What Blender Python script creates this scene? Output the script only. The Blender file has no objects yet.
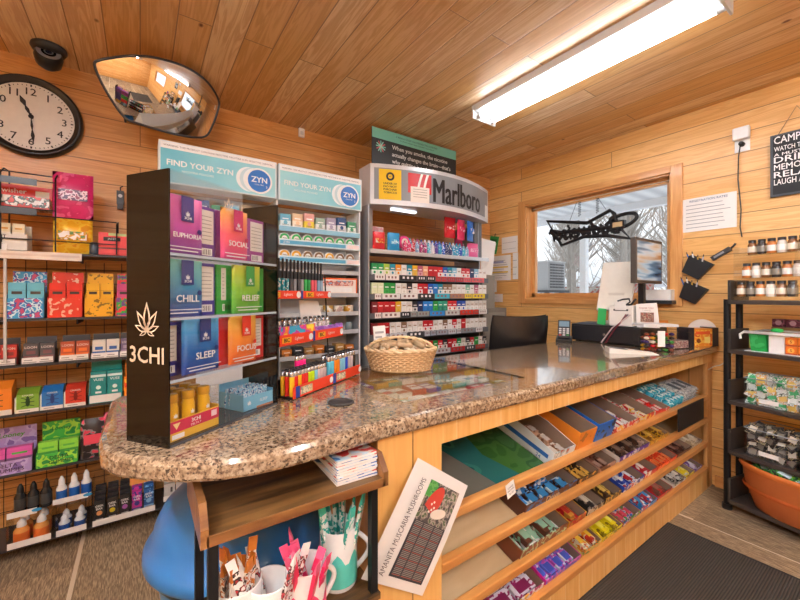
import bpy, bmesh, math, random
from mathutils import Vector, Matrix
random.seed(11)
SC = bpy.context.scene
COL = SC.collection
PI = math.pi
# ---------------------------------------------------------------- place measurements (metres)
EYE, F, HZ = 1.24, 371.0, 295.0
SY, CY = math.sin(math.radians(35)), math.cos(math.radians(35))
YA, XB, CEIL = 2.70, 3.065, 2.48          # back wall, right wall, ceiling
XD, YC = -2.3, -2.6
CT = .915                                  # counter top
def ray(u, v=HZ):
    a = (u-400)/F
    return Vector((SY+CY*a, CY-SY*a, (HZ-v)/F))
def onY(u, v, Y):
    r = ray(u, v); t = Y/r.y; return Vector((r.x*t, Y, EYE+r.z*t))
def onX(u, v, X):
    r = ray(u, v); t = X/r.x; return Vector((X, r.y*t, EYE+r.z*t))
def onZ(u, v, Z):
    r = ray(u, v); t = (Z-EYE)/r.z; return Vector((r.x*t, r.y*t, Z))
def onPlane(u, v, p, n):
    r = ray(u, v); o = Vector((0, 0, EYE)); t = (p-o).dot(n)/r.dot(n); return o+r*t
# ---------------------------------------------------------------- materials
def lin(c):
    c = c/255.0
    return c/12.92 if c <= .04045 else ((c+.055)/1.055)**2.4
def rgb(h):
    h = h.lstrip('#'); return (lin(int(h[0:2], 16)), lin(int(h[2:4], 16)), lin(int(h[4:6], 16)), 1)
MATS = {}
def newmat(name):
    m = bpy.data.materials.new(name); m.use_nodes = True
    nt = m.node_tree; b = nt.nodes['Principled BSDF']
    return m, nt, b
def M(h, rough=.45, metal=0, coat=0, var=.06, scale=40, bump=0):
    k = (h, rough, metal, coat, var, scale, bump)
    if k in MATS: return MATS[k]
    m, nt, b = newmat('surface_'+h)
    N = nt.nodes; L = nt.links
    c = rgb(h)
    tc = N.new('ShaderNodeTexCoord'); nz = N.new('ShaderNodeTexNoise'); nz.inputs['Scale'].default_value = scale
    nz.inputs['Detail'].default_value = 3
    L.new(tc.outputs['Object'], nz.inputs['Vector'])
    mx = N.new('ShaderNodeMix'); mx.data_type = 'RGBA'
    mx.inputs[6].default_value = tuple(x*(1-var) for x in c[:3])+(1,)
    mx.inputs[7].default_value = tuple(min(1, x*(1+var)) for x in c[:3])+(1,)
    L.new(nz.outputs['Fac'], mx.inputs[0]); L.new(mx.outputs[2], b.inputs['Base Color'])
    b.inputs['Roughness'].default_value = rough; b.inputs['Metallic'].default_value = metal
    b.inputs['Coat Weight'].default_value = coat
    if bump:
        bp = N.new('ShaderNodeBump'); bp.inputs['Strength'].default_value = bump; bp.inputs['Distance'].default_value = .002
        L.new(nz.outputs['Fac'], bp.inputs['Height']); L.new(bp.outputs[0], b.inputs['Normal'])
    MATS[k] = m; return m
def PR(*hs, scale=60, rough=.3, stretch=(1, 1, 1)):
    """busy printed packaging: flat patches of several inks"""
    k = ('PR',)+hs+(scale, rough, stretch)
    if k in MATS: return MATS[k]
    m, nt, b = newmat('print_'+hs[0]); N = nt.nodes; L = nt.links
    tc = N.new('ShaderNodeTexCoord'); mp = N.new('ShaderNodeMapping'); mp.inputs['Scale'].default_value = stretch
    oi = N.new('ShaderNodeObjectInfo'); ad = N.new('ShaderNodeVectorMath'); ad.operation = 'ADD'
    L.new(tc.outputs['Object'], mp.inputs[0]); L.new(mp.outputs[0], ad.inputs[0]); L.new(oi.outputs['Random'], ad.inputs[1])
    nz = N.new('ShaderNodeTexNoise'); nz.inputs['Scale'].default_value = scale; nz.inputs['Detail'].default_value = 1.5
    L.new(ad.outputs[0], nz.inputs['Vector'])
    cr = N.new('ShaderNodeValToRGB'); cr.color_ramp.interpolation = 'CONSTANT'
    el = cr.color_ramp.elements
    n = len(hs); th = {1: [0], 2: [0, .52], 3: [0, .48, .58], 4: [0, .45, .53, .6], 5: [0, .41, .48, .54, .61]}[n]
    while len(el) < n: el.new(.5)
    while len(el) > n: el.remove(el[-1])
    for i, h in enumerate(hs):
        el[i].position = th[i]; el[i].color = rgb(h)
    L.new(nz.outputs['Fac'], cr.inputs[0]); L.new(cr.outputs[0], b.inputs['Base Color'])
    b.inputs['Roughness'].default_value = rough
    MATS[k] = m; return m
def plank_mat(name, along, across, c1, c2, dark, width=.125, length=2.3, rough=.38, knots=True, off=.37, grain=1.0):
    m, nt, b = newmat(name); N = nt.nodes; L = nt.links
    tc = N.new('ShaderNodeTexCoord'); sp = N.new('ShaderNodeSeparateXYZ'); L.new(tc.outputs['Object'], sp.inputs[0])
    cb = N.new('ShaderNodeCombineXYZ'); L.new(sp.outputs[along], cb.inputs[0]); L.new(sp.outputs[across], cb.inputs[1])
    br = N.new('ShaderNodeTexBrick'); br.offset = off; br.offset_frequency = 2; br.squash = 1
    br.inputs['Scale'].default_value = 1; br.inputs['Brick Width'].default_value = length; br.inputs['Row Height'].default_value = width
    br.inputs['Mortar Size'].default_value = .0028; br.inputs['Mortar Smooth'].default_value = .3
    br.inputs['Color1'].default_value = (0, 0, 0, 1); br.inputs['Color2'].default_value = (1, 1, 1, 1); br.inputs['Mortar'].default_value = (.5, .5, .5, 1)
    L.new(cb.outputs[0], br.inputs['Vector'])
    # grain
    sc = N.new('ShaderNodeVectorMath'); sc.operation = 'MULTIPLY'; sc.inputs[1].default_value = (1.1, 16, 1); L.new(cb.outputs[0], sc.inputs[0])
    of = N.new('ShaderNodeVectorMath'); of.operation = 'MULTIPLY_ADD'; L.new(br.outputs['Color'], of.inputs[0]); of.inputs[1].default_value = (37, 11, 23); L.new(sc.outputs[0], of.inputs[2])
    n1 = N.new('ShaderNodeTexNoise'); n1.inputs['Scale'].default_value = 1.6; n1.inputs['Detail'].default_value = 4; n1.inputs['Distortion'].default_value = 1.2
    L.new(of.outputs[0], n1.inputs['Vector'])
    wv = N.new('ShaderNodeMath'); wv.operation = 'MULTIPLY'; wv.inputs[1].default_value = 26; L.new(n1.outputs['Fac'], wv.inputs[0])
    sn = N.new('ShaderNodeMath'); sn.operation = 'SINE'; L.new(wv.outputs[0], sn.inputs[0])
    gr = N.new('ShaderNodeMapRange'); gr.inputs[1].default_value = -1; gr.inputs[2].default_value = 1; gr.inputs[3].default_value = 0; gr.inputs[4].default_value = .5*grain
    L.new(sn.outputs[0], gr.inputs[0])
    ba = N.new('ShaderNodeMix'); ba.data_type = 'RGBA'; ba.inputs[6].default_value = rgb(c1); ba.inputs[7].default_value = rgb(c2)
    L.new(br.outputs['Color'], ba.inputs[0])
    g2 = N.new('ShaderNodeMix'); g2.data_type = 'RGBA'; g2.inputs[7].default_value = rgb(dark)
    L.new(gr.outputs[0], g2.inputs[0]); L.new(ba.outputs[2], g2.inputs[6])
    last = g2.outputs[2]
    if knots:
        ks = N.new('ShaderNodeVectorMath'); ks.operation = 'MULTIPLY'; ks.inputs[1].default_value = (2.6, 4.0, 1); L.new(cb.outputs[0], ks.inputs[0])
        vo = N.new('ShaderNodeTexVoronoi'); vo.inputs['Scale'].default_value = 1.15; L.new(ks.outputs[0], vo.inputs['Vector'])
        kr = N.new('ShaderNodeValToRGB'); e = kr.color_ramp.elements
        e[0].position = .03; e[0].color = (1, 1, 1, 1); e[1].position = .062; e[1].color = (0, 0, 0, 1)
        L.new(vo.outputs['Distance'], kr.inputs[0])
        k2 = N.new('ShaderNodeMix'); k2.data_type = 'RGBA'; k2.inputs[7].default_value = rgb('#6a3614')
        L.new(kr.outputs[0], k2.inputs[0]); L.new(last, k2.inputs[6]); last = k2.outputs[2]
    mo = N.new('ShaderNodeMix'); mo.data_type = 'RGBA'; mo.inputs[7].default_value = rgb('#7a4a20')
    mf = N.new('ShaderNodeMath'); mf.operation = 'MULTIPLY'; mf.inputs[1].default_value = .75; L.new(br.outputs['Fac'], mf.inputs[0])
    L.new(mf.outputs[0], mo.inputs[0]); L.new(last, mo.inputs[6]); L.new(mo.outputs[2], b.inputs['Base Color'])
    bp = N.new('ShaderNodeBump'); bp.invert = True; bp.inputs['Strength'].default_value = .5; bp.inputs['Distance'].default_value = .004
    L.new(br.outputs['Fac'], bp.inputs['Height']); L.new(bp.outputs[0], b.inputs['Normal'])
    b.inputs['Roughness'].default_value = rough
    b.inputs['Coat Weight'].default_value = .12; b.inputs['Coat Roughness'].default_value = .25
    return m
def glass_mat(name='clear_glass', tint=(1, 1, 1, 1), gl=.08, rough=.02):
    m = bpy.data.materials.new(name); m.use_nodes = True; nt = m.node_tree; N = nt.nodes; L = nt.links
    for n in list(N): N.remove(n)
    o = N.new('ShaderNodeOutputMaterial'); t = N.new('ShaderNodeBsdfTransparent'); g = N.new('ShaderNodeBsdfGlossy')
    t.inputs[0].default_value = tint; g.inputs['Roughness'].default_value = rough
    lw = N.new('ShaderNodeLayerWeight'); lw.inputs['Blend'].default_value = .5; pw_ = N.new('ShaderNodeMath'); pw_.operation = 'POWER'; pw_.inputs[1].default_value = 4.5; L.new(lw.outputs['Facing'], pw_.inputs[0])
    ad = N.new('ShaderNodeMath'); ad.operation = 'MULTIPLY_ADD'; ad.inputs[1].default_value = .8; ad.inputs[2].default_value = gl*.4; ad.use_clamp = True
    L.new(pw_.outputs[0], ad.inputs[0])
    mx = N.new('ShaderNodeMixShader'); L.new(ad.outputs[0], mx.inputs[0]); L.new(t.outputs[0], mx.inputs[1]); L.new(g.outputs[0], mx.inputs[2]); L.new(mx.outputs[0], o.inputs[0])
    return m
def emis(name, h, s):
    m, nt, b = newmat(name); b.inputs['Base Color'].default_value = rgb(h)
    b.inputs['Emission Color'].default_value = rgb(h); b.inputs['Emission Strength'].default_value = s
    return m
def granite():
    m, nt, b = newmat('speckled_laminate'); N = nt.nodes; L = nt.links
    tc = N.new('ShaderNodeTexCoord')
    n1 = N.new('ShaderNodeTexNoise'); n1.inputs['Scale'].default_value = 85; n1.inputs['Detail'].default_value = 6; n1.inputs['Roughness'].default_value = .62
    n2 = N.new('ShaderNodeTexNoise'); n2.inputs['Scale'].default_value = 150; n2.inputs['Detail'].default_value = 5
    n3 = N.new('ShaderNodeTexNoise'); n3.inputs['Scale'].default_value = 9; n3.inputs['Detail'].default_value = 3
    for n in (n1, n2, n3): L.new(tc.outputs['Object'], n.inputs['Vector'])
    r1 = N.new('ShaderNodeValToRGB'); e = r1.color_ramp.elements
    e[0].position = .36; e[0].color = rgb('#5c4534'); e[1].position = .66; e[1].color = rgb('#c4b298')
    a = e.new(.45); a.color = rgb('#8c745c'); a = e.new(.53); a.color = rgb('#ab9378')
    L.new(n1.outputs['Fac'], r1.inputs[0])
    r2 = N.new('ShaderNodeValToRGB'); e = r2.color_ramp.elements
    e[0].position = .38; e[0].color = (1, 1, 1, 1); e[1].position = .45; e[1].color = (0, 0, 0, 1)
    L.new(n2.outputs['Fac'], r2.inputs[0])
    mx = N.new('ShaderNodeMix'); mx.data_type = 'RGBA'; mx.inputs[7].default_value = rgb('#40332a'); L.new(r2.outputs[0], mx.inputs[0]); L.new(r1.outputs[0], mx.inputs[6])
    r3 = N.new('ShaderNodeValToRGB'); e = r3.color_ramp.elements
    e[0].position = .42; e[0].color = (0, 0, 0, 1); e[1].position = .62; e[1].color = (.35, .35, .35, 1)
    L.new(n3.outputs['Fac'], r3.inputs[0])
    m2 = N.new('ShaderNodeMix'); m2.data_type = 'RGBA'; m2.inputs[7].default_value = rgb('#9a8066'); L.new(r3.outputs[0], m2.inputs[0]); L.new(mx.outputs[2], m2.inputs[6])
    L.new(m2.outputs[2], b.inputs['Base Color'])
    b.inputs['Roughness'].default_value = .16; b.inputs['Coat Weight'].default_value = .9; b.inputs['Coat Roughness'].default_value = .05
    return m
def carpet():
    m, nt, b = newmat('carpet_tiles'); N = nt.nodes; L = nt.links
    tc = N.new('ShaderNodeTexCoord'); sp = N.new('ShaderNodeSeparateXYZ'); L.new(tc.outputs['Object'], sp.inputs[0])
    br = N.new('ShaderNodeTexBrick'); br.offset = .5; br.inputs['Scale'].default_value = 1; br.inputs['Brick Width'].default_value = .5; br.inputs['Row Height'].default_value = .25
    br.inputs['Mortar Size'].default_value = 0.0; br.inputs['Color1'].default_value = (0, 0, 0, 1); br.inputs['Color2'].default_value = (1, 1, 1, 1)
    rt = N.new('ShaderNodeCombineXYZ'); L.new(sp.outputs[1], rt.inputs[0]); L.new(sp.outputs[0], rt.inputs[1]); L.new(rt.outputs[0], br.inputs['Vector'])
    # ribs along y
    sc = N.new('ShaderNodeVectorMath'); sc.operation = 'MULTIPLY'; sc.inputs[1].default_value = (150, 16, 1); L.new(tc.outputs['Object'], sc.inputs[0])
    of = N.new('ShaderNodeVectorMath'); of.operation = 'MULTIPLY_ADD'; L.new(br.outputs['Color'], of.inputs[0]); of.inputs[1].default_value = (9, 17, 5); L.new(sc.outputs[0], of.inputs[2])
    n1 = N.new('ShaderNodeTexNoise'); n1.inputs['Scale'].default_value = 1.7; n1.inputs['Detail'].default_value = 4; L.new(of.outputs[0], n1.inputs['Vector'])
    r = N.new('ShaderNodeValToRGB'); e = r.color_ramp.elements
    e[0].position = .33; e[0].color = rgb('#75614a'); e[1].position = .72; e[1].color = rgb('#cbb08a'); a = e.new(.52); a.color = rgb('#9c8668')
    L.new(n1.outputs['Fac'], r.inputs[0])
    # pale accent stripes on some tiles
    wa = N.new('ShaderNodeMath'); wa.operation = 'FRACT'; dv = N.new('ShaderNodeMath'); dv.operation = 'MULTIPLY_ADD'; dv.inputs[1].default_value = 1/.548; dv.inputs[2].default_value = .452
    L.new(sp.outputs[0], dv.inputs[0]); L.new(dv.outputs[0], wa.inputs[0])
    lt = N.new('ShaderNodeMath'); lt.operation = 'LESS_THAN'; lt.inputs[1].default_value = .03; L.new(wa.outputs[0], lt.inputs[0])
    gt = N.new('ShaderNodeMath'); gt.operation = 'GREATER_THAN'; gt.inputs[1].default_value = .5; L.new(br.outputs['Color'], gt.inputs[0])
    ml = N.new('ShaderNodeMath'); ml.operation = 'MULTIPLY'; L.new(lt.outputs[0], ml.inputs[0]); L.new(gt.outputs[0], ml.inputs[1])
    mx = N.new('ShaderNodeMix'); mx.data_type = 'RGBA'; mx.inputs[7].default_value = rgb('#ddcbb0'); L.new(ml.outputs[0], mx.inputs[0]); L.new(r.outputs[0], mx.inputs[6])
    dk = N.new('ShaderNodeMix'); dk.data_type = 'RGBA'; dk.blend_type = 'MULTIPLY'
    mr = N.new('ShaderNodeMapRange'); mr.inputs[3].default_value = .74; mr.inputs[4].default_value = 1.12; L.new(br.outputs['Color'], mr.inputs[0])
    dk.inputs[0].default_value = 1; L.new(mx.outputs[2], dk.inputs[6]); L.new(mr.outputs[0], dk.inputs[7]); L.new(dk.outputs[2], b.inputs['Base Color'])
    n2 = N.new('ShaderNodeTexNoise'); n2.inputs['Scale'].default_value = 260; L.new(tc.outputs['Object'], n2.inputs['Vector'])
    bp = N.new('ShaderNodeBump'); bp.inputs['Strength'].default_value = .8; bp.inputs['Distance'].default_value = .004; L.new(n2.outputs['Fac'], bp.inputs['Height']); L.new(bp.outputs[0], b.inputs['Normal'])
    b.inputs['Roughness'].default_value = .95
    return m
def wave_mat(name, c1, c2, freq, axis='X', rough=.8, bump=.5, dist=0.0):
    m, nt, b = newmat(name); N = nt.nodes; L = nt.links
    tc = N.new('ShaderNodeTexCoord'); w = N.new('ShaderNodeTexWave'); w.bands_direction = axis; w.inputs['Scale'].default_value = freq; w.inputs['Distortion'].default_value = dist
    L.new(tc.outputs['Object'], w.inputs['Vector'])
    mx = N.new('ShaderNodeMix'); mx.data_type = 'RGBA'; mx.inputs[6].default_value = rgb(c1); mx.inputs[7].default_value = rgb(c2)
    L.new(w.outputs['Fac'], mx.inputs[0]); L.new(mx.outputs[2], b.inputs['Base Color']); b.inputs['Roughness'].default_value = rough
    bp = N.new('ShaderNodeBump'); bp.inputs['Strength'].default_value = bump; bp.inputs['Distance'].default_value = .003; L.new(w.outputs['Fac'], bp.inputs['Height']); L.new(bp.outputs[0], b.inputs['Normal'])
    return m
def grad_mat(name, axis, lo, hi, cols, rough=.35):
    m, nt, b = newmat(name); N = nt.nodes; L = nt.links
    tc = N.new('ShaderNodeTexCoord'); sp = N.new('ShaderNodeSeparateXYZ'); L.new(tc.outputs['Object'], sp.inputs[0])
    nz = N.new('ShaderNodeTexNoise'); nz.inputs['Scale'].default_value = 14; L.new(tc.outputs['Object'], nz.inputs['Vector'])
    mr = N.new('ShaderNodeMapRange'); mr.inputs[1].default_value = lo; mr.inputs[2].default_value = hi; L.new(sp.outputs[axis], mr.inputs[0])
    ad = N.new('ShaderNodeMath'); ad.operation = 'MULTIPLY_ADD'; ad.inputs[1].default_value = .25; ad.inputs[2].default_value = -.125; L.new(nz.outputs['Fac'], ad.inputs[0])
    a2 = N.new('ShaderNodeMath'); L.new(ad.outputs[0], a2.inputs[0]); L.new(mr.outputs[0], a2.inputs[1])
    cr = N.new('ShaderNodeValToRGB'); el = cr.color_ramp.elements
    while len(el) < len(cols): el.new(.5)
    for i, h in enumerate(cols): el[i].position = i/(len(cols)-1); el[i].color = rgb(h)
    L.new(a2.outputs[0], cr.inputs[0]); L.new(cr.outputs[0], b.inputs['Base Color']); b.inputs['Roughness'].default_value = rough
    return m
PINE_A = plank_mat('pine_boards_back', 0, 2, '#dfa35e', '#ecb878', '#c2803c')
PINE_B = plank_mat('pine_boards_right', 1, 2, '#e8b46c', '#f2c785', '#cf9248')
PINE_C = plank_mat('pine_boards_ceiling', 1, 0, '#dfae6c', '#fbe4bc', '#c08440', width=.137, length=1.9)
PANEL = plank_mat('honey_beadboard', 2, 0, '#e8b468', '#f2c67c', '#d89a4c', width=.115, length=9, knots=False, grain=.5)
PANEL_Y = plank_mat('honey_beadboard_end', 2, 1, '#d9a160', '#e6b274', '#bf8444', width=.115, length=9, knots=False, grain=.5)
def soft_wood(name, c1, c2, ax, stretch=14, rough=.35):
    m, nt, b = newmat(name); N = nt.nodes; L = nt.links
    tc = N.new('ShaderNodeTexCoord'); mp = N.new('ShaderNodeMapping'); s = [stretch]*3; s[ax] = 1.2; mp.inputs['Scale'].default_value = s
    L.new(tc.outputs['Object'], mp.inputs[0]); nz = N.new('ShaderNodeTexNoise'); nz.inputs['Scale'].default_value = 2.2; nz.inputs['Detail'].default_value = 5; nz.inputs['Distortion'].default_value = 1
    L.new(mp.outputs[0], nz.inputs['Vector']); cr = N.new('ShaderNodeValToRGB'); e = cr.color_ramp.elements
    e[0].position = .35; e[0].color = rgb(c1); e[1].position = .65; e[1].color = rgb(c2); L.new(nz.outputs['Fac'], cr.inputs[0]); L.new(cr.outputs[0], b.inputs['Base Color'])
    b.inputs['Roughness'].default_value = rough; b.inputs['Coat Weight'].default_value = .15
    return m
RAIL = soft_wood('honey_oak_rail', '#c98846', '#e0a560', 0)
TRIMW = soft_wood('honey_oak_trim_upright', '#cf9050', '#e3ab6a', 2)
TRIMB = soft_wood('honey_board', '#dea658', '#eec07a', 2)
TRIMH = soft_wood('honey_oak_trim_level', '#c98a4a', '#dfa564', 1)
PLY = soft_wood('birch_ply', '#d8b98c', '#e3c79c', 0, 5, .5)
RUST = soft_wood('rustic_brown_board', '#35210f', '#7e5a32', 0, 12, .35)
RUSTE = soft_wood('rustic_brown_edge', '#6e4524', '#9a6a3c', 0, 9, .3)
GRAN = granite(); CARP = carpet()
GLASS = glass_mat(); ACRY = glass_mat('clear_acrylic', (.97, .98, .99, 1), .06, .03); COUNTGLASS = glass_mat('counter_glass', (.93, .95, .93, 1), .10, .02)
BLK = M('#17171a', .35); BLKG = M('#060607', .07, coat=0); BMET = M('#24262a', .4, .6); DKG = M('#3c3e42', .5); GREY = M('#8d9196', .45); SILV = M('#b9bdc2', .25, .9)
WHT = M('#f2f2f0', .4); OFFW = M('#e8e4da', .5); PAPER = M('#efeeea', .7, var=.02); CARD = M('#a07a52', .8); CARDD = M('#8c7564', .8)
INK = M('#26262a', .6); WIRE = M('#1d1c1e', .4, .5)
# ---------------------------------------------------------------- mesh builder
GL = {}
def glyphs(s, bold=0.0, font_shear=0.0):
    bold = 0.0
    k = (s, bold, font_shear)
    if k in GL: return GL[k]
    c = bpy.data.curves.new('t', 'FONT'); c.body = s; c.size = 1; c.offset = bold; c.shear = font_shear; c.resolution_u = 2
    c.align_x = 'CENTER'; c.align_y = 'CENTER'
    o = bpy.data.objects.new('t', c)
    me = o.to_mesh(); bm = bmesh.new(); bm.from_mesh(me); bmesh.ops.triangulate(bm, faces=bm.faces[:]); bm.to_mesh(me); bm.free()
    vs = [v.co.copy() for v in me.vertices]; fs = [tuple(p.vertices) for p in me.polygons]
    o.to_mesh_clear(); bpy.data.objects.remove(o); bpy.data.curves.remove(c)
    if vs:
        x0 = min(v.x for v in vs); x1 = max(v.x for v in vs); y0 = min(v.y for v in vs); y1 = max(v.y for v in vs)
        vs = [Vector((v.x-(x0+x1)/2, v.y-(y0+y1)/2, 0)) for v in vs]
    else: x0 = x1 = y0 = y1 = 0
    GL[k] = (vs, fs, max(1e-6, x1-x0), max(1e-6, y1-y0)); return GL[k]
class MB:
    def __init__(s, T=None):
        s.v = []; s.f = []; s.m = []; s.mats = []; s.sm = []; s.T = T or Matrix.Identity(4)
    def mi(s, mat):
        if mat not in s.mats: s.mats.append(mat)
        return s.mats.index(mat)
    def add(s, vs, fs, mat, smooth=False):
        b = len(s.v); s.v += [s.T @ Vector(p) for p in vs]; i = s.mi(mat)
        for f in fs: s.f.append(tuple(b+q for q in f)); s.m.append(i); s.sm.append(smooth)
        return s
    def box(s, x0, x1, y0, y1, z0, z1, mat):
        vs = [(x, y, z) for z in (z0, z1) for y in (y0, y1) for x in (x0, x1)]
        return s.add(vs, [(0, 2, 3, 1), (4, 5, 7, 6), (0, 1, 5, 4), (2, 6, 7, 3), (0, 4, 6, 2), (1, 3, 7, 5)], mat)
    def quad(s, a, b, c, d, mat): return s.add([a, b, c, d], [(0, 1, 2, 3)], mat)
    def fr(s, x0, x1, z0, z1, y, mat):      # rectangle printed on a front (facing -y)
        return s.add([(x0, y, z0), (x1, y, z0), (x1, y, z1), (x0, y, z1)], [(0, 1, 2, 3)], mat)
    def prism(s, poly, z0, z1, mat, smooth=False):
        n = len(poly); vs = [(p[0], p[1], z0) for p in poly]+[(p[0], p[1], z1) for p in poly]
        s.add(vs, [tuple(reversed(range(n))), tuple(range(n, 2*n))], mat)
        return s.add(vs, [(i, (i+1) % n, n+(i+1) % n, n+i) for i in range(n)], mat, smooth)
    def ring(s, a, b, mat, close=True, smooth=True):
        n = len(a); r = n if close else n-1
        return s.add(list(a)+list(b), [(i, (i+1) % n, n+(i+1) % n, n+i) for i in range(r)], mat, smooth)
    def lathe(s, prof, mat, seg=16, c=(0, 0, 0), sx=1, sy=1, smooth=True, cap=True):
        rings = []
        for r, z in prof: rings.append([(c[0]+r*sx*math.cos(2*PI*i/seg), c[1]+r*sy*math.sin(2*PI*i/seg), c[2]+z) for i in range(seg)])
        vs = [p for q in rings for p in q]; fs = []
        for k in range(len(rings)-1):
            for i in range(seg):
                j = (i+1) % seg; fs.append((k*seg+i, k*seg+j, (k+1)*seg+j, (k+1)*seg+i))
        s.add(vs, fs, mat, smooth)
        if cap:
            if prof[0][0] > 1e-5: s.add(rings[0], [tuple(reversed(range(seg)))], mat)
            if prof[-1][0] > 1e-5: s.add(rings[-1], [tuple(range(seg))], mat)
        return s
    def tube(s, pts, r, mat, seg=8, closed=False, cap=True):
        pts = [Vector(p) for p in pts]; n = len(pts); rings = []; up = Vector((0, 0, 1)); prev = None
        rr = r if isinstance(r, (list, tuple)) else [r]*n
        for i, p in enumerate(pts):
            if closed: d = (pts[(i+1) % n]-pts[i-1])
            else: d = pts[min(i+1, n-1)]-pts[max(i-1, 0)]
            if d.length < 1e-9: d = Vector((0, 0, 1))
            d.normalize()
            if prev is None: a = d.cross(up); a = a if a.length > .05 else d.cross(Vector((1, 0, 0)))
            else: a = prev-d*prev.dot(d)
            if a.length < 1e-6: a = d.cross(Vector((1, .3, 0)))
            a.normalize(); prev = a; b = d.cross(a)
            rings.append([p+(a*math.cos(2*PI*k/seg)+b*math.sin(2*PI*k/seg))*rr[i] for k in range(seg)])
        vs = [q for g in rings for q in g]; fs = []
        m = n if closed else n-1
        for k in range(m):
            k2 = (k+1) % n
            for i in range(seg):
                j = (i+1) % seg; fs.append((k*seg+i, k*seg+j, k2*seg+j, k2*seg+i))
        s.add(vs, fs, mat, seg > 4)
        if cap and not closed: s.add(rings[0], [tuple(reversed(range(seg)))], mat); s.add(rings[-1], [tuple(range(seg))], mat)
        return s
    def text(s, st, c, w, h, mat, u=(1, 0, 0), v=(0, 0, 1), bold=0.0, keep=True, shear=0.0, align=0):
        """lettering centred on c, fitted into w x h, along unit vectors u, v"""
        vs, fs, tw, th = glyphs(st, bold, shear)
        if not vs: return s
        if keep: k = min(w/tw, h/th); kx = ky = k
        else: kx, ky = w/tw, h/th
        u = Vector(u); v = Vector(v); c = Vector(c)
        if align == -1: c = c+u*(tw*kx/2)
        nn = u.cross(v)
        for q, (dx, dy) in enumerate(((0, 0),) if not bold else ((0, bold*.5), (0, -bold*.5), (-bold*.6, 0), (bold*.6, 0))):
            s.add([c+u*((p.x+dx)*kx)+v*((p.y+dy)*ky)+nn*(q*.00022) for p in vs], fs, mat)
        return s
    def disc(s, c, r, mat, u=(1, 0, 0), v=(0, 0, 1), seg=20, ry=None):
        c = Vector(c); u = Vector(u); v = Vector(v); ry = ry or r
        return s.add([c+u*(r*math.cos(2*PI*i/seg))+v*(ry*math.sin(2*PI*i/seg)) for i in range(seg)], [tuple(range(seg))], mat)
    def annulus(s, c, r0, r1, mat, u=(1, 0, 0), v=(0, 0, 1), seg=32):
        c = Vector(c); u = Vector(u); v = Vector(v)
        A = [c+u*(r0*math.cos(2*PI*i/seg))+v*(r0*math.sin(2*PI*i/seg)) for i in range(seg)]
        B = [c+u*(r1*math.cos(2*PI*i/seg))+v*(r1*math.sin(2*PI*i/seg)) for i in range(seg)]
        return s.ring(B, A, mat, smooth=False)
    def leaf(s, c, k, mat, u=(1, 0, 0), v=(0, 0, 1), line=False):
        """seven-petal leaf emblem"""
        c = Vector(c); u = Vector(u); v = Vector(v)
        for a, l in ((90, 1.0), (55, .85), (125, .85), (20, .62), (160, .62), (-20, .38), (200, .38)):
            a = math.radians(a); d = u*math.cos(a)+v*math.sin(a); e = u*-math.sin(a)+v*math.cos(a)
            out = [(0, 0), (.3, .16), (.6, .15), (1, 0), (.6, -.15), (.3, -.16)]
            P = [c+d*(x*l*k)+e*(y*l*k) for x, y in out]
            if line:
                q = [c+d*((.5+(x-.5)*.66)*l*k)+e*(y*.55*l*k) for x, y in out]
                s.ring(P, q, mat, smooth=False)
            else: s.add(P, [tuple(range(6))], mat)
        return s
    def mesh(s, name='mesh'):
        me = bpy.data.meshes.new(name); me.from_pydata([tuple(p) for p in s.v], [], s.f)
        for m in s.mats: me.materials.append(m)
        me.polygons.foreach_set('material_index', s.m); me.polygons.foreach_set('use_smooth', s.sm); me.update(); return me
    def build(s, name, parent=None, loc=None, rz=0, rot=None, bevel=0):
        o = bpy.data.objects.new(name, s.mesh(name)); COL.objects.link(o)
        if parent is not None: o.parent = parent
        if loc is not None: o.location = loc
        o.rotation_euler = rot if rot is not None else (0, 0, rz)
        if bevel:
            b = o.modifiers.new('edge', 'BEVEL'); b.width = bevel; b.segments = 2; b.limit_method = 'ANGLE'
        return o
def tag(o, label, cat, group=None, kind=None):
    o['label'] = label; o['category'] = cat
    if group: o['group'] = group
    if kind: o['kind'] = kind
    return o
def thing(name, label, cat, loc=(0, 0, 0), rz=0, group=None, rot=None):
    o = bpy.data.objects.new(name, None); COL.objects.link(o); o.empty_display_size = .05
    o.location = loc; o.rotation_euler = rot if rot is not None else (0, 0, rz)
    return tag(o, label, cat, group)
def one(name, mb, label, cat, loc=None, rz=0, group=None, rot=None, bevel=0):
    return tag(mb.build(name, None, loc, rz, rot, bevel), label, cat, group)
def inst(name, mesh, label, cat, loc, rz=0, group=None, rot=None, scale=None):
    o = bpy.data.objects.new(name, mesh); COL.objects.link(o); o.location = loc
    o.rotation_euler = rot if rot is not None else (0, 0, rz)
    if scale: o.scale = scale
    return tag(o, label, cat, group)
def dup(root, loc, rot, label, group=None):
    r = root.copy(); COL.objects.link(r); r.location = loc; r.rotation_euler = rot; r['label'] = label
    if group: r['group'] = group
    for ch in list(root.children):
        c = ch.copy(); COL.objects.link(c); c.parent = r
        for g in list(ch.children):
            d = g.copy(); COL.objects.link(d); d.parent = c
    return r
def struct(name, mb, bevel=0, loc=None):
    o = mb.build(name, None, loc, bevel=bevel); o['kind'] = 'structure'; return o
ORD = 'first second third fourth fifth sixth seventh eighth ninth tenth eleventh twelfth thirteenth fourteenth fifteenth sixteenth seventeenth eighteenth nineteenth twentieth twenty-first twenty-second twenty-third twenty-fourth twenty-fifth twenty-sixth'.split()
RZB = -PI/2                                  # turns a front towards the room from the right wall
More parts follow.
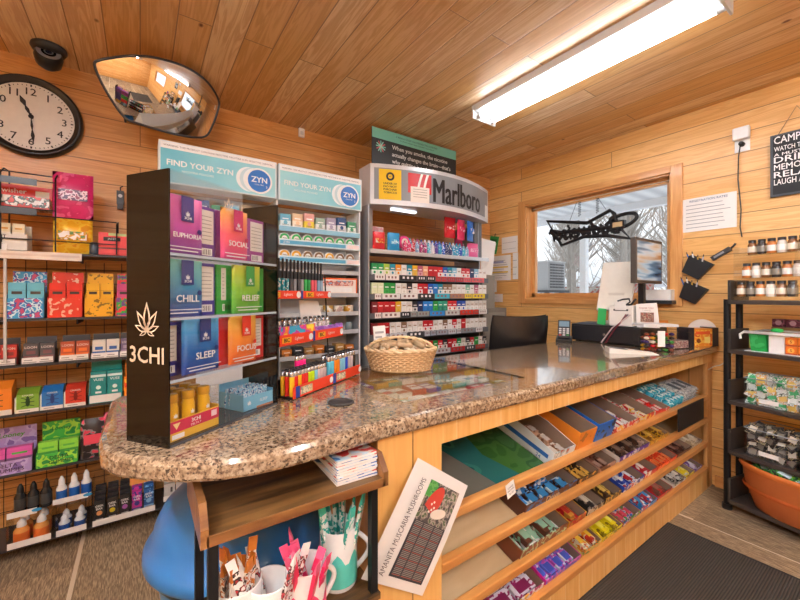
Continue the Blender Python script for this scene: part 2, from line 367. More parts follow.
# ---------------------------------------------------------------- product meshes
PK = {}
def pack_mesh(w, d, h, top, bot=None, split=.5, mark=None, key='pack'):
    k = (key, w, d, h, top, bot, split, mark)
    if k in PK: return PK[k]
    b = MB(); T = M(top, .3, var=.03); B = M(bot or top, .35, var=.03)
    b.box(-w/2, w/2, 0, d, 0, h*split, B); b.box(-w/2, w/2, 0, d, h*split, h, T)
    b.fr(-w/2, w/2, h*.78, h*.785, -.0004, INK)
    mk = M(mark or '#ffffff', .4)
    b.fr(-w*.3, w*.3, h*(split+.12), h*(split+.2), -.0006, mk); b.disc((0, -.0006, h*split*.62), w*.2, T, seg=10)
    for q in range(2): b.fr(-w*.32, w*.32, h*(.06+.06*q), h*(.085+.06*q), -.0006, M('#555555', .6))
    PK[k] = b.mesh('pack'); return PK[k]
def pouch(w, h, d, body, seg=8, wave=.002):
    """pillow bag standing up, crimped at top and bottom, facing -y"""
    b = MB(); nx, nz = seg, 10; F_ = []; K = []
    for j in range(nz+1):
        z = h*j/nz; prof = math.sin(PI*min(1, max(0, (j/nz-.06)/.88)))**.6 if 0 < j < nz else 0
        rf = []; rb = []
        for i in range(nx+1):
            x = w*(i/nx-.5); e = (1-(2*abs(i/nx-.5))**3)*prof; r = wave*math.sin(i*2.1+j*1.7)
            rf.append((x, -d/2*e+r*e, z)); rb.append((x, d/2*e, z))
        F_.append(rf); K.append(rb)
    vs = [p for r in F_ for p in r]+[p for r in K for p in r]; n = nx+1; o = n*(nz+1); fs = []
    for j in range(nz):
        for i in range(nx):
            a = j*n+i; fs.append((a, a+1, a+1+n, a+n)); fs.append((o+a, o+a+n, o+a+1+n, o+a+1))
        fs.append((j*n, j*n+n, o+j*n+n, o+j*n)); fs.append((j*n+nx, o+j*n+nx, o+j*n+nx+n, j*n+nx+n))
    b.add(vs, fs, body, True); return b
def bag_art(b, w, h, d, band, txt=None, tc=None, z=.55, th=.12):
    b.fr(-w*.36, w*.36, h*(z-.12), h*(z+.12), -d/2-.0012, band)
    if txt: b.text(txt, (0, -d/2-.0022, h*z), w*.64, h*th, tc or WHT, bold=.02)
    return b
def tray_mesh(w, d, h, outer, front, hf=None, inner=None, back=0):
    """open-topped cardboard display tray, front towards -y"""
    hf = hf or h*.6; inner = inner or CARDD; t = .003; b = MB()
    b.box(0, w, 0, d, 0, t, inner)
    b.box(t, w-t, 0, t, t, hf, front)
    for x0, x1 in ((0, t), (w-t, w)):
        b.add([(x0, 0, 0), (x1, 0, 0), (x1, d, 0), (x0, d, 0), (x0, 0, hf), (x1, 0, hf), (x1, d*.35, h), (x0, d*.35, h), (x1, d, h), (x0, d, h)],
              [(0, 4, 7, 9, 3), (1, 2, 8, 6, 5), (0, 1, 5, 4), (4, 5, 6, 7), (7, 6, 8, 9), (3, 9, 8, 2), (0, 3, 2, 1)], outer)
    b.box(t, w-t, d-t, d, t, h+back, inner)
    for x in (t+.0004, w-t-.0004): b.add([(x, t, t), (x, d-t, t), (x, d-t, h), (x, d*.35, h-.0005), (x, t, hf-.0005)], [(0, 1, 2, 3, 4)], inner)
    return b
def bar_mesh(w, d, h, m1, m2):
    b = MB(); e = .004
    b.add([(-w/2+e, -d/2+.008, 0), (w/2-e, -d/2+.008, 0), (w/2-e, d/2-.008, 0), (-w/2+e, d/2-.008, 0), (-w/2+e, -d/2+.01, h), (w/2-e, -d/2+.01, h), (w/2-e, d/2-.01, h), (-w/2+e, d/2-.01, h)],
          [(0, 3, 2, 1), (4, 5, 6, 7), (0, 1, 5, 4), (2, 3, 7, 6), (0, 4, 7, 3), (1, 2, 6, 5)], m1)
    b.box(-w/2, w/2, -d/2, -d/2+.009, h*.4, h*.55, m1); b.box(-w/2, w/2, d/2-.009, d/2, h*.4, h*.55, m1)
    b.box(-w*.3, w*.3, -d*.25, d*.25, h, h+.0008, m2)
    return b.mesh('bar')
# ================================================================ ROOM
W1 = (1.045, 2.245, 1.205, 2.10)            # window opening y0,y1,z0,z1
W2 = (-1.75, -.55, 1.205, 2.10)
def wall_with_holes(b, mat, X0, X1, Y0, Y1, holes):
    ys = sorted([Y0, Y1]+[h[0] for h in holes]+[h[1] for h in holes]); 
    for a, c in zip(ys[:-1], ys[1:]):
        hh = [h for h in holes if abs(h[0]-a) < 1e-6]
        if hh: b.box(X0, X1, a, c, 0, hh[0][2], mat); b.box(X0, X1, a, c, hh[0][3], CEIL, mat)
        else: b.box(X0, X1, a, c, 0, CEIL, mat)
b = MB(); wall_with_holes(b, PINE_B, XB, XB+.14, YC-.1, YA+.1, [W1, W2]); struct('wall_right', b)
struct('wall_back', MB().box(XD-.1, XB, YA, YA+.1, 0, CEIL, PINE_A))
struct('wall_front', MB().box(XD-.1, XB, YC-.1, YC, 0, CEIL, PINE_A))
struct('wall_left', MB().box(XD-.1, XD, YC, YA, 0, CEIL, plank_mat('pine_boards_left', 1, 2, '#e4b070', '#f0c486', '#cc9250')))
struct('ceiling', MB().box(XD-.1, XB+.14, YC-.1, YA+.1, CEIL, CEIL+.08, PINE_C))
struct('floor', MB().box(XD-.1, XB+.14, YC-.1, YA+.1, -.06, 0, CARP))
struct('baseboard_right', MB().box(XB-.014, XB, YC, .80, 0, .07, TRIMH))
def window(n, W):
    y0, y1, z0, z1 = W
    t = bpy.data.objects.new('window_%d' % n, None); COL.objects.link(t); t['kind'] = 'structure'; t['category'] = 'window'
    t['label'] = 'wide picture window with honey pine casing' if n == 1 else 'second picture window nearer the corner of the shop'
    c = .07; X = XB
    b = MB(); b.box(X-.018, X, y0-c, y0, z0-.045, z1+.05, TRIMW); b.box(X-.018, X, y1, y1+c+.01, z0-.045, z1+.05, TRIMW)
    b.box(X-.018, X, y0, y1, z1, z1+.05, TRIMH); b.box(X-.02, X, y0, y1, z0-.045, z0, TRIMH); b.build('casing', t, bevel=.002)
    b = MB(); b.box(X, X+.13, y0, y0+.012, z0, z1, TRIMW); b.box(X, X+.13, y1-.012, y1, z0, z1, TRIMW); b.box(X, X+.13, y0, y1, z1-.012, z1, TRIMH); b.box(X-.002, X+.13, y0, y1, z0, z0+.015, TRIMH); b.build('jamb', t)
    f = .038; a, e, p, q = y0+.012, y1-.012, z0+.015, z1-.012
    b = MB(); b.box(X+.07, X+.11, a, a+f, p, q, TRIMW); b.box(X+.07, X+.11, e-f, e, p, q, TRIMW); b.box(X+.07, X+.11, a, e, q-f, q, TRIMH); b.box(X+.07, X+.11, a, e, p, p+f, TRIMH)
    b.box(X+.055, X+.07, a+f*.5, e-f*.5, q-f*.5-.004, q-f*.5, M('#e9dcc4')); b.build('sash', t, bevel=.003)
    MB().box(X+.088, X+.092, a+f, e-f, p+f, q-f, GLASS).build('pane', t)
window(1, W1); window(2, W2)
# ---------------------------------------------------------------- outside
SNOW = M('#eef1f5', .7, var=.03, scale=3, bump=.5)
struct('ground_outside', MB().box(XB+.15, 46, -24, 40, -.3, -.05, SNOW))
soff = wave_mat('white_soffit_boards', '#c9ccd0', '#eceef0', 1.35, 'Y', .6, .4)
b = MB(); b.box(XB+.15, 6.1, -3, 9, 2.62, 2.68, soff); b.box(6.02, 6.14, -3, 9, 2.52, 2.62, M('#dfe2e6')); struct('ceiling_porch', b)
one('porch_post', MB().box(-.05, .05, -.05, .05, -.05, 2.52, M('#e4e6e8')).box(-.07, .07, -.07, .07, -.05, .1, M('#e4e6e8')), 'white square porch post standing outside beside the grey condenser unit', 'post', (6.05, 3.30, 0))
t = thing('air_conditioner', 'grey metal condenser unit with slotted grille outside the window', 'air conditioner', (5.52, 3.62, 0))
b = MB(); b.box(0, .5, 0, .38, 1.32, 1.80, M('#a6a8aa', .5)); b.box(-.01, .51, -.01, .39, 1.79, 1.81, M('#b9bbbc', .5)); b.build('body', t)
b = MB()
for i in range(9):
    for j in range(5): b.box(.05+j*.082, .05+j*.082+.066, -.012, -.006, 1.36+i*.047, 1.385+i*.047, M('#5b5d60', .6))
b.build('grille', t)
b = MB(); b.box(.02, .07, .02, .07, -.05, 1.32, DKG); b.box(.43, .48, .02, .07, -.05, 1.32, DKG); b.box(.02, .07, .31, .36, -.05, 1.32, DKG); b.box(.43, .48, .31, .36, -.05, 1.32, DKG); b.box(-.05, .55, -.05, .43, 1.28, 1.32, DKG); b.build('stand', t)
t = thing('shed', 'low red shed outside with snow heaped on its roof', 'shed', (12.5, 6.6, 0))
b = MB(); b.box(0, 2.4, -1.0, 1.2, -.05, 1.62, M('#9a4a3c', .7)); 
for i in range(5): b.box(-.02, 0, -1.0, 1.2, .35+i*.27, .4+i*.27, M('#c9c2b8', .7))
b.build('wall', t)
b = MB(); P = [(-.35, -1.3, 1.52), (-.35, 1.5, 1.52), (1.2, 1.2, 2.12), (1.2, -1.0, 2.12), (2.8, -1.3, 1.52), (2.8, 1.5, 1.52)]
b.add(P+[(x, y, z+.14) for x, y, z in P], [(0, 1, 2, 3), (3, 2, 5, 4), (9, 8, 7, 6), (10, 11, 8, 9), (0, 3, 9, 6), (3, 4, 10, 9), (1, 7, 8, 2), (2, 8, 11, 5), (0, 6, 7, 1), (4, 5, 11, 10)], SNOW, True); b.build('roof', t)
def tree_mesh(seed):
    r = random.Random(seed); b = MB(); bark = M('#a39c94', .9, scale=9, var=.2); H = r.uniform(7, 10)
    pts = [Vector((0, 0, -.1))]
    for i in range(6): pts.append(pts[-1]+Vector((r.uniform(-.12, .12), r.uniform(-.12, .12), H/6)))
    b.tube(pts, [.06, .055, .048, .04, .03, .02, .008], bark, 6)
    for k in range(34):
        z = r.uniform(.8, H*.95); i = min(5, int(z/(H/6))); p = pts[i].lerp(pts[i+1], z/(H/6)-i); a = r.uniform(0, 2*PI); l = r.uniform(.7, 1.9)*(1-.4*z/H)
        q = p+Vector((math.cos(a)*l*.5, math.sin(a)*l*.5, l*.45)); e = q+Vector((math.cos(a+.4)*l*.4, math.sin(a+.4)*l*.4, l*.65))
        b.tube([p, q, e], [.028, .016, .005], bark, 4)
        for w in range(3):
            f = p.lerp(e, r.uniform(.3, .9)); g = f+Vector((r.uniform(-.5, .5), r.uniform(-.5, .5), r.uniform(.2, .7))); b.tube([f, g], [.01, .003], bark, 3)
    return b.mesh('tree')
TM = [tree_mesh(i) for i in range(5)]
r = random.Random(5)
for i in range(56):
    u = 528+(i*53 % 160)+r.uniform(-2, 2); dist = 7.5+(i % 8)*2.6+r.uniform(0, 1.5); d = ray(u)
    p = Vector((d.x*dist, d.y*dist, -.1))
    if 11.5 < p.x < 16 and 5 < p.y < 8.5: continue
    if p.x < 6.8: continue
    inst('bare_tree', TM[i % 5], 'bare grey leafless tree in the snowy woods outside the window', 'tree', p, r.uniform(0, 6), 'bare trees in the woods outside the window')
# ================================================================ CEILING LIGHTS
TUBE = emis('lit_fluorescent_tube', '#f2f7ff', 10)
FILL_TUBE = emis('added_fill_tube', '#f2f7ff', 62)  # much stronger tubes for the unseen fixtures added to even out the lighting
def fixture(loc, label, tm=None):
    t = thing('ceiling_light', label, 'ceiling light', loc, 0)
    b = MB(); L_ = 1.235; w = .11; e = M('#d4d5d4', .4)
    b.add([(-w, 0, 0), (w, 0, 0), (w, L_, 0), (-w, L_, 0), (-w*.9, 0, -.035), (w*.9, 0, -.035), (w*.9, L_, -.035), (-w*.9, L_, -.035), (-.02, 0, -.052), (.02, 0, -.052), (.02, L_, -.052), (-.02, L_, -.052)],
          [(0, 3, 2, 1), (0, 1, 5, 9, 8, 4), (3, 7, 11, 10, 6, 2), (0, 4, 7, 3), (1, 2, 6, 5), (4, 8, 11, 7), (9, 5, 6, 10), (8, 9, 10, 11)], e)
    b.build('housing', t)
    for y in (-.012, L_): MB().box(-w, w, y, y+.012, -.085, 0, e).build('end_cap', t, bevel=.003)
    for x in (-.062, .062):
        k = MB().tube([(x, .03, -.064), (x, L_-.03, -.064)], .0135, tm or TUBE, 14).build('tube', t)
        for y0, y1 in ((.0, .03), (L_-.03, L_)): MB().tube([(x, y0, -.064), (x, y1, -.064)], .017, e, 12).build('tube_socket', t)
fixture((1.89, .475, CEIL), 'long white twin-tube fluorescent light on the pine ceiling above the counter')
fixture((-.9, -.4, CEIL), 'unseen twin-tube light placed on the ceiling to brighten the left of the shop', FILL_TUBE)  # out of view, put here to lighten the left side
fixture((1.2, -1.9, CEIL), 'unseen twin-tube fill light added on the ceiling nearest the front wall', FILL_TUBE)  # added out of view as fill light
fixture((-.7, -2.0, CEIL), 'unseen twin-tube fill light added on the ceiling in the front left corner', FILL_TUBE)  # another unseen fixture added for fill
# ================================================================ BACK WALL DECOR
c = onY(32, 118, YA); R_ = .208
t = thing('wall_clock', 'round black-rimmed wall clock with arabic numerals on the pine wall', 'clock', (c.x, YA, c.z))
RX = (PI/2, 0, 0)
b = MB(); b.lathe([(R_, 0), (R_, .028), (R_*.97, .042), (R_*.92, .044), (R_*.89, .030), (R_*.85, .034), (R_*.82, .015)], M('#1d1b1c', .3), 56, cap=False); b.build('rim', t, (0, 0, 0), rot=RX)
fy = -.018
b = MB(); b.lathe([(R_*.84, 0), (R_*.84, .017)], M('#e9e8e4', .5), 48); b.build('dial', t, (0, 0, 0), rot=RX)
b = MB()
for i in range(60):
    a = 2*PI*i/60; b.box(-.0009 if i % 5 else -.002, .0009 if i % 5 else .002, fy-.0006, fy, -.005, .005, INK) if False else None
    rr = R_*.77; l = .006 if i % 5 else .011; wd = .0016 if i % 5 else .0034
    d = Vector((math.sin(a), 0, math.cos(a))); e = Vector((math.cos(a), 0, -math.sin(a))); p = d*rr; p.y = fy
    b.quad(p-e*wd-d*l/2, p+e*wd-d*l/2, p+e*wd+d*l/2, p-e*wd+d*l/2, INK)
for n in range(1, 13):
    a = 2*PI*n/12; b.text(str(n), (math.sin(a)*R_*.62, fy, math.cos(a)*R_*.62), .05, .036, INK, bold=.015)

b.build('numerals', t)
def hand(ang, l, w, y):
    b = MB(); d = Vector((math.sin(ang), 0, math.cos(ang))); e = Vector((math.cos(ang), 0, -math.sin(ang)))
    for s0, s1, w0, w1 in ((-.12, .1, w*.6, w*.4), (.1, .35, w*.35, w*.9), (.35, .5, w*.9, w*.35), (.5, .72, w*.35, w*1.3), (.72, 1, w*1.3, 0.0004)):
        p, q = d*s0*l, d*s1*l; p = p+Vector((0, y, 0)); q = q+Vector((0, y, 0))
        b.quad(p-e*w0, p+e*w0, q+e*w1, q-e*w1, INK)
    b.lathe([(.012, 0), (.012, .003)], INK, 12, c=(0, 0, 0)) if False else b.disc((0, y, 0), .011, INK)
    b.build('hand', t)
hand(math.radians(337), R_*.52, .009, -.021); hand(math.radians(176), R_*.66, .006, -.023)
# security camera on the ceiling
p = onZ(50, 50, CEIL)
t = thing('security_camera', 'black dome security camera under the ceiling above the clock', 'camera', (p.x, 2.53, CEIL))
b = MB(); b.lathe([(.068, 0), (.070, -.012), (.060, -.030), (.04, -.034)], M('#2a2c2f', .4), 28); b.build('mount', t)
b = MB(); b.lathe([(.0, -.062), (.03, -.056), (.050, -.035), (.056, 0), (.052, .02), (.045, .028)], M('#1f2124', .35), 24); ball = b.build('housing', t, (0, -.01, -.055), rot=(math.radians(62), 0, math.radians(8)))
b = MB(); b.annulus((0, 0, 0), .028, .046, M('#8f959b', .3), v=(0, 1, 0)); b.disc((0, 0, .001), .028, BLKG, v=(0, 1, 0)); b.annulus((0, 0, .002), .012, .018, M('#666d75', .3), v=(0, 1, 0)); b.disc((0, 0, .003), .010, M('#2b3040', .1), v=(0, 1, 0)); b.build('lens', ball, (0, 0, .0285))
# convex mirror, hung at 45 degrees between wall and ceiling
mp0 = Vector((.09, 2.30, 2.33)); mn = Vector((.42, -.80, -.42)).normalized()
outl = [(97, 66), (101, 61), (112, 58), (128, 55.5), (146, 56), (165, 60), (184, 67), (202, 78), (214, 90), (222, 103), (220, 112), (214, 126), (208, 136), (196, 137), (178, 134), (158, 129), (138, 123), (125, 118), (114, 104), (103, 84)]
Pm = [onPlane(u, v, mp0, mn) for u, v in outl]; cm = sum(Pm, Vector())/len(Pm)
t = thing('convex_mirror', 'wide convex security mirror tilted between back wall and ceiling', 'mirror', cm)
Q0 = [p-cm for p in Pm]; n0 = len(Q0); Q = []
for i in range(n0):
    p0, p1, p2, p3 = Q0[i-1], Q0[i], Q0[(i+1) % n0], Q0[(i+2) % n0]
    for q in range(5):
        a = q/5; Q.append(.5*((2*p1)+(p2-p0)*a+(2*p0-5*p1+4*p2-p3)*a*a+(3*p1-p0-3*p2+p3)*a**3))
RS = .62
def cap(q): return q+mn*(math.sqrt(RS*RS-q.length_squared)-RS+.06)
MIR = M('#fafafa', .012, 1, var=0)
b = MB(); n = len(Q); NK = 26; vs = []; fs = []
for k in range(NK):
    for q in Q: vs.append(cap(q*(1-k/NK)))
vs.append(cap(Vector((0, 0, 0))))
for k in range(NK-1):
    for i in range(n): fs.append((k*n+i, k*n+(i+1) % n, (k+1)*n+(i+1) % n, (k+1)*n+i))
for i in range(n): fs.append(((NK-1)*n+i, (NK-1)*n+(i+1) % n, NK*n))
b.add(vs, fs, MIR, True); b.build('mirror_face', t)
b = MB(); b.tube([cap(q*1.004) for q in Q], .006, M('#3b3c3e', .35), 8, closed=True); b.build('rim', t)
b = MB(); b.add([cap(q*.99)-mn*.02 for q in Q], [tuple(range(n))], M('#333333')); b.build('backing', t)
up = [Vector((q.x, q.y, q.z)) for q in Q]
b = MB()
for sx in (-.18, .18): b.tube([Vector((sx, .03, -.02))-mn*.013, Vector((sx, YA-cm.y-.004, -.02-.02))], .006, DKG)
b.build('bracket', t)
p = onY(301, 133, YA); one('motion_sensor', MB().box(-.022, .022, -.02, 0, -.035, .035, WHT).box(-.012, .012, -.026, -.02, -.02, .005, M('#dfe3e6', .2)), 'small white sensor box high on the back wall', 'sensor', p, bevel=.003)
p = onY(120.5, 197, YA); b = MB(); b.box(-.017, .017, -.03, 0, -.045, .03, M('#3a3b3e')); b.disc((0, -.031, 0), .010, M('#d9dcdf', .2)); b.tube([(0, -.012, .03), (0, -.02, .05), (.012, -.02, .06)], .003, WIRE); b.box(-.014, .014, -.034, 0, -.075, -.045, BLK)
one('wall_padlock', b, 'small black lock box hanging on the back wall left of the glossy case', 'lock box', p)
# ================================================================ RIGHT WALL DECOR
def wallB(u, v): return onX(u, v, XB)
p0 = wallB(682.6, 203.8); p1 = wallB(737, 229.5)
def sheet(name, label, w, h, loc, rz=0, lines=8, tilt=0, head=None, mat=PAPER, ink='#8b8f96', cat='paper', extra=None, curl=.004, group=None):
    b = MB(); n = 4
    for i in range(n):
        x0, x1 = -w/2+w*i/n, -w/2+w*(i+1)/n; y0, y1 = -.003-curl*math.sin(PI*i/n), -.003-curl*math.sin(PI*(i+1)/n)
        b.add([(x0, y0, -h/2), (x1, y1, -h/2), (x1, y1, h/2), (x0, y0, h/2)], [(0, 1, 2, 3)], mat)
        b.add([(x0, y0+.0006, -h/2), (x1, y1+.0006, -h/2), (x1, y1+.0006, h/2), (x0, y0+.0006, h/2)], [(3, 2, 1, 0)], mat)
    im = M(ink, .7); yy = -.0045-curl
    for k in range(lines):
        z = h/2-h*(.16+.78*(k+.5)/max(1, lines)); l = w*random.uniform(.55, .84); b.fr(-w*.42, -w*.42+l, z-h*.008, z+h*.008, yy, im)
    if head: b.text(head, (0, yy, h/2-h*.09), w*.7, h*.07, M('#55708f'), bold=.01)
    if extra: extra(b, w, h, yy)
    return one(name, b, label, cat, loc, rot=(0, tilt, rz), group=group)
sheet('price_sheet', 'wide printed white notice on the right wall beside the window', abs(p0.y-p1.y), .225, ((XB-.001), (p0.y+p1.y)/2, 1.78), RZB, 7, math.radians(0), 'REGISTRATION RATES')
t = thing('power_adapter', 'white square power adapter plugged into the outlet high on the wall', 'power adapter', (XB, wallB(742.5, 131).y, 2.225))
MB().box(-.036, .036, -.006, 0, -.095, .02, WHT).build('outlet_plate', t, rz=RZB, bevel=.002)
MB().box(-.04, .04, -.045, -.006, -.025, .05, WHT).build('adapter_body', t, rz=RZB, bevel=.008)
MB().lathe([(.015, 0), (.013, .03), (.006, .035)], BLK, 12, c=(.004, 0, 0)).build('plug', t, loc=(-.006, 0, -.055), rot=(0, -PI/2, 0))
y = wallB(742, 150).y; one('charging_cable', MB().tube([(XB-.035, y, 2.165), (XB-.02, y+.012, 2.10), (XB-.012, y+.016, 1.96), (XB-.012, y+.002, 1.77), (XB-.012, y+.006, 1.66), (XB-.01, y-.002, 1.60)], .0035, BLK, 6), 'thin black cord dangling down the wall from the white adapter', 'cord')
# chalkboard sign
ya = wallB(771, 165).y; w_, h_ = .215, .30
zc = 1.24+2.24*(295-167)/371*1.0
zt = wallB(772, 137).z; zb = wallB(772, 198).z; zc = (zt+zb)/2; h_ = zt-zb
t = thing('chalkboard_sign', 'black chalkboard sign with white lettering hanging near the top right', 'sign', (XB-.004, ya-w_/2, zc), RZB)
MB().box(-w_/2, w_/2, -.018, -.002, -h_/2, h_/2, M('#4a5056', .6)).box(-w_/2+.012, w_/2-.012, -.020, -.018, -h_/2+.012, h_/2-.012, M('#2e3236', .8)).build('board', t, bevel=.001)
b = MB(); rows = [('CAMPFIRE', .042), ('WATCH TOASTY', .026), ('A MUST, GO', .02), ('DRINK', .034), ('MEMORIES', .034), ('RELAX', .034), ('LAUGH A LOT', .032)]
z = h_/2-.035
for s_, hh in rows: b.text(s_, (-w_*.40, -.0205, z), w_*.8, hh*.95, WHT, keep=False, bold=.01, align=-1) if False else b.text(s_, (0, -.0208, z), w_*.84, hh, WHT, keep=False, bold=.02); z -= hh+.009
b.build('lettering', t); MB().tube([(-w_*.35, -.008, h_/2), (0, -.008, h_/2+.14), (w_*.35, -.008, h_/2)], .0018, M('#6d5a45')).build('hanging_cord', t)
# pen pockets on the wall
def pocket(loc, tilt, label, w=.115, h=.115, rz=RZB):
    t = thing('pen_holder', label, 'pen holder', loc, rot=(0, tilt, rz))
    b = MB(); b.add([(-w/2, -.006, h/2), (w/2, -.006, h/2), (w*.36, -.006, -h/2), (-w*.40, -.006, -h/2), (-w/2, -.06, h*.42), (w/2, -.06, h*.42), (w*.36, -.035, -h/2), (-w*.40, -.035, -h/2)],
          [(0, 1, 2, 3), (4, 7, 6, 5), (0, 3, 7, 4), (1, 5, 6, 2), (3, 2, 6, 7)], M('#26282b', .5)); b.build('pocket', t); return t
q1 = wallB(698, 268); q2 = wallB(694, 293)
pocket((XB-.002, q1.y, q1.z), math.radians(32), 'upper black pen pocket tilted on the wall by the register', .14, .125)
pocket((XB-.002, q2.y, q2.z), math.radians(28), 'lower black pen pocket tilted on the wall by the register', .13, .12)
for k, (q, s_) in enumerate(((q1, 'upper'), (q2, 'lower'))):
    for j, cc in enumerate(('#2b6fbf', '#e8e8e8', '#caa23a', '#c9c9cf')):
        one('pen', MB().tube([(0, 0, -.05), (0, 0, .045)], .0042, M(cc, .3), 6).tube([(0, 0, .045), (0, 0, .06)], .003, BLK, 6), '%s pen in the %s black pen pocket on the wall' % (('blue', 'white', 'gold', 'silver')[j], s_), 'pen', (XB-.032, q.y+.036-.022*j+(.01 if k else 0), q.z+.05-.012*j+(j % 2)*.012), rot=(math.radians(-18+9*j), 0, 0), group='pens in the wall pockets')
q = wallB(722, 254); b = MB(); b.box(-.055, .055, -.03, -.004, -.014, .014, M('#2a2c30')); b.box(-.04, .02, -.031, -.03, -.006, .006, M('#8a8f96')); b.tube([(.055, -.016, 0), (.075, -.016, .004), (.09, -.012, .012)], .006, BLK)
one('barcode_scanner', b, 'black handheld device slanting up from the upper pen pocket', 'scanner', (XB-.001, q.y, q.z), rot=(0, math.radians(-33), RZB), bevel=.002)
# notices left of the window on the right wall
def wsheet(u0, v0, u1, v1, label, **k):
    a = wallB(u0, v0); c_ = wallB(u1, v1); return sheet('notice', label, abs(a.y-c_.y), abs(a.z-c_.z), (XB-.001, (a.y+c_.y)/2, (a.z+c_.z)/2), RZB, **k)
YEL = M('#e4c65a', .6); BLUP = M('#a9b4d8', .6)
wsheet(489, 257, 511, 280, 'white notice with yellow and blue bands on the right wall', lines=9, extra=lambda b, w, h, y: (b.fr(-w*.4, w*.4, h*.0, h*.06, y-.0004, YEL), b.fr(-w*.4, w*.4, -h*.2, -h*.14, y-.0004, YEL), b.fr(-w*.4, w*.2, h*.2, h*.28, y-.0004, BLUP)))
wsheet(502, 238, 518, 252, 'small blank note high beside the window casing', lines=2)
wsheet(513, 253, 518.5, 279, 'narrow tall strip of paper touching the window casing', lines=3)
wsheet(490, 281, 497, 292, 'small white slip under the banded notice', lines=2)
wsheet(490, 294, 503, 302, 'low wide white slip nearest the chair back', lines=2)
p = wallB(494, 245); b = MB(); b.box(-.055, .055, -.012, -.002, -.09, .09, M('#2d9a4c', .4)); b.fr(-.04, .04, -.05, .02, -.0125, M('#e8efe6')); b.fr(-.04, .04, .03, .06, -.0125, M('#125c2c')); b.tube([(0, -.006, .09), (0, -.006, .12)], .004, WIRE)
one('green_card', b, 'bright green hanging card pinned near the room corner', 'card', (XB-.002, p.y, p.z), rot=(0, math.radians(12), RZB))
# budweiser-shaped neon sign hanging in the window, unlit
BK = M('#141416', .5)
XN = XB+.045
def nb(u, v): q = onX(u, v, XN); return Vector((0, q.y-1.72, q.z-1.72))
t = thing('neon_sign', 'unlit black bow-tie neon sign with script lettering hanging in the window', 'sign', (XN, 1.72, 1.72))
zz = lambda L_: [nb(540+x/5.714, 195+y_/5.714) for x, y_ in L_]
b = MB(); b.tube(zz([(42, 150), (270, 160), (400, 88), (425, 108), (440, 170), (515, 248), (380, 232), (250, 238), (125, 288)]), .016, BK, 8, closed=True)
b.tube(zz([(60, 205), (120, 215), (200, 205), (300, 195), (400, 185), (480, 178)]), .018, BK, 8); b.build('frame', t)
b = MB(); c0 = nb(540+465/5.714, 195+150/5.714)
b.tube([c0+Vector((0, .125*math.cos(a)*.9, .05*math.sin(a)+.02*math.cos(a)*-1)) for a in [2*PI*i/24 for i in range(24)]], .014, BK, 8, closed=True); b.build('crown_ring', t)
a0 = nb(540+240/5.714, 195+200/5.714)
b = MB(); b.text('Budweiser', a0+Vector((-.012, 0, 0)), .62, .14, BK, u=(0, 1, 0), v=(0, 0, 1), bold=.05, keep=False, shear=.3); b.text('Budweiser', a0+Vector((.012, 0, 0)), .62, .10, BK, u=(0, 1, 0), v=(0, 0, 1), bold=.05, keep=False, shear=.3); b.build('lettering', t)
c1 = nb(540+445/5.714, 195+170/5.714); b = MB(); b.box(c1.x-.02, c1.x+.02, c1.y-.055, c1.y+.055, c1.z-.03, c1.z+.03, BK); b.box(c1.x-.022, c1.x-.02, c1.y-.042, c1.y+.03, c1.z-.02, c1.z+.018, M('#c9ad80')); b.build('transformer', t)
b = MB()
for pu, pv, tu in ((170, 148, 210), (378, 85, 330)):
    q = nb(540+pu/5.714, 195+pv/5.714); top = nb(540+tu/5.714, 190); top.z = W1[3]-.052-1.72; b.tube([q, top], .002, WIRE, 5)
for tu in (226, 328):
    top = nb(540+tu/5.714, 190); z1_ = W1[3]-.052-1.72
    b.tube([Vector((0, top.y+.012*math.cos(a), z1_-.13*a/40)) for a in [i*.8 for i in range(50)]], .0025, WIRE, 4)
b.build('hanger', t)
# ================================================================ COUNTER
def offset_poly(P, d):
    n = len(P); out = []
    for i in range(n):
        a, p, c = Vector(P[i-1]), Vector(P[i]), Vector(P[(i+1) % n])
        e1 = (p-a).normalized(); e2 = (c-p).normalized(); n1 = Vector((-e1.y, e1.x)); n2 = Vector((-e2.y, e2.x)); m = (n1+n2); m.normalize()
        out.append(p+m*(d/max(.5, m.dot(n1))))
    return out
CP = [(3.03, .782), (XB-.002, .80), (XB-.002, 1.5), (-.06, 1.5), (-.075, 1.45), (-.078, 1.09), (-.068, 1.0), (-.04, .94), (.01, .885), (.07, .835), (.13, .803), (.19, .787), (.26, .782), (.34, .785), (.42, .793), (.52, .798), (.7, .796)]
CP = [Vector(p) for p in CP]
HX0, HX1, HY0, HY1 = .655, 1.245, .915, 1.43
t = thing('countertop', 'long brown speckled laminate countertop with a rounded left end', 'countertop', (1.5, 1.1, 0))
b = MB(Matrix.Translation((-1.5, -1.1, 0)))
prof = [(.014, 0), (.005, -.003), (0, -.012), (0, -.036), (.004, -.043), (.014, -.046)]
loops = [[(p.x, p.y, CT+z) for p in offset_poly(CP, i)] for i, z in prof]
for k in range(5): b.ring(loops[k+1], loops[k], GRAN)
hole = [(HX0, HY0), (HX1, HY0), (HX1, HY1), (HX0, HY1)]
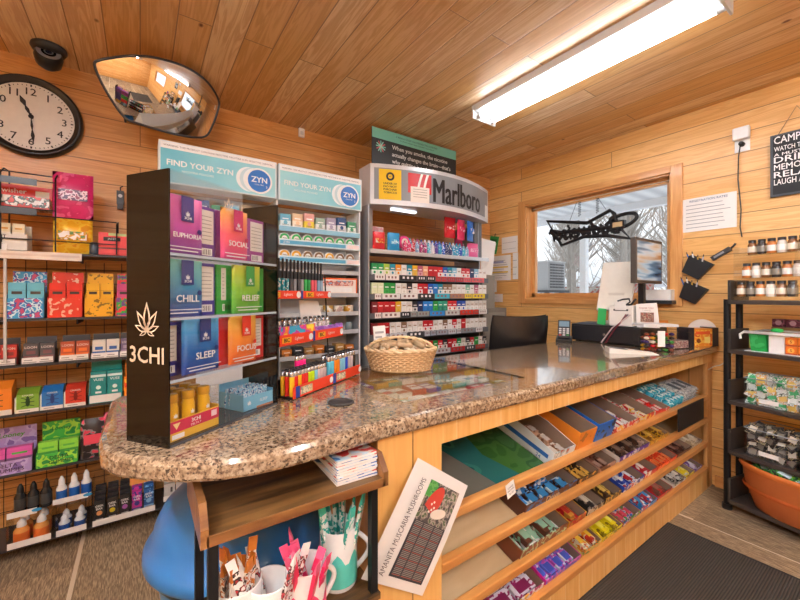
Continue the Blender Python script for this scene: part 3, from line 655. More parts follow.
for z, lp in ((CT, loops[0]), (CT-.046, loops[5])):
    bm = bmesh.new(); o_ = [bm.verts.new(p) for p in lp]; h_ = [bm.verts.new((x, y, z)) for x, y in hole]; es = []
    for L_ in (o_, h_):
        for i in range(len(L_)): es.append(bm.edges.new((L_[i], L_[(i+1) % len(L_)])))
    bmesh.ops.triangle_fill(bm, edges=es, use_beauty=True, normal=(0, 0, 1)); bm.verts.index_update()
    fs = [tuple(v.index for v in f.verts) for f in bm.faces]; vs = [v.co.copy() for v in bm.verts]
    fs = [f if ((vs[f[1]]-vs[f[0]]).cross(vs[f[2]]-vs[f[0]]).z > 0) == (z == CT) else tuple(reversed(f)) for f in fs]
    b.add(vs, fs, GRAN); bm.free()
b.build('worktop', t)
b = MB(Matrix.Translation((-1.5, -1.1, 0))); z0, z1 = CT-.045, CT-.001; tk = M('#b08a62', .5)
b.box(HX0, HX0+.012, HY0, HY1, z0, z1-.007, RAIL); b.box(HX1-.012, HX1, HY0, HY1, z0, z1-.007, RAIL); b.box(HX0, HX1, HY0, HY0+.012, z0, z1-.007, RAIL); b.box(HX0, HX1, HY1-.012, HY1, z0, z1-.007, RAIL); b.box(HX0, HX1, HY0, HY1, z0-.008, z0, tk); b.build('display_well', t)
MB(Matrix.Translation((-1.5, -1.1, 0))).box(HX0+.003, HX1-.003, HY0+.003, HY1-.003, CT-.007, CT-.001, COUNTGLASS).build('glass_cover', t)
b = MB(Matrix.Translation((-1.5, -1.1, 0)))
b.box(-.018, .50, .955, .985, .843, .869, TRIMB); b.box(-.055, -.02, 1.05, 1.25, .838, .869, TRIMB); b.box(-.055, .5, 1.25, 1.28, .838, .869, TRIMB); b.build('support_brace', t)
# goods lying in the glass-covered well
r = random.Random(3)
WG = [('#2f9c8a', '#e8c23a'), ('#d8d8d0', '#c43b3b'), ('#7b4aa0', '#e8e8e8'), ('#e6e6e6', '#2d5fa8'), ('#e8e4da', '#b04a30'), ('#c9a33a', '#3a3a3a'), ('#e0e0e0', '#3c8a4a'), ('#b8322e', '#efefef')]
nm = ['teal', 'white and red', 'purple', 'white and blue', 'cream', 'gold', 'white and green', 'red']
for i in range(22):
    row = i//8; col = i % 8; k = (i*3+row) % 8
    x = HX0+.06+col*.068+r.uniform(-.004, .004); y = HY0+.07+row*.14+(0 if row < 2 else .02)
    if row == 0 and col > 5: y -= 0
    m = MB(); m.box(-.029, .029, -.042, .042, 0, .014+.006*(k % 2), M(WG[k][0], .4)); m.box(-.024, .024, -.03, .0, .014+.006*(k % 2), .0145+.006*(k % 2), M(WG[k][1], .4)); m.box(-.02, .02, .012, .03, .014+.006*(k % 2), .0145+.006*(k % 2), WHT)
    one('small_packet', m, '%s packet under the counter glass, %s from left in the %s row' % (nm[k], ORD[col], ('front', 'middle', 'back')[row]), 'packet', (x, y, CT-.0448), r.uniform(-.12, .12), group='packets under the counter glass')
# base cabinet with slanted candy shelves
XL, XR, FY = .50, XB-.004, .817
t = thing('candy_counter', 'honey wood counter base with slanted open candy shelves', 'counter', (XL, FY, 0))
Tm = Matrix.Translation((-XL, -FY, 0))
OX = .72; RZ = [.605, .46, .305, .145]
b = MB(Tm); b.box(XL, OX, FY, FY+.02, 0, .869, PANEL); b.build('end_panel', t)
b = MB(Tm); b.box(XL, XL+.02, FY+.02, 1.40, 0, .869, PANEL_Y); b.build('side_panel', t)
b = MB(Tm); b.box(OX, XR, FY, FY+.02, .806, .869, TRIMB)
for i in range(22): b.box(OX+.06+i*.1, OX+.062+i*.1, FY-.0006, FY, .806, .869, M('#f4d8a4', .4))  # highlights on the routed bevels, painted as pale wood lines
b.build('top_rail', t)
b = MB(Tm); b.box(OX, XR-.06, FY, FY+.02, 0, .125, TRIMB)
for i in range(22): b.box(OX+.04+i*.1, OX+.0425+i*.1, FY-.0006, FY, .0, .125, M('#f4d8a4', .4))  # bevel highlights put into the colour as pale upright lines
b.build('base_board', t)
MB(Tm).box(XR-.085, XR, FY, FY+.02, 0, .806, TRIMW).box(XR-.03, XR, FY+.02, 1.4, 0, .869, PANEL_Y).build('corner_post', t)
MB(Tm).box(XL+.02, XR, 1.385, 1.40, 0, .869, PLY).build('back_panel', t)
TH = math.radians(17.2)
for k, z in enumerate(RZ):
    b = MB(Tm); b.add([(OX-.0, FY-.002, z-.036), (XR-.085, FY-.002, z-.036), (XR-.085, FY-.006, z-.004), (OX, FY-.006, z-.004), (OX, FY+.024, z-.040), (XR-.085, FY+.024, z-.040), (XR-.085, FY+.022, z), (OX, FY+.022, z)],
          [(0, 1, 2, 3), (3, 2, 6, 7), (4, 7, 6, 5), (0, 4, 5, 1), (0, 3, 7, 4), (1, 5, 6, 2)], RAIL)
    b.build('shelf_lip', t, bevel=.004)
    b = MB(Tm); y0, y1 = FY+.022, FY+.50; za = z-.036; zb_ = za+math.tan(TH)*(y1-y0)
    b.add([(OX-.1, y0, za-.014), (XR-.03, y0, za-.014), (XR-.03, y1, zb_-.014), (OX-.1, y1, zb_-.014), (OX-.1, y0, za), (XR-.03, y0, za), (XR-.03, y1, zb_), (OX-.1, y1, zb_)],
          [(0, 3, 2, 1), (4, 5, 6, 7), (0, 1, 5, 4), (2, 3, 7, 6), (0, 4, 7, 3), (1, 2, 6, 5)], PLY)
    b.build('slanted_shelf', t)
Rsh = Matrix.Rotation(TH, 4, 'X')
def shelf_pt(k, x, y, z=0):
    return Vector((x, FY+.026, RZ[k]-.034)) + (Rsh @ Vector((0, y, z+.0005)))
HGT = ['top slanted shelf', 'second slanted shelf', 'third slanted shelf', 'bottom slanted shelf']
P_ = lambda *a, **k: PR(*a, scale=k.get('scale', 30), rough=.3)
TRAYS = [  # shelf, x0, x1, depth, side h, front h, outer, front, contents (mats), n across, n deep, rows filled, name, content name, lettering
 (0, 1.30, 1.455, .40, .085, .05, M('#dfe6ea'), P_('#dfe6ea', '#a8b4bc', '#b0502f'), (P_('#c8a080', '#8a5a3a', '#e6dccf'), '#d8cfc4'), 3, 3, 'white tray with a blue stripe', 'brown snack stick', None),
 (0, 1.462, 1.60, .38, .095, .09, M('#e88a28'), P_('#e88a28', '#e88a28', '#b06a2a'), (P_('#e0a050', '#7a4a20'), '#f0d0a0'), 3, 1, 'orange tray', 'golden wrapped treat', None),
 (0, 1.607, 1.765, .38, .10, .095, M('#1d6fd0'), P_('#1d6fd0', '#1d6fd0', '#3a2a20'), (P_('#2a78d8', '#101c40'), '#dfe6f0'), 3, 1, 'bright blue tray', 'blue wrapped treat', None),
 (0, 1.775, 2.02, .36, .07, .05, P_('#d8d2c8', '#b8322e', '#d8d2c8'), P_('#c8232a', '#e8e0d8', '#e8b820'), (P_('#c8202a', '#f0ece4', '#a01820'), '#f4f0ea'), 5, 2, 'wide red and white tray', 'red and white chocolate bar', None),
 (0, 2.025, 2.22, .36, .07, .05, P_('#d8d2c8', '#c02a2a', '#d8d2c8'), P_('#c8232a', '#e8c830', '#e8e0d8'), (P_('#d8281e', '#f0ece4', '#e8b820'), '#e8d8c0'), 4, 2, 'red and yellow tray', 'red chocolate bar', None),
 (0, 2.225, 2.42, .34, .05, .04, M('#c9c2b8'), P_('#d8281e', '#d8281e', '#f4e8e0'), (P_('#e0241c', '#e0241c', '#b01410'), '#f4d8d0'), 4, 2, 'low tray of bright red bags', 'bright red candy bag', None),
 (1, 1.13, 1.47, .30, .06, .05, M('#5a3020'), P_('#4a2418', '#2e6ab0', '#6a3a26'), (P_('#3a1c14', '#3a88c8', '#e0e4e8'), '#3c90c8'), 5, 2, 'brown and blue chocolate tray', 'brown and blue chocolate bar', ('Dove', '#dfc8a0')),
 (1, 1.475, 1.64, .30, .05, .045, M('#4a2c1c'), P_('#3a2418', '#d8a040', '#4a2c1c'), (P_('#3a2418', '#e0b050', '#8a5a2a'), '#d8a848'), 4, 2, 'dark tray with gold lettering', 'gold and brown bar', None),
 (1, 1.645, 1.80, .30, .05, .045, M('#a07866'), P_('#5a3024', '#b08878'), (P_('#5a2c20', '#8a5a48'), '#b09080'), 3, 2, 'plain brown cardboard tray', 'dark brown bar', None),
 (1, 1.83, 2.16, .30, .055, .045, M('#d8cfc6'), P_('#4a20a0', '#4a20a0', '#e8e0f0'), (P_('#5a3a2a', '#3a2a24', '#a89080'), '#8a7464'), 6, 1, 'white tray with purple front', 'brown bar', ('HOT', '#ffffff')),
 (1, 2.165, 2.40, .30, .055, .045, M('#c9962a'), P_('#d8a020', '#b07818', '#e8c860'), (P_('#8a5a28', '#d8a830', '#6a3e1e'), '#e0b850'), 4, 1, 'yellow tray', 'brown and yellow bar', None),
 (2, 1.10, 1.40, .32, .07, .055, M('#7a4228'), P_('#7a4228', '#a8c8a8', '#7a4228'), (P_('#6a3a28', '#8fc0a0', '#e8e4dc'), '#9cc8ac'), 5, 1, 'brown tray with mint swirls', 'mint chocolate bar', None),
 (2, 1.405, 1.54, .32, .06, .05, M('#c9962a'), P_('#8a5a28', '#c8232a', '#c9962a'), (P_('#c8963a', '#c8232a'), '#b83028'), 3, 1, 'gold and red tray', 'gold cookie bar', ('Twix', '#c8232a')),
 (2, 1.545, 1.69, .32, .06, .05, M('#2a2422'), P_('#2a2422', '#c0b8a8', '#3c3430'), (P_('#2c2624', '#a09080'), '#d0c8b8'), 3, 1, 'black tray', 'black wrapped bar', None),
 (2, 1.695, 1.85, .32, .06, .05, M('#4a3624'), P_('#3a2a1c', '#c8a040', '#3a2a1c'), (P_('#4a3020', '#d8b050'), '#e0c060'), 3, 1, 'dark gold-starred tray', 'brown bar with gold print', None),
 (2, 1.87, 2.09, .32, .06, .05, M('#2448b0'), P_('#2040a8', '#e8ecf4', '#c8232a'), (P_('#2448b0', '#e0e4ec', '#c8232a'), '#f0f2f6'), 5, 1, 'royal blue tray', 'blue and red bar', None),
 (2, 2.095, 2.25, .32, .06, .05, M('#c8232a'), P_('#c8232a', '#c8232a', '#f0ece4'), (P_('#c8232a', '#f0ece4'), '#f4f0ea'), 3, 1, 'small red tray', 'red and white wafer bar', None),
 (2, 2.255, 2.52, .32, .05, .045, M('#e04828'), P_('#e84020', '#f07838', '#c82a18'), (P_('#e83c1c', '#f47c40', '#c8281a'), '#f08a50'), 6, 2, 'orange-red tray', 'orange-red candy bag', None),
 (2, 2.525, 2.74, .32, .05, .045, M('#5a3a30'), P_('#4a2c24', '#7a5040'), (P_('#4a2a22', '#8a6050'), '#a07868'), 5, 1, 'dark brown tray', 'dark brown bar', None),
 (2, 2.745, 2.93, .32, .05, .04, M('#b8a890'), P_('#c8b89c', '#e0d4bc'), (P_('#d8ccb4', '#b09c80'), '#efe6d4'), 4, 1, 'pale cardboard tray', 'pale wrapped bar', None),
 (3, .99, 1.245, .32, .06, .045, M('#a02868'), P_('#a82c70', '#e8e0ea', '#e0b040'), (P_('#e6e0ea', '#9a2460', '#e8e0ea'), '#8a2458'), 2, 2, 'magenta tray', 'white and magenta candy box', None),
 (3, 1.25, 1.50, .32, .06, .045, M('#d828a0'), P_('#5a50c8', '#d060c0', '#6a70e0'), (P_('#6a78e0', '#c85ac0', '#e4e8fa'), '#4a60c8'), 4, 2, 'violet and pink tray', 'violet and blue candy box', None),
 (3, 1.505, 1.67, .30, .05, .045, M('#c8b060'), P_('#c8b868', '#d88428', '#5a8a3a'), (P_('#e8982c', '#e8e0c8', '#c83a2a'), '#f0c83c'), 4, 1, 'beige tray of gummies', 'orange gummy bag', None),
 (3, 1.675, 1.86, .30, .05, .045, M('#d8c830'), P_('#e4d428', '#8a8430', '#e4d428'), (P_('#f0e020', '#f0e020', '#a08c20'), '#f4ec60'), 4, 1, 'yellow-edged tray', 'yellow gummy bag', None),
 (3, 1.865, 2.05, .30, .05, .045, M('#b0606a'), P_('#38a048', '#c83848', '#d8d8d8', '#3060b0'), (P_('#4aa858', '#d84858', '#e0e0e0', '#3a68c0'), '#e04860'), 4, 2, 'multicoloured tray', 'rainbow candy bag', None),
 (3, 2.055, 2.25, .30, .055, .045, M('#2a78b8'), P_('#2a88c8', '#c82a3a', '#e0e8f0'), (P_('#2a90d0', '#d0303c', '#e4eaf0'), '#48a8e0'), 4, 1, 'sky blue and red tray', 'blue taffy bag', None),
 (3, 2.255, 2.45, .30, .055, .045, M('#c8242a'), P_('#c8242a', '#8a5a4a', '#c8242a'), (P_('#8a5a48', '#c83030'), '#b07060'), 3, 1, 'red rimmed brown tray', 'reddish brown bar', None),
 (3, 2.48, 2.66, .30, .05, .04, M('#d8d4cc'), P_('#e0dcd4', '#3a3634', '#e0dcd4'), (P_('#e4e0d8', '#2e2a2a', '#a8a49c'), '#f0eee8'), 4, 1, 'white and black tray', 'white and black bag', None),
 (3, 2.665, 2.80, .30, .05, .04, M('#e4cc28'), P_('#ecd428', '#ecd428', '#b08a20'), (P_('#f0dc30', '#f0dc30', '#e8e8e0'), '#f4ec88'), 3, 1, 'small yellow tray', 'yellow candy bag', None),
 (3, 2.805, 2.93, .30, .05, .04, M('#7a50a0'), P_('#8258a8', '#e4dcec', '#8258a8'), (P_('#e0d8ea', '#7a4ca0'), '#f0ecf4'), 3, 1, 'small purple tray', 'purple and white bag', None)]
for (k, x0, x1, d, h, hf, om, fm, (cm_, cc), na, nd, nm_, cn, let) in TRAYS:
    w = x1-x0-.006; rt = (TH, 0, 0)
    pos = 'at the far right' if x1 > 2.9 else ''
    t = thing('candy_tray', (nm_+' on the '+HGT[k]+' of the candy counter '+pos).strip(), 'tray', shelf_pt(k, x0, 0), group='candy trays on the slanted shelves', rot=rt)
    hf *= 1.25; h = max(h, hf*1.05)
    b = tray_mesh(w, d, h, om, fm, hf)
    if let: b.text(let[0], (w/2, -.0008, hf*.70), w*.7, hf*.45, M(let[1], .4), bold=.03)
    if 'blue stripe' in nm_:
        st = M('#2468b8'); b.add([(-.0006, .02, h*.30), (-.0006, d*.92, h*.36), (-.0006, d*.92, h*.62), (-.0006, .02, h*.5)], [(0, 1, 2, 3)], st); b.fr(.01, w-.01, hf*.35, hf*.6, -.0006, M('#e4eaee')) ; b.text('24', (-.0008, .06, h*.16), .03, .016, st, u=(0, -1, 0))
    b.build('tray_box', t)
    bw = (w-.012)/na; bd = .105 if nd < 2 else .07; bh = .022
    bm_ = bar_mesh(bw-.003, bd, bh, cm_, M(cc, .4))
    rr = random.Random(int(x0*1000)+k)
    for j in range(nd):
        for i in range(na):
            zl = .0035
            if nd > 1 and j == 1 and rr.random() < .2: continue
            p = shelf_pt(k, x0+.006+bw*(i+.5), .008+bd*(j+.5)+rr.uniform(0, .004), zl)
            inst('candy_bar', bm_, cn+' in the '+nm_+' of the candy counter', 'candy bar' if 'bar' in cn else 'candy', p, rot=(TH, 0, rr.uniform(-.05, .05)), group='contents of the '+nm_)
            if nd == 1 and hf < .08 and i % 2:   # second layer
                p2 = shelf_pt(k, x0+.006+bw*(i+.5), .008+bd*(j+.5)+.004, zl+bh+.0012)
                inst('candy_bar', bm_, cn+' in the '+nm_+' of the candy counter', 'candy bar' if 'bar' in cn else 'candy', p2, rot=(TH, 0, rr.uniform(-.06, .06)), group='contents of the '+nm_)
# teal rolls and white packets at the right end of the top slanted shelf
rm = MB().lathe([(.008, -.0), (.021, .003), (.021, .06), (.008, .064)], PR('#2aa0b8', '#2aa0b8', '#d8eef2', scale=60), 12); rm.lathe([(.0, .0635), (.012, .064), (.012, .0645)], M('#e8f4f4'), 10); rm = rm.mesh('roll')
for i in range(5):
    for j in range(4):
        p = shelf_pt(0, 2.455+i*.045, .03+j*.048, .001); inst('candy_roll', rm, 'teal capped candy tube standing in rows on the top slanted shelf', 'candy tube', p, rot=(TH, 0, 0), group='teal candy tubes on the top slanted shelf')
pm = bar_mesh(.075, .15, .016, PR('#e4e4e0', '#9aa0a4', '#e4e4e0', scale=50), M('#5d6468', .5))
for i in range(3):
    for j in range(4):
        inst('jerky_packet', pm, 'flat grey packet in the %s stack, %s from bottom, right end of top slanted shelf' % (ORD[i], ORD[j]), 'packet', shelf_pt(0, 2.73+i*.082, .10, .001+j*.0175), rot=(TH, 0, .03*(j % 2)), group='white packets at the right end of the top slanted shelf')
# landscape print sheet, top shelf left
b = MB(); W_, D_ = .57, .40
b.box(0, W_, 0, D_, 0, .003, M('#6b675c', .3))
b.add([(.30, 0, .0034), (.43, 0, .0034), (.36, D_*.4, .0034), (.40, D_, .0034), (.16, D_, .0034), (.24, D_*.45, .0034)], [(0, 1, 2, 3, 4, 5)], PR('#2c6a66', '#2c6a66', '#357a70', '#24565a', scale=9, rough=.15))
b.add([(.43, 0, .0034), (W_, 0, .0034), (W_, D_, .0034), (.40, D_, .0034), (.36, D_*.4, .0034)], [(0, 1, 2, 3, 4)], PR('#35602a', '#3f6c30', '#305a2c', '#3a6634', scale=10, rough=.15))
one('printed_sheet', b, 'glossy teal and green landscape sheet lying on the top slanted shelf', 'sheet', shelf_pt(0, .725, 0), rot=(TH, 0, 0))
# paper price tag, black board
q = onY(510.5, 489, FY-.008); b = MB(); b.box(-.022, .022, -.001, 0, -.026, .024, PAPER); b.text('COFFEE', (0, -.0016, .008), .034, .006, INK); b.text('CREAMERS', (0, -.0016, -.002), .036, .006, INK); b.text('$1.50', (0, -.0016, -.014), .026, .008, INK)
one('price_tag', b, 'small white price tag taped to the top wooden shelf lip', 'tag', (q.x, FY-.008, q.z), rot=(0, math.radians(-14), 0))
one('chalk_slate', MB().box(0, .40, 0, .006, -.125, 0, M('#1b1d1f', .5)), 'black rectangular panel hanging below the top wooden shelf lip', 'panel', (2.46, FY-.014, RZ[0]-.005), rot=(0, 0, 0))
# mushroom notice taped on the end panel
A, B_, C_, D_ = [onY(u, v, FY-.006) for u, v in ((417.5, 455), (467, 487.5), (421, 599), (361.5, 574))]
ctr = (A+B_+C_+D_)/4; u_ = ((A-D_)+(B_-C_)).normalized(); v_ = Vector((-u_.z, 0, u_.x)); pw = ((A-D_).length+(B_-C_).length)/2; ph = ((A-B_).length+(D_-C_).length)/2
t = thing('notice_sheet', 'white laminated mushroom notice hanging askew on the wood panel', 'notice', ctr)
b = MB(); n = 10
def pp(a, c_, off=0): # a in -.5...5 along long side, c_ along short
    k = -.012*math.sin((a+.5)*PI)-.006*(c_+.5)
    return u_*(a*pw)+v_*(c_*ph)+Vector((0, k-off, 0))+v_*(.010*math.sin((a+.5)*PI))
for i in range(n):
    a0, a1 = -.5+i/n, -.5+(i+1)/n; b.add([pp(a0, -.5), pp(a1, -.5), pp(a1, .5), pp(a0, .5)], [(0, 1, 2, 3)], M('#f1f0ee', .25, coat=.6, var=.01), True)
b.build('sheet', t)
def strip(b, a0, a1, c0, c1, mat, off=.0008, n=6):
    for i in range(n):
        s0, s1 = a0+(a1-a0)*i/n, a0+(a1-a0)*(i+1)/n; b.add([pp(s0, c0, off), pp(s1, c0, off), pp(s1, c1, off), pp(s0, c1, off)], [(0, 1, 2, 3)], mat)
b = MB(); strip(b, -.42, .06, -.40, .16, M('#33343a', .4)); 
for k in range(34):
    a = -.40+k*.0135
    for q0, q1 in ((-.37, -.21), (-.19, -.02), (0.0, .13)): strip(b, a, a+.006, q0, q1, M('#9a948e' if k % 5 else '#b06050', .5), .0014, 1)
b.build('text_block', t)
b = MB(); strip(b, .06, .40, -.40, .16, PR('#4d4a48', '#8a8078', '#b4aaa0', '#5a6a4a', scale=70)); strip(b, .26, .40, .0, .16, PR('#4a9a48', '#6ab060', '#3a7a50', scale=50), .0012)
cc = pp(.22, -.02, .0022)
b.disc(cc, .052, M('#c8483c', .4), u=(u_*.9-v_*.3).normalized(), v=(v_*.9+u_*.3).normalized(), ry=.026)
b.disc(pp(.16, -.17, .0022), .03, M('#e8e0d4', .5), u=(u_*.2-v_*.9).normalized(), v=u_, ry=.014)
for k in range(7): b.disc(pp(.15+.022*k, .0-.03*(k % 3), .0028), .0035, M('#f4ece4'), u=u_, v=v_, seg=8)
b.build('photo_print', t)
b = MB(); b.text('AMANITA MUSCARIA MUSHROOMS', pp(-.02, .30, .006), pw*.80, ph*.075, M('#4c4a50'), u=u_, v=v_, keep=False); b.build('heading', t)
# ---------------------------------------------------------------- things on the counter, right end
def on_counter(u, v): return onZ(u, v, CT)
t = thing('cash_drawer', 'long black cash drawer on the counter by the window', 'cash drawer', (2.55, 1.03, CT), 0)
b = MB(); b.box(0, .40, 0, .455, .006, .120, M('#1f2023', .4)); b.build('body', t, bevel=.004)
b = MB(); b.box(-.006, 0, .01, .445, .014, .108, M('#26272b', .3)); b.build('drawer_front', t, bevel=.002)
MB().lathe([(.009, 0), (.009, .004)], SILV, 14).build('lock', t, (-.006, .22, .06), rot=(0, -PI/2, 0))
for x in (.03, .37):
    for y in (.03, .42): MB().box(x-.012, x+.012, y-.012, y+.012, 0, .006, BLK).build('foot', t)
t = thing('card_reader', 'black card payment terminal on the counter left of the cash drawer', 'card reader', (2.36, 1.43, CT), math.radians(-62))
MB().add([(-.05, 0, 0), (.05, 0, 0), (.05, .11, 0), (-.05, .11, 0), (-.05, 0, .02), (.05, 0, .02), (.05, .11, .04), (-.05, .11, .04)], [(0, 3, 2, 1), (4, 5, 6, 7), (0, 1, 5, 4), (2, 3, 7, 6), (0, 4, 7, 3), (1, 2, 6, 5)], BLK).build('base', t, bevel=.003)
b = MB(); b.add([(-.04, .03, .03), (.04, .03, .03), (.04, .085, .15), (-.04, .085, .15), (-.04, .055, .025), (.04, .055, .025), (.04, .105, .142), (-.04, .105, .142)], [(0, 1, 2, 3), (4, 7, 6, 5), (0, 4, 5, 1), (2, 6, 7, 3), (0, 3, 7, 4), (1, 5, 6, 2)], M('#2a2b2f', .3)); b.build('terminal_body', t, bevel=.003)
b = MB(); n_ = Vector((0, -.909, .417)); v2 = Vector((0, .417, .909)); o2 = Vector((0, .03, .03))
b.disc((0, 0, 0), 0.0001, BLK)
for i in range(3):
    for j in range(4):
        q = o2+v2*(.016+j*.015)+Vector((-.024+i*.024, 0, 0))+n_*.001; b.add([q+Vector((-.008, 0, 0)), q+Vector((.008, 0, 0)), q+Vector((.008, 0, 0))+v2*.010, q+Vector((-.008, 0, 0))+v2*.010], [(0, 1, 2, 3)], M(['#b03a34', '#c9c9c9', '#3a8a4a'][i] if j == 0 else '#c9c9c9', .4))
b.build('keypad', t)
b = MB(); q = o2+v2*.082+n_*.001; b.add([q+Vector((-.032, 0, 0)), q+Vector((.032, 0, 0)), q+Vector((.032, 0, 0))+v2*.04, q+Vector((-.032, 0, 0))+v2*.04], [(0, 1, 2, 3)], M('#7a97a8', .1)); b.build('screen', t)
# pos terminal: pale back of a tilted screen on the drawer
t = thing('pos_terminal', 'off-white register screen seen from behind above the cash drawer', 'register', (2.68, 1.24, CT+.121), math.radians(-72))
b = MB(); b.add([(-.12, .0, .10), (.09, .0, .10), (.12, .10, .44), (-.09, .10, .44), (-.12, .02, .09), (.09, .02, .09), (.12, .125, .43), (-.09, .125, .43)], [(0, 1, 2, 3), (4, 7, 6, 5), (0, 4, 5, 1), (2, 6, 7, 3), (0, 3, 7, 4), (1, 5, 6, 2)], M('#e4ddd0', .5)); b.build('screen_housing', t, bevel=.006)
MB().box(-.05, .05, .03, .10, .02, .22, M('#d5cdc0', .5)).build('neck', t, bevel=.006); MB().box(-.11, .11, -.04, .14, 0, .02, M('#d5cdc0', .5)).build('base', t, bevel=.004)
t = thing('receipt_printer', 'white box printer standing on the cash drawer below the tilted screen', 'printer', (2.575, 1.16, CT+.121), RZB)
MB().box(-.075, .075, 0, .10, 0, .135, M('#ebe7df', .45)).build('body', t, bevel=.006)
MB().box(-.045, .045, -.002, 0, .10, .112, INK).build('paper_slot', t); MB().quad((-.035, -.002, .105), (.035, -.002, .105), (.035, -.012, .16), (-.035, -.012, .16), PAPER).build('receipt', t)
# box with photo collage
t = thing('donation_box', 'white card box with a photo collage standing on the cash drawer', 'box', (2.60, 1.015, CT+.121), math.radians(-70))
b = MB(); b.add([(-.055, 0, 0), (.065, 0, 0), (.065, .07, 0), (-.055, .07, 0), (-.06, -.005, .145), (.05, -.005, .155), (.05, .065, .155), (-.06, .065, .145)], [(0, 3, 2, 1), (4, 5, 6, 7), (0, 1, 5, 4), (2, 3, 7, 6), (0, 4, 7, 3), (1, 2, 6, 5)], M('#eee9e4', .5)); b.build('box_body', t)
MB().fr(-.035, .035, .035, .095, -.0062, PR('#7a5040', '#c8a890', '#3a3038', '#b0584a', scale=90)).build('photo_print', t)
b = MB(); b.text('THANK YOU', (-.005, -.0068, .122), .075, .010, M('#a04848')); b.text('for supporting', (-.005, -.0068, .108), .06, .007, M('#666666')); b.build('lettering', t)
b = MB(); pts = [(2.60, 1.19, CT+.285), (2.585, 1.17, CT+.265), (2.58, 1.15, CT+.275), (2.585, 1.13, CT+.262), (2.59, 1.11, CT+.28), (2.60, 1.12, CT+.30), (2.605, 1.16, CT+.296)]
one('scanner_cable', MB().tube(pts, .006, BLK, 6, closed=True).tube([(2.60, 1.08, CT+.30), (2.585, 1.10, CT+.265), (2.59, 1.13, CT+.258), (2.60, 1.17, CT+.262)], .007, BLK, 6), 'bundle of black cable looped on top of the white printer', 'cable')
# cables down the front of drawer
for k, (cc, nm2) in enumerate((('#7a2834', 'dark red'), ('#2a2a2e', 'black'), ('#c9b8b8', 'pale grey'))):
    one('cable', MB().tube([(2.56+.0, 1.12-.012*k, CT+.20), (2.53, 1.14, CT+.15), (2.525, 1.17+.01*k, CT+.11), (2.53, 1.21+.012*k, CT+.05), (2.53, 1.235+.014*k, CT+.006)], .0045, M(cc, .4), 6), nm2+' cable hanging down the front of the cash drawer', 'cable')
p = onX(603, 305, 2.62); one('green_slip', MB().add([(-.03, 0, -.055), (.025, 0, -.06), (.035, -.004, .05), (-.02, -.004, .055)], [(0, 1, 2, 3)], M('#3cb864', .5)).add([(-.03, .001, -.055), (.025, .001, -.06), (.035, -.003, .05), (-.02, -.003, .055)], [(3, 2, 1, 0)], M('#3cb864', .5)), 'bright green paper slip hanging left of the white printer', 'slip', (2.60, p.y, CT+.18), RZB)
b = MB(); b.box(0, .20, 0, .13, 0, .002, M('#35506a')); b.box(.02, .24, .03, .15, .002, .004, M('#22384e')); one('blue_folder', b, 'dark blue folder lying on the left of the cash drawer top', 'folder', (2.60, 1.32, CT+.1205), math.radians(8))
one('paper_sheet', MB().box(0, .28, 0, .20, 0, .003, PAPER), 'white paper lying on the cash drawer top behind the cables', 'paper', (2.62, 1.07, CT+.1205), math.radians(4)) if False else None
# customer display monitor
t = thing('monitor', 'small dark-framed monitor on a stand in front of the window', 'monitor', (2.70, 1.05, CT+.1))
scr = M('#20242a', .2)
zt_, zb_ = 1.60, 1.33
b = MB(); b.box(-.20, .19, -.012, .02, zt_-.286-CT-.1, zt_-CT-.1, M('#4a423c', .4)); b.build('housing', t, bevel=.003)
m, nt, bb = newmat('monitor_screen'); N = nt.nodes; L = nt.links
tc = N.new('ShaderNodeTexCoord'); mp = N.new('ShaderNodeMapping'); mp.inputs['Scale'].default_value = (1.6, 1, 13); nz = N.new('ShaderNodeTexNoise'); nz.inputs['Scale'].default_value = 1.4; nz.inputs['Detail'].default_value = 2
cr = N.new('ShaderNodeValToRGB'); el = cr.color_ramp.elements
for _ in range(3): el.new(.5)
for i, (p, h) in enumerate(((.3, '#2b3b50'), (.42, '#5d7a94'), (.5, '#9fb4c4'), (.6, '#b0a494'), (.72, '#9a6f48'))): el[i].position = p; el[i].color = rgb(h)
L.new(tc.outputs['Object'], mp.inputs[0]); L.new(mp.outputs[0], nz.inputs[0]); L.new(nz.outputs['Fac'], cr.inputs[0]); L.new(cr.outputs[0], bb.inputs['Base Color']); L.new(cr.outputs[0], bb.inputs['Emission Color']); bb.inputs['Emission Strength'].default_value = .18; bb.inputs['Roughness'].default_value = .15
MB().fr(-.183, .173, zt_-.266-CT-.1, zt_-.02-CT-.1, -.0128, m).build('screen', t)
MB().box(-.02, .02, .02, .05, .03, .55, BLK).build('stand', t); MB().box(-.09, .09, -.03, .12, .022, .034, BLK).build('base', t)
# tub of mixed candy
def tub(loc, rz, w, d, h, label, inner, lab=True):
    t = thing('candy_tub', label, 'tub', loc, rz); b = MB(); b.box(-w/2, w/2, 0, d, 0, h, ACRY); b.build('clear_tub', t, bevel=.006)
    b = MB(); b.box(-w/2-.003, w/2+.003, -.003, d+.003, h-.012, h+.003, M('#d8dadc', .3)); b.build('lid', t, bevel=.003)
    if lab: MB().box(-.018, .022, -.0015, -.0005, h*.2, h*.78, PAPER).build('label', t)
    return t
tb = Vector((2.42, .875, CT)); tub(tb, math.radians(-40), .185, .12, .155, 'clear tub of colourful candies with a white label on the counter', None)
cs = ['#3a8a3a', '#c8242a', '#d8a020', '#7a3a20', '#3a2a60', '#e8e0d0', '#2a2422']
cmesh = [MB().lathe([(.004, 0), (.013, .004), (.014, .012), (.004, .018)], M(c_, .3), 8).mesh('candy') for c_ in cs]; r = random.Random(9)
cn2 = ['green', 'red', 'gold', 'brown', 'violet', 'cream', 'black']
Rz = Matrix.Rotation(math.radians(-40), 3, 'Z')
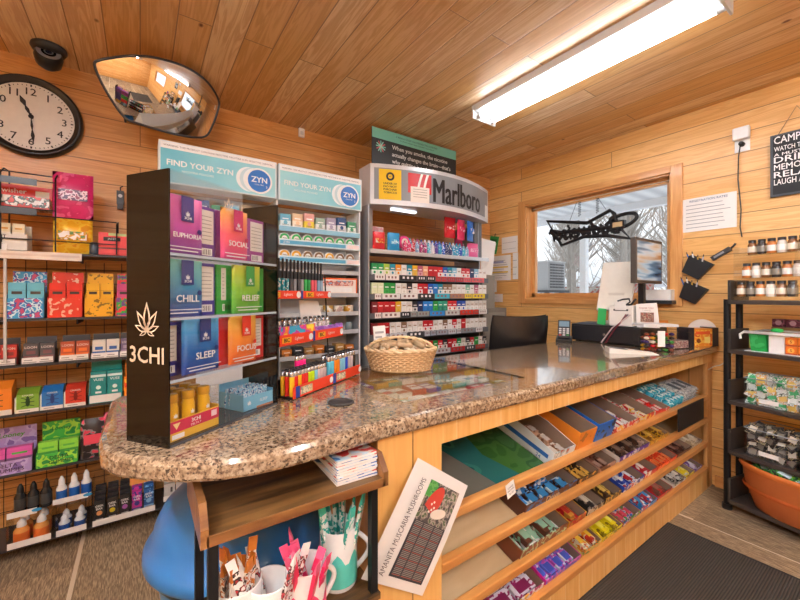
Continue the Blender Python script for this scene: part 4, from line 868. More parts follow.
for i in range(5):
    for j in range(5):
        k = r.randrange(7); p = tb+Rz @ Vector((-.068+.034*i, .018+.0*j, .002+j*.0225)); inst('candy_piece', cmesh[k], cn2[k]+' candy piece against the front of the clear tub by the register', 'candy', p, r.uniform(0, 3), 'candies in the clear tub')
        if j < 4: k = r.randrange(7); p = tb+Rz @ Vector((-.068+.034*i, .052, .002+j*.0225)); inst('candy_piece', cmesh[k], cn2[k]+' candy piece deeper inside the clear tub by the register', 'candy', p, r.uniform(0, 3), 'candies in the clear tub')
t = thing('stapled_pad', 'white wedge-shaped pad lying on the counter in front of the drawer', 'pad', (2.24, .95, CT), math.radians(-50))
b = MB(); b.add([(-.12, -.03, 0), (.12, -.03, 0), (.12, .07, 0), (-.12, .07, 0), (-.12, -.03, .030), (.12, -.03, .003), (.12, .07, .003), (-.12, .07, .030)], [(0, 3, 2, 1), (4, 5, 6, 7), (0, 1, 5, 4), (2, 3, 7, 6), (0, 4, 7, 3), (1, 2, 6, 5)], M('#e9e6de', .5)); b.build('pages', t); MB().add([(-.115, -.02, .0302), (-.02, -.02, .0197), (-.02, .06, .0197), (-.115, .06, .0302)], [(0, 1, 2, 3)], M('#55585c', .5)).build('dark_cover', t)
t = thing('clear_box', 'low clear box with reddish trinkets beside the candy tub', 'box', (2.66, .85, CT), math.radians(-20))
MB().box(-.07, .07, 0, .10, 0, .10, ACRY).build('clear_case', t, bevel=.003); MB().box(-.06, .06, .01, .09, .004, .05, PR('#8a5a5a', '#c8a89c', '#4a2c34', '#d8c8c0', scale=60)).build('trinkets', t)
t = thing('snack_box', 'orange snack box with black sides at the far right counter end', 'box', (2.915, .822, CT), math.radians(-30))
b = MB(); b.box(-.10, -.06, 0, .09, 0, .118, M('#2b2528', .4)); b.box(.065, .105, 0, .09, 0, .118, M('#2b2528', .4)); b.box(-.06, .065, .002, .088, 0, .112, M('#e8902a', .4)); b.build('carton', t)
b = MB(); b.fr(-.057, .062, .006, .104, .0014, PR('#e88c28', '#f0c050', '#d05a24', scale=30)); b.fr(-.05, .05, .075, .095, .001, M('#e4562a')); b.fr(.01, .05, .02, .06, .001, M('#f4d878')); b.disc((-.03, .0008, .035), .014, M('#7a3a1a')); b.build('front_print', t)
b = MB(); b.box(-.10, .10, 0, .12, 0, .03, M('#d87830', .4)); b.box(-.10, .10, .10, .12, .03, .15, M('#e08a3a', .4))
one('orange_carton', b, 'open orange carton on the counter behind the black-sided snack box', 'carton', (2.86, .99, CT), math.radians(-25))
one('round_tray', MB().lathe([(.0, 0), (.07, .0), (.075, .012), (.08, .012)], M('#f2f0ea', .3), 28), 'white round tray leaning on the right wall behind the snack box', 'tray', (XB-.03, .86, CT+.085), rot=(0, math.radians(-80), 0))
one('paper_pad', MB().box(0, .22, 0, .16, 0, .012, PAPER), 'stack of white paper on the counter behind the candy tub', 'paper', (2.60, .995, CT) if False else (2.62, .985, CT), math.radians(-6)) if False else None
p = onX(671, 296, XB-.02); one('white_bin', MB().box(-.08, .08, -.07, 0, -.03, .045, M('#ecebe8', .5)).box(-.09, .09, -.08, 0, -.055, -.03, M('#2b2c30', .4)), 'white paper stack on a black tray beneath the window corner', 'paper tray', (XB-.012, p.y+.06, p.z+.0), RZB)
# black leather chair behind the counter
t = thing('office_chair', 'black leather chair standing behind the counter under the window', 'chair', (2.28, 1.88, 0), math.radians(155))
LEA = M('#1c1b1d', .28, coat=.3, bump=.3, scale=30)
def pad(b, w, h, d, mat, bulge=.03, n=8):
    for sgn in (-1, 1):
        rows = []
        for j in range(n+1):
            row = []
            for i in range(n+1):
                x = (i/n-.5)*w; z = j/n*h; e = (1-(2*abs(i/n-.5))**4)*(1-(2*abs(j/n-.5))**4); rad = .96 if j in (0, n) else 1
                row.append((x*rad, sgn*(d/2*.4+bulge*e)-.05*(2*(i/n-.5))**2, z))
            rows.append(row)
        vs = [p for r_ in rows for p in r_]; q = n+1; fs = [(j*q+i, j*q+i+1, (j+1)*q+i+1, (j+1)*q+i) for j in range(n) for i in range(n)]
        if sgn > 0: fs = [tuple(reversed(f)) for f in fs]
        b.add(vs, fs, mat, True)
    return b
pad(MB(), .42, .60, .06, LEA).build('backrest', t, (0, .22, .50), rot=(math.radians(-10), 0, 0))
pad(MB(), .50, .48, .08, LEA).build('seat', t, (0, .22, .44), rot=(math.radians(90), 0, 0))
for s_ in (-1, 1): MB().tube([(s_*.26, .2, .5), (s_*.28, .18, .66), (s_*.28, -.12, .66), (s_*.26, -.15, .48)], .018, BLK).build('armrest', t)
MB().tube([(0, 0, .42), (0, 0, .10)], .03, SILV).build('gas_lift', t)
b = MB()
for i in range(5): a = 2*PI*i/5; b.tube([(0, 0, .11), (math.cos(a)*.28, math.sin(a)*.28, .07)], .018, BLK)
b.build('base', t)
for i in range(5): a = 2*PI*i/5; MB().tube([(-.012, 0, 0), (.012, 0, 0)], .028, BLK, 14).build('caster', t, (math.cos(a)*.28, math.sin(a)*.28, .0285))
# wicker basket with corn-cob-like wooden pieces and a white card
bc = Vector((.935, 1.33, CT)); bz = math.radians(-35)
WICK = M('#d0a878', .7, bump=.3, var=.15, scale=60); WICKL = M('#e4c89c', .6)
t = thing('wicker_basket', 'oval woven wicker basket full of pale rolls on the counter', 'basket', bc, bz)
b = MB(); RX_, RY_, Hb = .152, .108, .088
def er(f, a, z, k=0): return Vector((RX_*f*math.cos(a), RY_*f*math.sin(a), z))
for k in range(11):
    z = .006+k*.0081; f = .82+.18*k/10; pts = []
    for i in range(56):
        a = 2*PI*i/56; w_ = .0035*(1 if (i+k) % 2 else -1); pts.append(er(f+w_/RX_*1.0, a, z))
    b.tube(pts, .0052, WICK, 5, closed=True)
b.build('woven_side', t)
b = MB()
for i in range(28): a = 2*PI*(i+.5)/28; b.tube([er(.84, a, .002), er(1.0, a, Hb+.004)], .003, WICKL, 5)
b.lathe([(.0, .002), (.125, .002), (.126, .008), (0, .008)], WICK, 28, sy=.70) ; b.build('stake', t)['kind'] = 'stuff'
b = MB(); N_ = 80
for s_ in (0, PI):
    b.tube([er(1.0+.03*math.sin(6*a*2+s_), a, Hb+.004+.005*math.cos(12*a+s_)) for a in [2*PI*i/N_ for i in range(N_)]], .0055, WICKL, 6, closed=True)
b.build('rim', t)
b = MB()
for s_ in (0, PI):
    b.tube([Vector((RX_*1.02*math.cos(a)*.92, .006*math.sin(14*a+s_)-.02, Hb+.0+.055*math.sin(a)+.003*math.cos(14*a+s_))) for a in [PI*i/40 for i in range(41)]], .005, WICKL, 6)
b.build('handle', t)
r = random.Random(4); Rb = Matrix.Rotation(bz, 3, 'Z')
rollm = [MB().lathe([(.0, -.034), (.009, -.032), (.0115, 0), (.009, .032), (0, .034)], M(c_, .7), 9).mesh('roll') for c_ in ('#d8c0a0', '#e0cdb0', '#c4a884')]
for i in range(44):
    a = i*2.4; q = .13*math.sqrt((i+.5)/44)*.85; lay = i % 3
    p = bc+Rb @ Vector((q*math.cos(a), q*math.sin(a)*.68, .068+.020*lay+.012*(1-q/.12)))
    inst('paper_roll', rollm[i % 3], 'pale tan paper roll heaped with the others in the wicker basket', 'paper roll', p, group='paper rolls in the wicker basket', rot=(PI/2+r.uniform(-.4, .4), r.uniform(-.5, .5), r.uniform(0, 3)))
one('basket_card', MB().box(-.028, .028, -.001, .001, 0, .135, PAPER).fr(-.02, .02, .10, .11, -.0013, M('#aaaaaa')).fr(-.02, .01, .08, .088, -.0013, M('#aaaaaa')), 'white card standing up at the left rim of the wicker basket', 'card', bc+Rb @ Vector((-.088, .06, .05)), rot=(math.radians(-6), math.radians(-5), bz))
p = on_counter(341, 403); b = MB(); b.lathe([(0.036, 0), (.039, .002), (.039, .005), (.034, .007), (0, .007)], M('#33302f', .6), 28); one('black_coaster', b, 'round black coaster lying on the speckled counter', 'coaster', p)
# ================================================================ GLOSSY DISPLAY CASE (3CHI)
CA = math.atan2(.196, .288); CW, CD, CH = .348, .132, .593
c0 = Vector((.049, .919, CT)); Rc = Matrix.Rotation(CA, 3, 'Z')
def inC(x, y, z): return c0+Rc @ Vector((x, y, z))
t = thing('display_case', 'tall glossy black and clear acrylic case with a leaf logo on the counter', 'display case', c0, CA)
b = MB(); b.box(0, .004, 0, CD, 0, CH, BLKG); b.build('left_panel', t, bevel=.001)
b = MB(); b.box(CW-.004, CW, 0, CD, 0, CH, BLKG); b.build('right_panel', t, bevel=.001)
MB().box(.004, CW-.004, 0, CD, 0, .006, M('#4a4d52', .1)).build('base', t)
MB().box(.004, CW-.004, 0, CD, CH-.004, CH, ACRY).build('top_panel', t)
MB().box(.004, CW-.004, 0, .003, .006, CH-.004, ACRY).build('front_door', t)
MB().box(.004, CW-.004, CD-.003, CD, .006, CH-.004, ACRY).build('back_panel', t)
SH = [.141, .275, .415]
for z in SH: MB().box(.004, CW-.004, .004, CD-.004, z-.004, z, ACRY).box(.004, CW-.004, .003, .006, z-.005, z+.001, M('#c9d4dc', .1)).build('shelf', t)
LG = M('#d8bfa2', .4)
b = MB(); b.leaf((-.0006, CD*.5, .245), .066, LG, u=(0, -1, 0), line=True); b.text('3CHI', (-.0006, CD*.5, .195), .105, .035, LG, u=(0, -1, 0), bold=.03, keep=False); b.build('logo', t)
b = MB(); b.leaf((.16, -.001, CH-.055), .03, LG, line=True); b.build('logo', t)
def pouch3(x, y, z, w, h, mat, band, word, label, tc=WHT, rz=0):
    d = .022; b = pouch(w, h, d, mat); t = thing('gummy_pouch', label, 'pouch', inC(x, y, z+.0006), CA+rz); b.build('pouch_body', t)
    b = MB(); b.fr(-.016, .016, h*.56, h*.985, -d/2-.0035, band); b.leaf((0, -d/2-.0042, h*.66), .011, WHT); b.text('3CHI', (0, -d/2-.0042, h*.62), .018, .006, WHT, bold=.02)
    b.disc((w*.33, -d/2-.0015, h*.42), .006, band, seg=14); b.fr(-w*.46, w*.46, h*.12, h*.135, -d/2-.001, WHT); b.fr(-w*.4, w*.3, h*.06, h*.08, -d/2-.0006, WHT); b.build('printed_band', t)
    b = MB(); b.text(word, (0, -d/2-.0045, h*.32), w*.72, .0155, tc, bold=.035); b.build('lettering', t)
def carton3(x0, x1, y, z, h, mat, side, label, panel):
    w = x1-x0; t = thing('gummy_carton', label, 'carton', inC(x0, y, z+.0006), CA); MB().box(0, w, 0, .07, 0, h, mat).build('carton_body', t)
    b = MB(); a0, a1 = panel; b.fr(a0, a1, h*.28, h*.94, -.0006, OFFW); b.fr(a0+.004, a1-.004, h*.06, h*.2, -.0006, WHT)
    for k in range(7): b.fr(a0+.004, a1-.006, h*(.36+k*.075), h*(.375+k*.075), -.001, M('#a8a49c', .6))
    for k in range(5): b.fr(a0+.008+k*.005, a0+.010+k*.005, h*.08, h*.18, -.001, INK)
    b.build('facts_panel', t)
EU = grad_mat('pink_violet', 2, 0, .13, ['#7a3aa0', '#c84aa8', '#e870b8']); SO = grad_mat('orange_pink', 2, 0, .13, ['#e04890', '#ee5a68', '#f4a848']); CHm = grad_mat('blue_mint', 2, 0, .13, ['#4458b0', '#3f90b8', '#7fd0c0'])
RE = grad_mat('lime', 2, 0, .13, ['#58b848', '#8cc83c', '#d8dc48']); SL = grad_mat('night_blue', 2, 0, .13, ['#2a48a0', '#2470b8', '#58b8e8']); FO = grad_mat('orange_focus', 2, 0, .13, ['#f07030', '#f09038', '#f4c048'])
IND = M('#3c2c80', .4)
carton3(.008, .160, .046, SH[2], .128, M('#6a3a98', .4), 1, 'violet gummy carton behind the pink pouch on the case top shelf', (.108, .148))
carton3(.166, .338, .046, SH[2], .128, M('#a04898', .4), 1, 'purple-edged gummy carton at the right of the case top shelf', (.118, .168))
carton3(.008, .160, .046, SH[1], .128, M('#44409a', .4), 1, 'indigo gummy carton behind the teal pouch in the case', (.108, .148))
carton3(.166, .338, .046, SH[1], .128, M('#3cae48', .4), 1, 'green gummy carton behind the lime pouch in the case', (.014, .030))
carton3(.008, .160, .046, SH[0], .122, M('#3c3a98', .4), 1, 'indigo gummy carton behind the blue pouch in the case', (.004, .046))
carton3(.166, .338, .046, SH[0], .122, M('#e02c2c', .4), 1, 'red gummy carton behind the orange pouch in the case', (.118, .162))
pouch3(.058, .030, SH[2], .100, .134, EU, IND, 'EUPHORIA', 'pink and violet pouch lettered EUPHORIA in the acrylic case')
pouch3(.205, .026, SH[2], .092, .134, SO, M('#c42a60', .4), 'SOCIAL', 'orange and pink pouch lettered SOCIAL in the acrylic case')
pouch3(.058, .030, SH[1], .100, .130, CHm, M('#2c3c80', .4), 'CHILL', 'teal and blue pouch lettered CHILL in the acrylic case')
pouch3(.250, .028, SH[1], .104, .130, RE, M('#2c9a48', .4), 'RELIEF', 'lime green pouch lettered RELIEF in the acrylic case')
pouch3(.104, .028, SH[0], .104, .130, SL, M('#173a80', .4), 'SLEEP', 'blue pouch lettered SLEEP in the acrylic case')
pouch3(.236, .028, SH[0], .100, .130, FO, M('#e03a24', .4), 'FOCUS', 'orange pouch lettered FOCUS in the acrylic case')
t = thing('bottle_tray', 'yellow and crimson cardboard tray holding gold bottles in the case', 'tray', inC(.006, .012, .0066), CA)
b = MB(); b.box(0, .135, 0, .002, 0, .045, M('#e8b83a', .4)); b.box(0, .135, .098, .10, 0, .06, M('#e8b83a', .4)); b.box(0, .002, 0, .10, 0, .05, M('#e8b83a', .4)); b.box(.133, .135, 0, .10, 0, .05, M('#e8b83a', .4)); b.box(0, .135, 0, .10, 0, .002, M('#e8b83a', .4)); b.build('tray_box', t)
b = MB(); b.fr(0, .135, .018, .043, -.0006, M('#c8144a', .4)); b.text('3CHI', (.07, -.0012, .034), .03, .008, WHT, bold=.03); b.text('DELTA 9', (.07, -.0012, .024), .03, .005, WHT); b.fr(.112, .128, .026, .040, -.0012, M('#f0d0dc')); b.add([(.012, -.0012, .038), (.03, -.0012, .038), (.021, -.0012, .024)], [(0, 2, 1)], M('#f0e0a0')); b.fr(.01, .04, .004, .014, -.0012, WHT); b.build('front_print', t)
YB = M('#e8b41c', .3); YC2 = M('#b8841a', .25, .5)
bot = None
for j in range(3):
    for i in range(3):
        loc = inC(.006+.024+i*.042, .012+.020+j*.030, .0092)
        lab = 'gold bottle, %s from the left in the %s row of the crimson tray' % (ORD[i], ('front', 'middle', 'back')[j])
        if bot is None:
            bot = thing('gold_bottle', lab, 'bottle', loc, CA, 'gold bottles in the crimson tray')
            MB().lathe([(.013, 0), (.0145, .003), (.0145, .066), (.012, .074), (.0115, .078)], YB, 16).build('bottle_body', bot)
            MB().lathe([(.0135, .078), (.0138, .080), (.0138, .094), (.0125, .096), (0, .096)], M('#c99318', .3), 16).build('cap', bot)
            b = MB(); b.leaf((0, -.0149, .046), .010, WHT); b.text('3CHI', (0, -.0150, .036), .014, .005, WHT); b.build('label', bot)
        else: dup(bot, loc, (0, 0, CA), lab)
t = thing('packet_tray', 'light blue open carton of shiny stick packets in the case', 'tray', inC(.232, .022, .0066), CA-.12)
b = MB(); LB = M('#7cc0dc', .35); w, d, h = .105, .10, .045
b.box(0, w, 0, .002, 0, h*.85, LB); b.box(0, .002, 0, d, 0, h, LB); b.box(w-.002, w, 0, d, 0, h, M('#5aa4cc', .35)); b.box(0, w, d-.002, d, 0, h+.02, LB); b.box(0, w, 0, d, 0, .002, LB); b.build('tray_box', t)
b = MB(); b.leaf((.02, -.0006, .016), .012, WHT); b.text('SLEEP', (.07, -.0006, .02), .05, .008, WHT); b.fr(.045, w, .0, .006, -.0006, M('#b87a58')); b.build('front_print', t)
smesh = MB(); smesh.add([(-.008, 0, 0), (.008, 0, 0), (.008, .004, 0), (-.008, .004, 0), (-.008, 0, .052), (.008, 0, .052), (.008, .003, .052), (-.008, .003, .052)], [(0, 3, 2, 1), (4, 5, 6, 7), (0, 1, 5, 4), (2, 3, 7, 6), (0, 4, 7, 3), (1, 2, 6, 5)], PR('#8cc8e4', '#e0f0f8', '#2a6aa8', scale=120, rough=.15)); smesh = smesh.mesh('packet')
for i in range(5):
    for j in range(5):
        inst('stick_packet', smesh, 'shiny blue stick packet standing in the light blue carton', 'packet', inC(.246+i*.019, .032+j*.015, .010), CA-.12, 'stick packets in the light blue carton', rot=(.12, 0, CA-.12))
# ================================================================ LIGHTER DISPLAY ON THE COUNTER
BA = math.radians(32); b0 = Vector((.385, 1.125, CT)); Rb2 = Matrix.Rotation(BA, 3, 'Z')
def inB(x, y, z): return b0+Rb2 @ Vector((x, y, z))
BW = .415
t = thing('lighter_display', 'three-tier black wire lighter display with red front strips on the counter', 'display rack', b0, BA)
ORR = M('#e8401c', .35)
TI = [(0.0, .004, .014, .036), (.062, .160, .171, .036), (.108, .312, .322, .028)]   # y front, lip bottom z, lip..., lip height
for k, (yf, zb_, zf, lh) in enumerate(TI):
    x1 = BW-(.03 if k else 0)-(.02 if k == 2 else 0)
    x0 = 0 if k == 0 else .01
    MB().box(x0, x1, yf, yf+.07, zb_, zb_+.004, BLK).box(x0, x1, yf+.068, yf+.071, zb_, zb_+.05, BLK).build('tray', t)
    b = MB(); b.box(x0, x1, yf-.003, yf, zb_, zb_+lh, ORR); b.build('front_strip', t)
    b = MB(); xm = (x0+x1)/2; y = yf-.0036; zc = zb_+lh/2
    if k == 0:
        for q in (0, 1):
            a = x0+.01+q*(x1-x0)*.5; b.fr(a, a+.02, zb_, zb_+lh, y, M('#1c3f9a')); b.fr(a+.024, a+.085, zb_+.006, zb_+lh-.006, y, PR('#d8c890', '#8a9a8a', '#e8dcc0', scale=90)); b.text('BIC', (a+.054, y-.0005, zc), .05, .016, M('#e8e4c8'), bold=.03)
            b.disc((a+(x1-x0)*.47, y-.001, zc), .011, WHT, seg=14)
    else:
        for q in (0, 1):
            a = x0+.01+q*(x1-x0)*.52; b.fr(a, a+.045, zc-.009, zc+.009, y, M('#f2b21c')); b.text('BIC', (a+.022, y-.0006, zc), .036, .013, INK, bold=.03); b.text('Lighters', (a+.085, y-.0006, zc), .06, .013, WHT, shear=.2)
        b.fr(xm-.015, xm-.002, zb_, zb_+lh, y-.0003, M('#1c3f9a')); b.disc((xm-.028, y-.001, zc), .012, WHT, seg=14); b.disc((x1-.012, y-.001, zc), .012, WHT, seg=14)
    b.build('lettering', t)
b = MB(); zb_ = TI[1][1]+.036; b.add([(.01, .059, zb_), (.20, .059, zb_), (.20, .062, zb_+.026), (.01, .062, zb_+.026)], [(0, 1, 2, 3)], PR('#2aa0c8', '#c8389a', '#e8802a', '#e8d83a', scale=22))
b.add([(.20, .059, zb_), (.385, .059, zb_), (.385, .062, zb_+.014), (.20, .062, zb_+.014)], [(0, 1, 2, 3)], PR('#7a3aa8', '#9a58c0', '#c8c8e0', scale=30)); b.build('rainbow_strip', t)
b = MB()
for x in (.0, BW-.03):
    b.tube([(x+.004, .10, 0.002), (x+.004, .13, .01), (x+.004, .15, .40)], .003, WIRE, 6); b.tube([(x+.004, 0, .002), (x+.004, .16, .002)], .003, WIRE, 6)
b.tube([(.004, .15, .40), (BW-.026, .15, .40)], .003, WIRE, 6); b.build('wire_frame', t)
MB().add([(.22, .140, .215), (.37, .140, .20), (.34, .149, .30), (.22, .149, .305)], [(0, 1, 2, 3)], WHT).add([(.22, .141, .215), (.37, .141, .20), (.34, .150, .30), (.22, .150, .305)], [(3, 2, 1, 0)], WHT).build('white_card', t)
def lighter_mesh(col, patt=None, h=.08):
    b = MB(); m = patt or M(col, .25, coat=.3)
    b.lathe([(.0105, 0), (.012, .002), (.0125, h*.74), (.0115, h*.76)], m, 10, sy=.6); b.lathe([(.0115, h*.76), (.0118, h*.93), (.008, h*.96)], SILV, 8, sy=.55)
    b.box(-.009, .0, -.004, .004, h*.94, h, M('#2b2b2e', .4)); b.tube([(.004, -.0035, h*.95), (.004, .0035, h*.95)], .0045, M('#777b80', .3, .8), 8); b.box(.006, .0112, -.003, .003, h*.8, h*.97, M('#c82a24', .4)); return b.mesh('lighter')
LC = {'yellow': '#f0b820', 'red': '#d8261e', 'crimson': '#e03030', 'lime': '#b8e020', 'sky blue': '#7cc8e4', 'grey': '#b8aeb0', 'pale grey': '#c9bcc0', 'orange': '#f08a1c', 'royal blue': '#2048c8', 'black': '#2c2c30', 'aqua': '#58c0e0'}
LM = {k: lighter_mesh(v) for k, v in LC.items()}
frow = ['yellow', 'red', 'yellow', 'red', 'crimson', 'lime', 'lime', 'sky blue', 'pale grey', 'pale grey', 'grey']
for j in range(3):
    for i, n_ in enumerate(frow):
        n2 = n_ if j == 0 else ['grey', 'red', 'yellow', 'sky blue', 'black', 'lime', 'orange'][(i*2+j) % 7]
        inst('lighter', LM[n2], '%s pocket lighter, %s from left, %s row, bottom tier of the lighter display' % (n2, ORD[i], ('front', 'middle', 'back')[j]), 'lighter', inB(.012+i*.0175, .014+j*.017, .0085), BA+PI/2, 'lighters on the bottom tier', scale=(.62, 1.3, 1))
srow = ['aqua', 'aqua', 'orange', 'orange', 'sky blue', 'sky blue', 'royal blue', 'grey', 'grey', 'black']
for j in range(2):
    for i, n_ in enumerate(srow):
        inst('tall_lighter', LM[n_], '%s tall lighter, %s from left in the %s line, right half of bottom tier' % (n_, ORD[i], ('front', 'back')[j]), 'lighter', inB(.216+i*.0195, .014+j*.022, .0085), BA+PI/2, 'tall lighters on the bottom tier', scale=(.62, 1.3, 1.22))
for i in range(3): inst('pink_lighter', lighter_mesh('#f01c8c') if i == 0 else bpy.data.meshes['lighter.011'] if 'lighter.011' in bpy.data.meshes else LM['red'], 'hot pink lighter standing behind the front lighters, %s of the three' % ORD[i], 'lighter', inB(.085+i*.017, .052, .045), BA+PI/2, 'pink lighters behind the bottom tier', scale=(.62, 1.3, 1))
dm = [lighter_mesh('', PR('#3a3a40', '#c8c8cc', '#6a4a8a', scale=80)), lighter_mesh('', PR('#e8e4e0', '#b8a8b0', '#e8e4e0', scale=90))]
for i in range(11):
    for j in range(2):
        k = 0 if i < 6 else 1
        inst('printed_lighter', dm[k], '%s printed lighter, %s from left in the %s line of the middle tier' % (('dark', 'white')[k], ORD[i], ('front', 'back')[j]), 'lighter', inB(.026+i*.026+(.012 if i > 5 else 0), .076+j*.022, .166), BA+.5, 'printed lighters on the middle tier')
pc = [('#c83a5a', 'red and pink'), ('#222226', 'black'), ('#c83a6a', 'pink'), ('#1f8f9a', 'teal'), ('#1f9aa8', 'teal'), ('#2a8fa0', 'teal'), ('#4a4c50', 'dark grey'), ('#8a8c90', 'grey'), ('#3a3a3e', 'charcoal'), ('#a8a8ac', 'silver'), ('#38c060', 'green'), ('#2aa850', 'green'), ('#e85a70', 'coral'), ('#e06070', 'coral'), ('#8ab4d8', 'pale blue'), ('#9ab8d0', 'pale blue')]
wand = {}
for i, (h, n_) in enumerate(pc):
    if h not in wand:
        b = MB(); b.box(-.007, .007, -.005, .005, 0, .068, M(h, .3) if i > 5 else PR(h, h, '#e8e4e0', scale=110)); b.box(-.0075, .0075, -.006, .006, .066, .092, BLK); b.tube([(0, 0, .09), (0, 0, .135)], .0042, M('#2c2c30', .3, .6) if i > 2 else M('#c8402c', .3), 7); wand[h] = b.mesh('wand')
    inst('utility_lighter', wand[h], '%s long-neck lighter, %s from left on the top tier of the lighter display' % (n_, ORD[i]), 'lighter', inB(.022+i*.0205, .128, .317), BA, 'long-neck lighters on the top tier')
# ================================================================ ZYN FIXTURE
YF = 2.20
t = thing('pouch_rack', 'tall white nicotine pouch rack with two light blue header signs', 'display rack', (.074, YF, 0))
Tz = Matrix.Translation((-.074, -YF, 0))
ZX = [(.074, .650), (.662, 1.213)]
CY1 = M('#7cc8d8', .35)
for x0, x1 in ZX:
    b = MB(Tz); b.box(x0, x1, YF-.02, YF+.10, 1.80, 2.01, M('#dfe9ec', .4)); b.fr(x0+.008, x1-.008, 1.806, 1.972, YF-.0206, grad_mat('aqua_header', 0, 0, 1.2, ['#6fc4d6', '#a4dde4', '#6fc4d6'])); b.fr(x0+.008, x1-.008, 1.972, 2.004, YF-.0206, WHT); b.build('header_sign', t)
    b = MB(Tz); w = x1-x0; b.text('FIND YOUR ZYN', (x0+w*.325, YF-.0215, 1.905), w*.53, .036, WHT, bold=.04); b.text('NICOTINE POUCHES', (x0+w*.30, YF-.0215, 1.868), w*.3, .011, WHT)
    b.text('WARNING: THIS PRODUCT CONTAINS NICOTINE. NICOTINE IS AN ADDICTIVE CHEMICAL.', (x0+w/2, YF-.0215, 1.988), w*.93, .013, M('#555a60'))
    cx, cz = x0+w*.83, 1.885
    for q in (3, 2, 1): b.disc((cx-.018*q, YF-.0216-.0003*(3-q), cz), .068, M('#eef4f6' if q % 2 else '#c8dfe6', .4), seg=28)
    b.disc((cx, YF-.0230, cz), .072, WHT, seg=32); b.disc((cx, YF-.0236, cz), .062, M('#1f6fc4', .3), seg=32); b.text('ZYN', (cx, YF-.0242, cz+.006), .085, .034, WHT, bold=.04); b.text('COOL MINT', (cx, YF-.0242, cz-.022), .05, .008, WHT); b.text('3', (cx+.04, YF-.0242, cz-.03), .01, .014, WHT); b.build('lettering', t)
b = MB(Tz); WF = M('#eef0f1', .4)
for x, z_ in ((.074, 1.0), (.655, .3), (1.205, .3)): b.box(x, x+.008, YF, YF+.20, z_, 1.80, WF)
b.box(.26, 1.213, YF+.20, YF+.205, .30, 1.80, WF); b.box(.074, .26, YF+.20, YF+.205, 1.0, 1.80, WF); b.box(.26, 1.213, YF-.0, YF+.42, 0, .30, M('#4a4c50', .5)); b.build('cabinet', t)
b = MB(Tz); b.box(.08, 1.20, YF+.19, YF+.20, 1.2, 1.80, M('#dfe2e4', .5)); b.build('back_panel', t)
rows = [1.64, 1.575, 1.475, 1.385]
CANC = {('l', 0): ('#5a8a74', 'grey-green'), ('r', 0): ('#2fae5c', 'bright green'), ('l', 1): ('#3a5470', 'slate blue'), ('r', 1): ('#e0a830', 'amber'), ('r', 2): ('#8a6a4a', 'brown')}
def can_mesh(h):
    b = MB(T=Matrix.Rotation(PI/2, 4, 'X')); b.lathe([(.030, 0), (.0345, .002), (.0345, .016), (.031, .018), (.0, .018)], WHT, 22)
    b.T = Matrix.Identity(4); b.annulus((0, -.0186, 0), .017, .0295, M(h, .35), seg=22); b.text('ZYN', (0, -.0188, .0), .026, .010, INK, bold=.03); return b.mesh('can')
canm = {h: can_mesh(h) for h, _ in CANC.values()}
for (side, (x0, x1)) in zip('lr', ZX):
    for ri, z in enumerate((1.575, 1.475)):
        MB(Tz).box(x0+.008, x1-.004, YF, YF+.12, z-.035, z-.031, WF).build('shelf', t)
        b = MB(Tz); b.box(x0+.008, x1-.004, YF-.004, YF, z-.038, z-.0, M('#d6ecf2', .4)); b.fr(x0+.012, x1-.11, z-.030, z-.008, YF-.0046, M('#5ab0d4', .4)); b.fr(x1-.10, x1-.012, z-.032, z-.006, YF-.0046, M('#f0e0e0')); b.text('ZYN', (x0+.05, YF-.0052, z-.019), .04, .013, WHT); b.build('price_strip', t)
        n = 8 if side == 'l' else 7
        for i in range(n):
            x = x0+.042+i*(.0705 if side == 'l' else .0725)
            if side == 'l' and i < 4: pass
            key = (side, ri) if not (side == 'r' and ri == 1 and i in (5, 6, 2, 3)) else ('r', 2)
            h, cn_ = CANC[key]
            inst('pouch_can', canm[h], '%s round pouch can, %s from left, %s row under the %s ZYN sign' % (cn_, ORD[i], ('upper', 'lower')[ri], ('left', 'right')[side == 'r']), 'can', (x, YF+.022, z-.0+.004), 0, 'round pouch cans in the white rack')
    # upper little boxes
    z = 1.655; MB(Tz).box(x0+.008, x1-.004, YF, YF+.12, z-.004, z, WF).build('shelf', t)
    b = MB(Tz); b.box(x0+.008, x1-.004, YF-.004, YF, z-.034, z-.004, M('#2c3440' if side == 'l' else '#8cc4dc', .4)); b.build('price_strip', t)
    cols = [('#6ab4d0', '#d8ecf0', 'light blue'), ('#e8c8a0', '#f0e4d0', 'peach'), ('#e0a8a0', '#e8d040', 'pink and yellow'), ('#9ab8a8', '#e8ece8', 'sage'), ('#b0a8c0', '#e8e8ec', 'lilac'), ('#3c5a8a', '#e0e4e8', 'navy'), ('#4a9a70', '#e4ece4', 'green')]
    for i in range(7):
        c1_, c2_, n_ = cols[(i+(0 if side == 'r' else 3)) % 7]
        inst('small_carton', pack_mesh(.062, .05, .07+.01*(i % 3), c1_, c2_, .45), '%s little carton, %s from left, just under the %s ZYN sign' % (n_, ORD[i], ('left', 'right')[side == 'r']), 'carton', (x0+.05+i*.074, YF+.01, z), 0, 'little cartons below the header signs')
